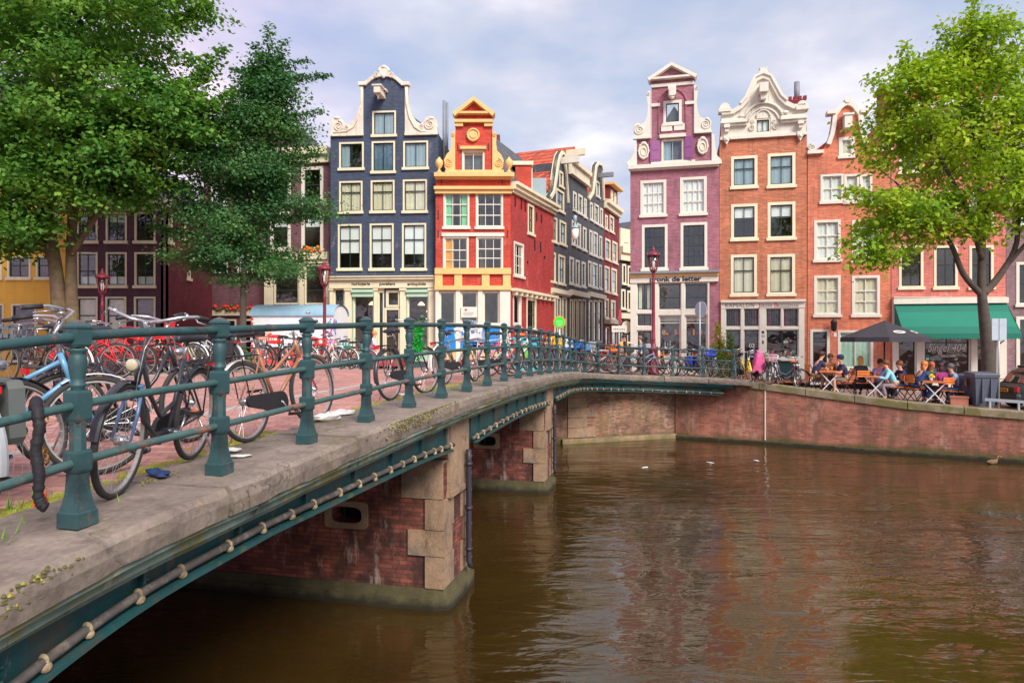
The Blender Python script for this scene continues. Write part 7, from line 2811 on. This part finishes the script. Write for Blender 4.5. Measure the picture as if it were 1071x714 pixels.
def skin_mesh(name, V, E, rad, root=0, sub=1):
    me = bpy.data.meshes.new(name)
    me.from_pydata([tuple(v) for v in V], E, [])
    o = bpy.data.objects.new(name, me)
    COL.objects.link(o)
    o.modifiers.new('skin', 'SKIN')
    ss = o.modifiers.new('sub', 'SUBSURF')
    ss.levels = ss.render_levels = sub
    for i, r in enumerate(rad):
        sv = me.skin_vertices[0].data[i]
        sv.radius = r if isinstance(r, tuple) else (r, r)
        sv.use_root = (i == root)
    dg = bpy.context.evaluated_depsgraph_get()
    out = bpy.data.meshes.new_from_object(o.evaluated_get(dg))
    bpy.data.objects.remove(o)
    for p in out.polygons:
        p.use_smooth = True
    return out


def person(label, x, y, heading, pose='sit', top=(.5, .5, .5), bottom=(.2, .2, .2), hair=(.1, .06, .03), lean=.12, short_legs=False, short_sleeves=True, cap=None, arms='table', group=None, hair_long=False, shoe=(.05, .05, .05), zoff=0.0):
    z = gz(x, y)
    root = thing('person', label, 'person', (x, y, z + zoff), R(heading), group)
    V, E, rd, ix = [], [], [], {}

    def add(n, p, r, par=None):
        ix[n] = len(V)
        V.append(Vector(p))
        rd.append(r)
        if par is not None:
            E.append((ix[par], ix[n]))
    s = 1.0
    if pose == 'sit':
        hz, L = .52, lean
        sh = (L * 1.0 + .04, 0, hz + .47)
        kn = [(.42, .1 + .03 * random.random(), .50), (.42, -.1 - .03 * random.random(), .51)]
        an = [(.40 + random.uniform(-.2, .12), .11, .09), (.40 + random.uniform(-.2, .12), -.11, .09)]
    else:
        hz, L = .90, .03
        sh = (L, 0, hz + .49)
        kn = [(.16, .09, .49), (-.02, -.09, .48)]
        an = [(.12, .09, .09), (-.26, -.09, .12)]
    add('pel', (0, 0, hz), (.15, .115))
    add('wst', (L * .35, 0, hz + .17), (.135, .1), 'pel')
    add('chs', (L * .8, 0, hz + .36), (.16, .11), 'wst')
    add('nek', (sh[0] + .01, 0, hz + .53), .055, 'chs')
    hx = sh[0] + .05
    add('jaw', (hx, 0, hz + .62), .068, 'nek')
    add('hed', (hx + .012, 0, hz + .72), (.085, .098), 'jaw')
    add('top', (hx - .005, 0, hz + .80), .062, 'hed')
    add('nos', (hx + .112, 0, hz + .675), .014, 'hed')
    for k_, sg in (('l', 1), ('r', -1)):
        i = 0 if sg > 0 else 1
        add('sh' + k_, (sh[0] * .95, sg * .165, hz + .455), .062, 'chs')
        if pose == 'sit' and arms == 'table':
            el = (sh[0] + .12, sg * .235, hz + .2)
            wr = (sh[0] + .34, sg * .13, hz + .26)
        elif pose == 'sit':
            el = (sh[0] - .02, sg * .25, hz + .2)
            wr = (sh[0] + .2, sg * .12, hz + .1)
        else:
            el = (sh[0] - .06 * sg, sg * .24, hz + .2)
            wr = (sh[0] + .12 - .1 * sg, sg * .24, hz - .02)
        add('el' + k_, el, .04, 'sh' + k_)
        add('wr' + k_, wr, .027, 'el' + k_)
        d = (Vector(wr) - Vector(el)).normalized()
        side = Vector((-d.y, d.x, 0)).normalized()
        pm = Vector(wr) + d * .07
        add('pm' + k_, pm, (.036, .018), 'wr' + k_)
        for fi, (off, ln) in enumerate(((-.03, .062), (-.01, .075), (.01, .07), (.03, .055))):
            a_ = pm + d * .035 + side * off
            add('f%d%s' % (fi, k_), a_, .0095, 'pm' + k_)
            add('g%d%s' % (fi, k_), a_ + d * ln * .7 + Vector((0, 0, -.02)), .008, 'f%d%s' % (fi, k_))
        add('t' + k_, Vector(wr) + d * .04 + side * (-sg * .045), .0105, 'wr' + k_)
        add('u' + k_, Vector(wr) + d * .085 + side * (-sg * .055) + Vector((0, 0, -.012)), .009, 't' + k_)
        add('hp' + k_, (.03, sg * .09, hz - .03), (.09, .085), 'pel')
        add('kn' + k_, kn[i], .058, 'hp' + k_)
        a_ = Vector(an[i])
        add('cf' + k_, Vector(kn[i]).lerp(a_, .35), .052, 'kn' + k_)
        add('an' + k_, a_, .036, 'cf' + k_)
        add('to' + k_, a_ + Vector((.15, sg * .02, -.05)), .032, 'an' + k_)
    bo = bpy.data.objects.new('body', skin_mesh('body', V, E, rd))
    bo.data.materials.append(SKINM)
    COL.objects.link(bo)
    bo.parent = root

    def cloth(name, chain, edges, col, grow, ends=None):
        vs = [V[ix[c]] if isinstance(c, str) else c[1] for c in chain]
        names = [c if isinstance(c, str) else c[0] for c in chain]
        rr = []
        for c in chain:
            r = rd[ix[c]] if isinstance(c, str) else c[2]
            rr.append(tuple(q + grow for q in r) if isinstance(r, tuple) else r + grow)
        o = bpy.data.objects.new(name, skin_mesh(name, vs, [(names.index(a), names.index(b_)) for a, b_ in edges], rr))
        m_ = bpy.data.materials.get('cloth_%d_%d_%d' % tuple(int(c * 255) for c in col)) or mat('cloth_%d_%d_%d' % tuple(int(c * 255) for c in col), col, .85, var=.12, scale=9)
        o.data.materials.append(m_)
        COL.objects.link(o)
        o.parent = root
    ext = []
    ed = [('pel', 'wst'), ('wst', 'chs'), ('chs', 'nk2')]
    ch = ['pel', 'wst', 'chs', ('nk2', V[ix['nek']] - Vector((0, 0, .035)), .062)]
    for k_ in 'lr':
        if short_sleeves:
            ch += ['sh' + k_, ('se' + k_, V[ix['sh' + k_]].lerp(V[ix['el' + k_]], .75), .044)]
            ed += [('chs', 'sh' + k_), ('sh' + k_, 'se' + k_)]
        else:
            ch += ['sh' + k_, 'el' + k_, ('se' + k_, V[ix['el' + k_]].lerp(V[ix['wr' + k_]], .9), .032)]
            ed += [('chs', 'sh' + k_), ('sh' + k_, 'el' + k_), ('el' + k_, 'se' + k_)]
    cloth('shirt', ch, ed, top, .018)
    ch, ed = [('wb', V[0] + Vector((0, 0, .06)), (.145, .112)), 'pel'], [('wb', 'pel')]
    for k_ in 'lr':
        ch += ['hp' + k_, 'kn' + k_]
        ed += [('pel', 'hp' + k_), ('hp' + k_, 'kn' + k_)]
        if not short_legs:
            ch += [('en' + k_, V[ix['kn' + k_]].lerp(V[ix['an' + k_]], .9), .05)]
            ed += [('kn' + k_, 'en' + k_)]
    cloth('trousers', ch, ed, bottom, .013)
    b = MB()
    for k_ in 'lr':
        a_ = V[ix['an' + k_]]
        b.ball(a_ + Vector((.07, 0, -.035)), .1, 10, 6, 0, (1.35, .5, .5))
    b.build('shoe', bpy.data.materials.get('shoe_dark') or mat('shoe_dark', srgb(70, 62, 60), .6), root)
    h = V[ix['hed']]
    b = MB()
    b.ball(h + Vector((-.022, 0, .032)), .118, 12, 8, 0, (.98, .86, .92))
    if hair_long:
        b.ball(h + Vector((-.07, 0, -.09)), .1, 10, 7, 0, (.62, .95, 1.5))
    hm = 'hair_%d_%d_%d' % tuple(int(c * 255) for c in hair)
    b.build('hair', bpy.data.materials.get(hm) or mat(hm, hair, .6, var=.2, scale=20), root)
    b = MB()
    for sg in (-1, 1):
        b.ball(h + Vector((.088, sg * .034, -.005)), .011, 6, 4)
    b.box(h.x + .082, h.x + .09, -.025, .025, h.z - .075, h.z - .066)
    b.build('face', M['shopdark'], root)
    if cap:
        b = MB()
        b.ball(h + Vector((-.015, 0, .05)), .122, 12, 8, 0, (1, .9, .75))
        b.box(h.x + .06, h.x + .2, -.07, .07, h.z + .055, h.z + .067)
        b.build('cap', mat('cap_cloth', cap, .8), root)
    return root


NV, KH = C(44, 52, 84), C(140, 134, 100)
G5 = 'guests seated at the canal side tables'
P_ = [('man in navy shirt and khaki shorts seated facing right at the first café table', 851, .95, 2, NV, KH, C(70, 44, 30), .2, True, True, None, False),
      ('person in peach top seated behind the first café table', 867, 1.75, -100, C(236, 150, 100), C(80, 80, 100), C(110, 70, 40), .08, False, True, None, False),
      ('man in navy shirt and dark blue cap seated facing left', 885, .95, 172, C(48, 48, 76), C(110, 104, 92), C(80, 60, 40), .1, True, True, C(44, 56, 100), False),
      ('blond guest in black top seated with back to the canal on an orange chair', 901, 1.05, 78, C(34, 32, 40), C(60, 56, 70), C(206, 150, 80), .06, False, True, None, True),
      ('guest in lavender shirt facing the canal behind the second café table', 918.5, 1.95, -95, C(170, 120, 176), C(70, 70, 90), C(70, 48, 36), .08, False, True, None, False),
      ('guest in light blue sweater and grey trousers leaning left', 936, .95, 170, C(140, 206, 226), C(140, 122, 126), C(120, 74, 40), .2, False, False, None, False),
      ('guest in navy jacket seated behind the one in light blue', 946, 1.7, 185, C(50, 44, 88), C(44, 44, 80), C(150, 84, 50), .1, False, False, None, False),
      ('ginger haired guest in dark blue sweater and trousers facing right', 958.5, .95, 5, C(38, 66, 116), C(44, 62, 110), C(214, 120, 56), .2, False, False, None, True),
      ('guest in green top half hidden behind the third café table', 970, 1.9, -80, C(60, 110, 80), C(60, 60, 70), C(190, 100, 60), .1, False, True, None, False),
      ('dark haired guest in magenta top seated with back to the canal', 987, 1.15, 98, C(142, 40, 104), C(96, 96, 106), C(60, 36, 34), .06, False, True, None, True),
      ('guest in grey blue shirt leaning left nearest the tree', 1005, 1.55, 176, C(140, 158, 190), C(86, 120, 170), C(100, 92, 92), .24, False, True, None, False)]
for lb, px, off, hd, tp, bt, hr, ln, sl_, ss_, cp_, hl_ in P_:
    x, y = qpos(px, off)
    person(lb, x, y, hd, 'sit', tp, bt, hr, ln, sl_, ss_, cp_, group=G5, hair_long=hl_)
xx, yy = at(390, 30.5), 30.5
person('woman in white top and blue jeans walking past the blue house shop', xx, yy, 12, 'walk', C(232, 226, 232), C(110, 150, 196), C(222, 140, 80), short_sleeves=False)
bg_ = thing('shoulder_bag', 'red shoulder bag carried by the woman in white top', 'bag', (xx + .05, yy - .3, gz(xx, yy) + .72))
b = MB()
b.box(-.14, .14, -.05, .05, 0, .3)
b.tube([(-.1, 0, .3), (-.03, .1, .62), (.03, .12, .62), (.1, 0, .3)], .012, 5)
b.build('body', mat('red_leather', srgb(214, 50, 66), .5), bg_)
person('pedestrian in orange yellow top at the mouth of the side street', at(652, 33), 33, -80, 'walk', C(232, 170, 90), C(214, 160, 100), C(50, 36, 30))
person('pedestrian in grey jacket before the mauve house door', at(671, 33), 33, 160, 'walk', C(130, 136, 160), C(60, 64, 90), C(120, 110, 110), short_sleeves=False)

M['table_wood'] = mat('orange_brown_table_wood', srgb(196, 116, 70), .5, var=.15, scale=6)
M['chair_wood'] = mat('orange_chair_slats', srgb(226, 126, 52), .5, var=.12, scale=6)
M['white_metal'] = mat('white_table_legs', srgb(228, 226, 230), .4, var=.05)


def table(label, px, off, rz):
    x, y = qpos(px, off)
    t_ = thing('cafe_table', label, 'table', (x, y, gz(x, y)), R(rz), 'square folding café tables')
    b = MB()
    for i in range(6):
        b.box(-.34 + i * .114, -.235 + i * .114, -.34, .34, .725, .75)
    b.box(-.34, .34, -.34, -.31, .69, .725)
    b.box(-.34, .34, .31, .34, .69, .725)
    b.build('table_top', M['table_wood'], t_)
    for s in (-1, 1):
        b = MB()
        b.bar((-.3, s * .27, 0), (.3, s * .27, .69), .03, .03)
        b.bar((.3, s * .24, 0), (-.3, s * .24, .69), .03, .03)
        b.build('leg', M['white_metal'], t_)
    return x, y, gz(x, y)


CH = None


def chair(label, px, off, rz):
    global CH
    x, y = qpos(px, off)
    r = thing('folding_chair', label, 'chair', (x, y, gz(x, y)), R(rz), 'wooden folding café chairs')
    if CH is None:
        se, bk = MB(), MB()
        for i in range(5):
            se.box(-.19 + i * .08, -.125 + i * .08, -.2, .2, .44, .46)
        for z in (.66, .74, .82):
            bk.box(-.235, -.215, -.2, .2, z, z + .06)
        lg = []
        for s in (-1, 1):
            l_ = MB()
            l_.bar((-.23, s * .21, .9), (.2, s * .21, 0), .022)
            l_.bar((.16, s * .19, .45), (-.24, s * .19, 0), .022)
            lg.append(mesh_of(l_, 'leg', [M['iron']]))
        CH = [('seat', mesh_of(se, 'seat', [M['chair_wood']])), ('backrest', mesh_of(bk, 'backrest', [M['chair_wood']])), ('leg', lg[0]), ('leg', lg[1])]
    for n_, me in CH:
        ref(me, n_, r)


T_ = [table('square café table nearest the salon between two men', 868.5, .95, -28), table('square café table below the middle of the parasol', 916, .95, -28), table('square café table with yellow flowers in front of the café door', 977, .95, -28), table('square café table partly hidden beside the tree trunk', 997, 2.3, -28)]
for (lb, px, off, hd, *_r) in P_:
    chair('folding chair under the ' + lb.split(' seated')[0].split(' facing')[0].split(' leaning')[0].split(' half')[0], px, off, hd)
chair('empty orange folding chair between the tables left of the wheelie bin', 992, 1.7, 190)
chair('empty orange folding chair near the parasol foot', 926, 2.2, -60)
chair('empty dark legged folding chair beside the wheelie bin', 1001, .95, 150)
for i, (ti, dx, dy, kd) in enumerate(((0, .05, .0, 0), (0, .2, .1, 1), (1, -.1, 0, 1), (1, .12, .05, 0), (2, -.1, .0, 2), (2, .15, .1, 0), (0, -.15, .1, 0))):
    x, y, z = T_[ti]
    nm = ('glass', 'bottle', 'flower_pot')[kd]
    lb = ['amber drink glass at the middle of the table nearest the salon', 'small dark bottle on the table nearest the salon', 'small dark bottle on the table below the parasol', 'amber drink glass on the table below the parasol', 'little pot of yellow flowers on the table before the café door', 'amber drink glass beside the yellow flowers', 'amber drink glass at the left of the table nearest the salon'][i]
    o = thing(nm, lb, nm.replace('_', ' '), (x + dx, y + dy, z + .75))
    b = MB()
    if kd == 0:
        b.lathe([(.028, 0), (.035, .14), (.03, .14), (.02, .01)], 10)
        b.build('drink', mat('amber_drink', srgb(236, 150, 40), .2), o)
    elif kd == 1:
        b.lathe([(.03, 0), (.032, .12), (.014, .17), (.013, .23)], 10)
        b.build('glass_body', M['teal_dark'], o)
    else:
        b.lathe([(.04, 0), (.055, .09)], 10)
        b.build('pot', M['white'], o)
        b = MB()
        for q in range(14):
            b.ball((random.uniform(-.07, .07), random.uniform(-.07, .07), random.uniform(.1, .2)), .03, 6, 4)
        b.build('flower', mat('yellow_petals', srgb(236, 200, 40), .7), o)

# parasol
x, y = qpos(925, 1.75)
zg = gz(x, y)
pr = thing('parasol', 'large black café parasol with two white oval emblems', 'parasol', (x, y, zg))
b = MB()
ht = EYE + 21.8 * y / FL - zg
b.tube([(0, 0, .05), (0, 0, ht)], .026, 10)
b.build('pole', M['iron'], pr)
b = MB()
n = 8
Rr, dz_ = 1.38, .58
vs = [(0, 0, ht)]
for i in range(n):
    a = 2 * math.pi * i / n + math.pi / 8
    vs.append((Rr * math.cos(a), Rr * math.sin(a), ht - dz_))
for i in range(n):
    a = 2 * math.pi * i / n + math.pi / 8
    vs.append((Rr * 1.005 * math.cos(a), Rr * 1.005 * math.sin(a), ht - dz_ - .16))
b.add(vs, [(0, 1 + i, 1 + (i + 1) % n) for i in range(n)] + [(1 + i, n + 1 + i, n + 1 + (i + 1) % n, 1 + (i + 1) % n) for i in range(n)])
b.add([(v[0] * .985, v[1] * .985, v[2] - .02) for v in vs[:n + 1]], [(0, 1 + (i + 1) % n, 1 + i) for i in range(n)])
b.build('canopy', mat('black_canvas', srgb(60, 56, 64), .8, var=.1), pr)
b = MB()
for i in range(n):
    a = 2 * math.pi * i / n + math.pi / 8
    b.bar((0, 0, ht - .05), (Rr * .97 * math.cos(a), Rr * .97 * math.sin(a), ht - dz_ - .03), .018)
    b.bar((.03 * math.cos(a), .03 * math.sin(a), ht - .62), (Rr * .5 * math.cos(a), Rr * .5 * math.sin(a), ht - dz_ * .5 - .04), .014)
b.build('rib', M['iron'], pr)
for k_ in (5, 6):
    a = 2 * math.pi * (k_ + .5) / n + math.pi / 8
    rm = Rr * math.cos(math.pi / 8)
    c_ = Vector((rm * .72 * math.cos(a), rm * .72 * math.sin(a), ht - dz_ * .72 + .012))
    e1 = Vector((-math.sin(a), math.cos(a), 0))
    e2 = Vector((rm * math.cos(a), rm * math.sin(a), -dz_)).normalized()
    nn = e1.cross(e2)
    if nn.z < 0:
        nn = -nn
    b = MB()
    pts = [c_ + nn * .006 + e1 * .2 * math.cos(2 * math.pi * i / 20) + e2 * .12 * math.sin(2 * math.pi * i / 20) for i in range(20)]
    b.add(pts, [tuple(range(20))])
    e_ = b.build('emblem', M['letter_white'], pr)
    b = MB()
    pts = [c_ + nn * .009 + e1 * .13 * math.cos(2 * math.pi * i / 16) + e2 * .05 * math.sin(2 * math.pi * i / 16) for i in range(16)]
    b.add(pts, [tuple(range(16))])
    b.build('emblem_print', M['letter_grey'], e_)
b = MB()
b.lathe([(.3, 0), (.3, .06), (.06, .1), (.04, .3)], 14)
b.build('foot', M['iron'], pr)

# wheelie bins
M['bin'] = mat('grey_blue_bin_plastic', srgb(86, 92, 106), .5, var=.1, scale=4, streak=.15)


def wbin(label, px, off, s, rz):
    x, y = qpos(px, off)
    o = thing('wheelie_bin', label, 'bin', (x, y, gz(x, y)), R(rz))
    b = MB()
    w0, d0, w1, d1, z0, z1 = .24 * s, .25 * s, .31 * s, .36 * s, .06, .98 * s
    b.add([(-w0, -d0, z0), (w0, -d0, z0), (w0, d0, z0), (-w0, d0, z0), (-w1, -d1, z1), (w1, -d1, z1), (w1, d1, z1), (-w1, d1, z1)], [(3, 2, 1, 0), (0, 1, 5, 4), (1, 2, 6, 5), (2, 3, 7, 6), (3, 0, 4, 7), (4, 5, 6, 7)])
    b.box(-w1 - .02, w1 + .02, -d1 - .02, d1 + .01, z1 - .07, z1)
    for x_ in (-.12, .12):
        b.box(x_ - .015, x_ + .015, -d1 - .01, -d0 * .9, z0 + .1, z1 - .1)
    b.build('body', M['bin'], o)
    b = MB()
    b.add([(-w1 - .03, -d1 - .04, z1 + .004), (w1 + .03, -d1 - .04, z1 + .004), (w1 + .03, d1 + .02, z1 + .004), (-w1 - .03, d1 + .02, z1 + .004),
           (-w1 - .01, -d1 - .0, z1 + .05), (w1 + .01, -d1 - .0, z1 + .05), (w1 + .01, d1, z1 + .09), (-w1 - .01, d1, z1 + .09)], [(3, 2, 1, 0), (0, 1, 5, 4), (1, 2, 6, 5), (2, 3, 7, 6), (3, 0, 4, 7), (4, 5, 6, 7)])
    b.tube([(-w1, d1 + .08, z1 + .03), (w1, d1 + .08, z1 + .03)], .018, 8)
    for x_ in (-w1, w1):
        b.tube([(x_, d1, z1 + .03), (x_, d1 + .08, z1 + .03)], .018, 8)
    b.build('lid', M['bin'], o)
    for x_ in (-w0 - .05, w0 + .0):
        b = MB()
        b.tube([(x_, d0 + .02, .1), (x_ + .05, d0 + .02, .1)], .1, 16)
        b.build('wheel', M['rubber'], o)


wbin('grey wheelie bin standing at the canal edge by the tree', 1026.5, .85, 1.06, -12)
wbin('dark wheelie bin half hidden behind the bin at the canal edge', 1012, 1.5, .95, 10)
x, y = qpos(1003, .75)
pt = thing('brick_planter', 'low reddish box planter on the quay left of the wheelie bin', 'planter', (x, y, gz(x, y)), R(-28))
b = MB()
b.box(-.24, .24, -.16, .16, 0, .3)
b.box(-.26, .26, -.18, .18, .26, .32)
b.build('box', mat('terracotta_box', srgb(178, 112, 92), .8, var=.2), pt)

# guard rail and parked car at the right edge
gr_ = thing('guard_rail', 'low grey steel guard rail along the quay in front of the parked car', 'railing', (*qpos(1030, .25), gz(15, 20.6)))
b = MB()
x0, y0 = qpos(1029, .25)
x1, y1 = qpos(1120, .25)
d = Vector((x1 - x0, y1 - y0, gz(x1, y1) - gz(x0, y0)))
b.bar((0, 0, .3), (d.x, d.y, d.z + .3), .05, .09)
b.build('rail', M['pole'], gr_)
for f in (.06, .4, .75, .98):
    b = MB()
    b.bar((d.x * f, d.y * f, d.z * f - .05), (d.x * f, d.y * f, d.z * f + .26), .05)
    b.build('post', M['pole'], gr_)
cx_, cy_ = qpos(1052, 1.75)
car = thing('parked_car', 'dark car with orange yellow number plate parked at the right edge of the quay', 'car', (cx_, cy_, gz(cx_ + 1, cy_)), R(-10))


def loft(secs, m=0, cap=True):
    b = MB()
    n = len(secs[0])
    for s in secs:
        b.v += [Vector(p) for p in s]
    for i in range(len(secs) - 1):
        for j in range(n):
            b.f.append([i * n + j, (i + 1) * n + j, (i + 1) * n + (j + 1) % n, i * n + (j + 1) % n])
            b.m.append(m)
            b.s.append(True)
    if cap:
        b.f += [list(range(n - 1, -1, -1)), [(len(secs) - 1) * n + j for j in range(n)]]
        b.m += [m, m]
        b.s += [False, False]
    return b


def csec(x, hw, z0, z1, r=.12):
    p = []
    for cx0, cz0, a0 in ((hw - r, z1 - r, 0), (-hw + r, z1 - r, 90), (-hw + r, z0 + r, 180), (hw - r, z0 + r, 270)):
        for q in (0, 30, 60, 90):
            p.append((x, cx0 + r * math.cos(R(a0 + q)), cz0 + r * math.sin(R(a0 + q))))
    return p


M['car_paint'] = mat('dark_car_paint', srgb(40, 48, 50), .45, var=.06, coat=.15)
M['car_glass'] = mat('dark_car_glass', srgb(20, 24, 28), .05, var=0, spec=.8)
loft([csec(.0, .70, .34, .72), csec(.06, .78, .26, .80), csec(.35, .81, .2, .84), csec(1.2, .82, .18, .84), csec(2.6, .82, .18, .82), csec(3.3, .80, .2, .76), csec(3.75, .74, .26, .66), csec(3.85, .66, .32, .58)]).build('body', M['car_paint'], car)
loft([csec(.22, .66, .78, .86, .03), csec(.38, .64, .78, 1.16, .08), csec(.62, .60, .78, 1.36, .1), csec(1.7, .60, .78, 1.38, .1), csec(2.1, .60, .78, 1.26, .1), csec(2.75, .66, .76, .84, .03)]).build('cabin', M['car_glass'], car)
loft([csec(.62, .585, 1.33, 1.385, .025), csec(1.75, .585, 1.35, 1.40, .025)]).build('roof', M['car_paint'], car)
loft([csec(-.06, .74, .3, .52, .06), csec(.2, .82, .28, .54, .06)]).build('bumper', mat('bumper_black', srgb(42, 42, 46), .5), car)
for s in (-1, 1):
    b = MB()
    b.box(-.02, .06, min(s * .52, s * .72), max(s * .52, s * .72), .58, .74)
    b.build('tail_light', M['tail_red'], car)
    for x_ in (.62, 3.1):
        b = MB()
        b.tube([(x_, s * .66, .29), (x_, s * .84, .29)], .29, 24)
        w_ = b.build('wheel', M['rubber'], car)
        b = MB()
        b.tube([(x_, s * .83, .29), (x_, s * .846, .29)], .18, 16)
        b.build('rim', M['alloy'], w_)
b = MB()
b.box(-.075, -.062, -.26, .26, .55, .665)
pl8 = b.build('number_plate', mat('plate_yellow', srgb(244, 164, 20), .45, var=.03), car)
b = MB()
b.box(-.08, -.0755, .22, .258, .552, .663, 1)
for i in range(8):
    if i not in (2, 5):
        b.box(-.079, -.0755, .16 - i * .05, .19 - i * .05, .575, .64)
b.build('plate_print', [M['letter_dark'], mat('plate_blue', srgb(20, 70, 180), .5)], pl8)
bn = thing('bicycle', 'green bicycle leaning beside the grey mauve house door', 'bicycle', (0, 0, 0))
bpy.data.objects.remove(bn)
bicycle('yellow green bicycle standing behind the parked car at the right', (at(1056, 27), 27.2), (at(1056, 27) + 1.05, 27.0), C(170, 176, 60), 'diamond', 'swept', 10, 3)

# ------------------------------------------------------------------ litter on the stone edge and in the water
paper = mat('white_paper', srgb(226, 222, 218), .8, var=.1)


def crumple(name, label, p, sx, sy, sz, mt, cat='litter', seed=0):
    rn = random.Random(seed)
    o = thing(name, label, cat, p, rn.uniform(0, 3))
    b = MB()
    n, k_ = 10, 5
    vs = []
    for i in range(k_ + 1):
        t_ = math.pi * i / k_
        for j in range(n):
            q = rn.uniform(.65, 1.2)
            a = 2 * math.pi * j / n
            vs.append((sx * math.sin(t_) * math.cos(a) * q, sy * math.sin(t_) * math.sin(a) * q, max(0, sz * (1 - math.cos(t_)) * .5 * q)))
    b.add(vs, [(i * n + j, i * n + (j + 1) % n, (i + 1) * n + (j + 1) % n, (i + 1) * n + j) for i in range(k_) for j in range(n)])
    b.build('crumpled_sheet', mt, o)


def onrail(k, o):
    p = PO(k, o, .004)
    if o < -.55:
        p.z -= .11
    return tuple(p)


crumple('paper_scrap', 'flat white paper scrap on the stone edge left of the second post', onrail(1.45, -.2), .09, .05, .018, paper, seed=1)
crumple('paper_scrap', 'white paper scrap under the tan bicycle near the second post', onrail(1.6, -.42), .1, .07, .03, paper, seed=2)
crumple('plastic_bag', 'white crumpled plastic bag beside the tan bicycle front wheel', onrail(3.35, -.5), .16, .1, .07, paper, seed=3)
crumple('plastic_bag', 'larger white plastic bag lying right of the third railing post', onrail(3.0, -.42), .15, .1, .09, paper, seed=4)
crumple('plastic_bag', 'white plastic bag under the black bicycle with garland', onrail(5.0, -.5), .17, .1, .08, paper, seed=5)
crumple('blue_cloth', 'crumpled blue cloth on the stone edge by the nearest bicycle', onrail(.86, -.36), .14, .06, .05, mat('blue_cloth', srgb(40, 64, 108), .8, var=.4, scale=18), seed=6)
crumple('orange_peel', 'orange peel scrap on the mossy stone at the left edge', onrail(-.72, -.2), .03, .02, .012, mat('orange_peel', srgb(230, 110, 50), .7), seed=7)
for lb, px, py, s in (('white feather floating near the quay corner', 675, 489, .14), ('white scrap floating in mid canal near the wall', 743, 484, .16), ('pale twig floating right of the white scraps', 791, 482, .13)):
    Y = 3.65 * FL / (py - CY)
    crumple('floating_scrap', lb, (at(px, Y), Y, .0), s, .05, .03, paper, seed=px)
Y = 3.65 * FL / (485 - CY)
dk = thing('duck', 'brown duck swimming along the quay wall at the right', 'duck', (at(1038, Y), Y, -.02), R(10))
V = [(-.2, 0, .1), (-.12, 0, .08), (0, 0, .07), (.1, 0, .09), (.15, 0, .16), (.17, 0, .24), (.22, 0, .255), (.28, 0, .24)]
me = skin_mesh('body', V, [(i, i + 1) for i in range(7)], [.015, .06, .085, .065, .032, .038, .02, .008], 2, 2)
me.materials.append(mat('brown_feathers', srgb(116, 92, 66), .8, var=.4, scale=25))
bo = bpy.data.objects.new('body', me)
COL.objects.link(bo)
bo.parent = dk
b = MB()
b.box(.265, .32, -.014, .014, .228, .243)
b.build('bill', M['reflector_orange'], dk)
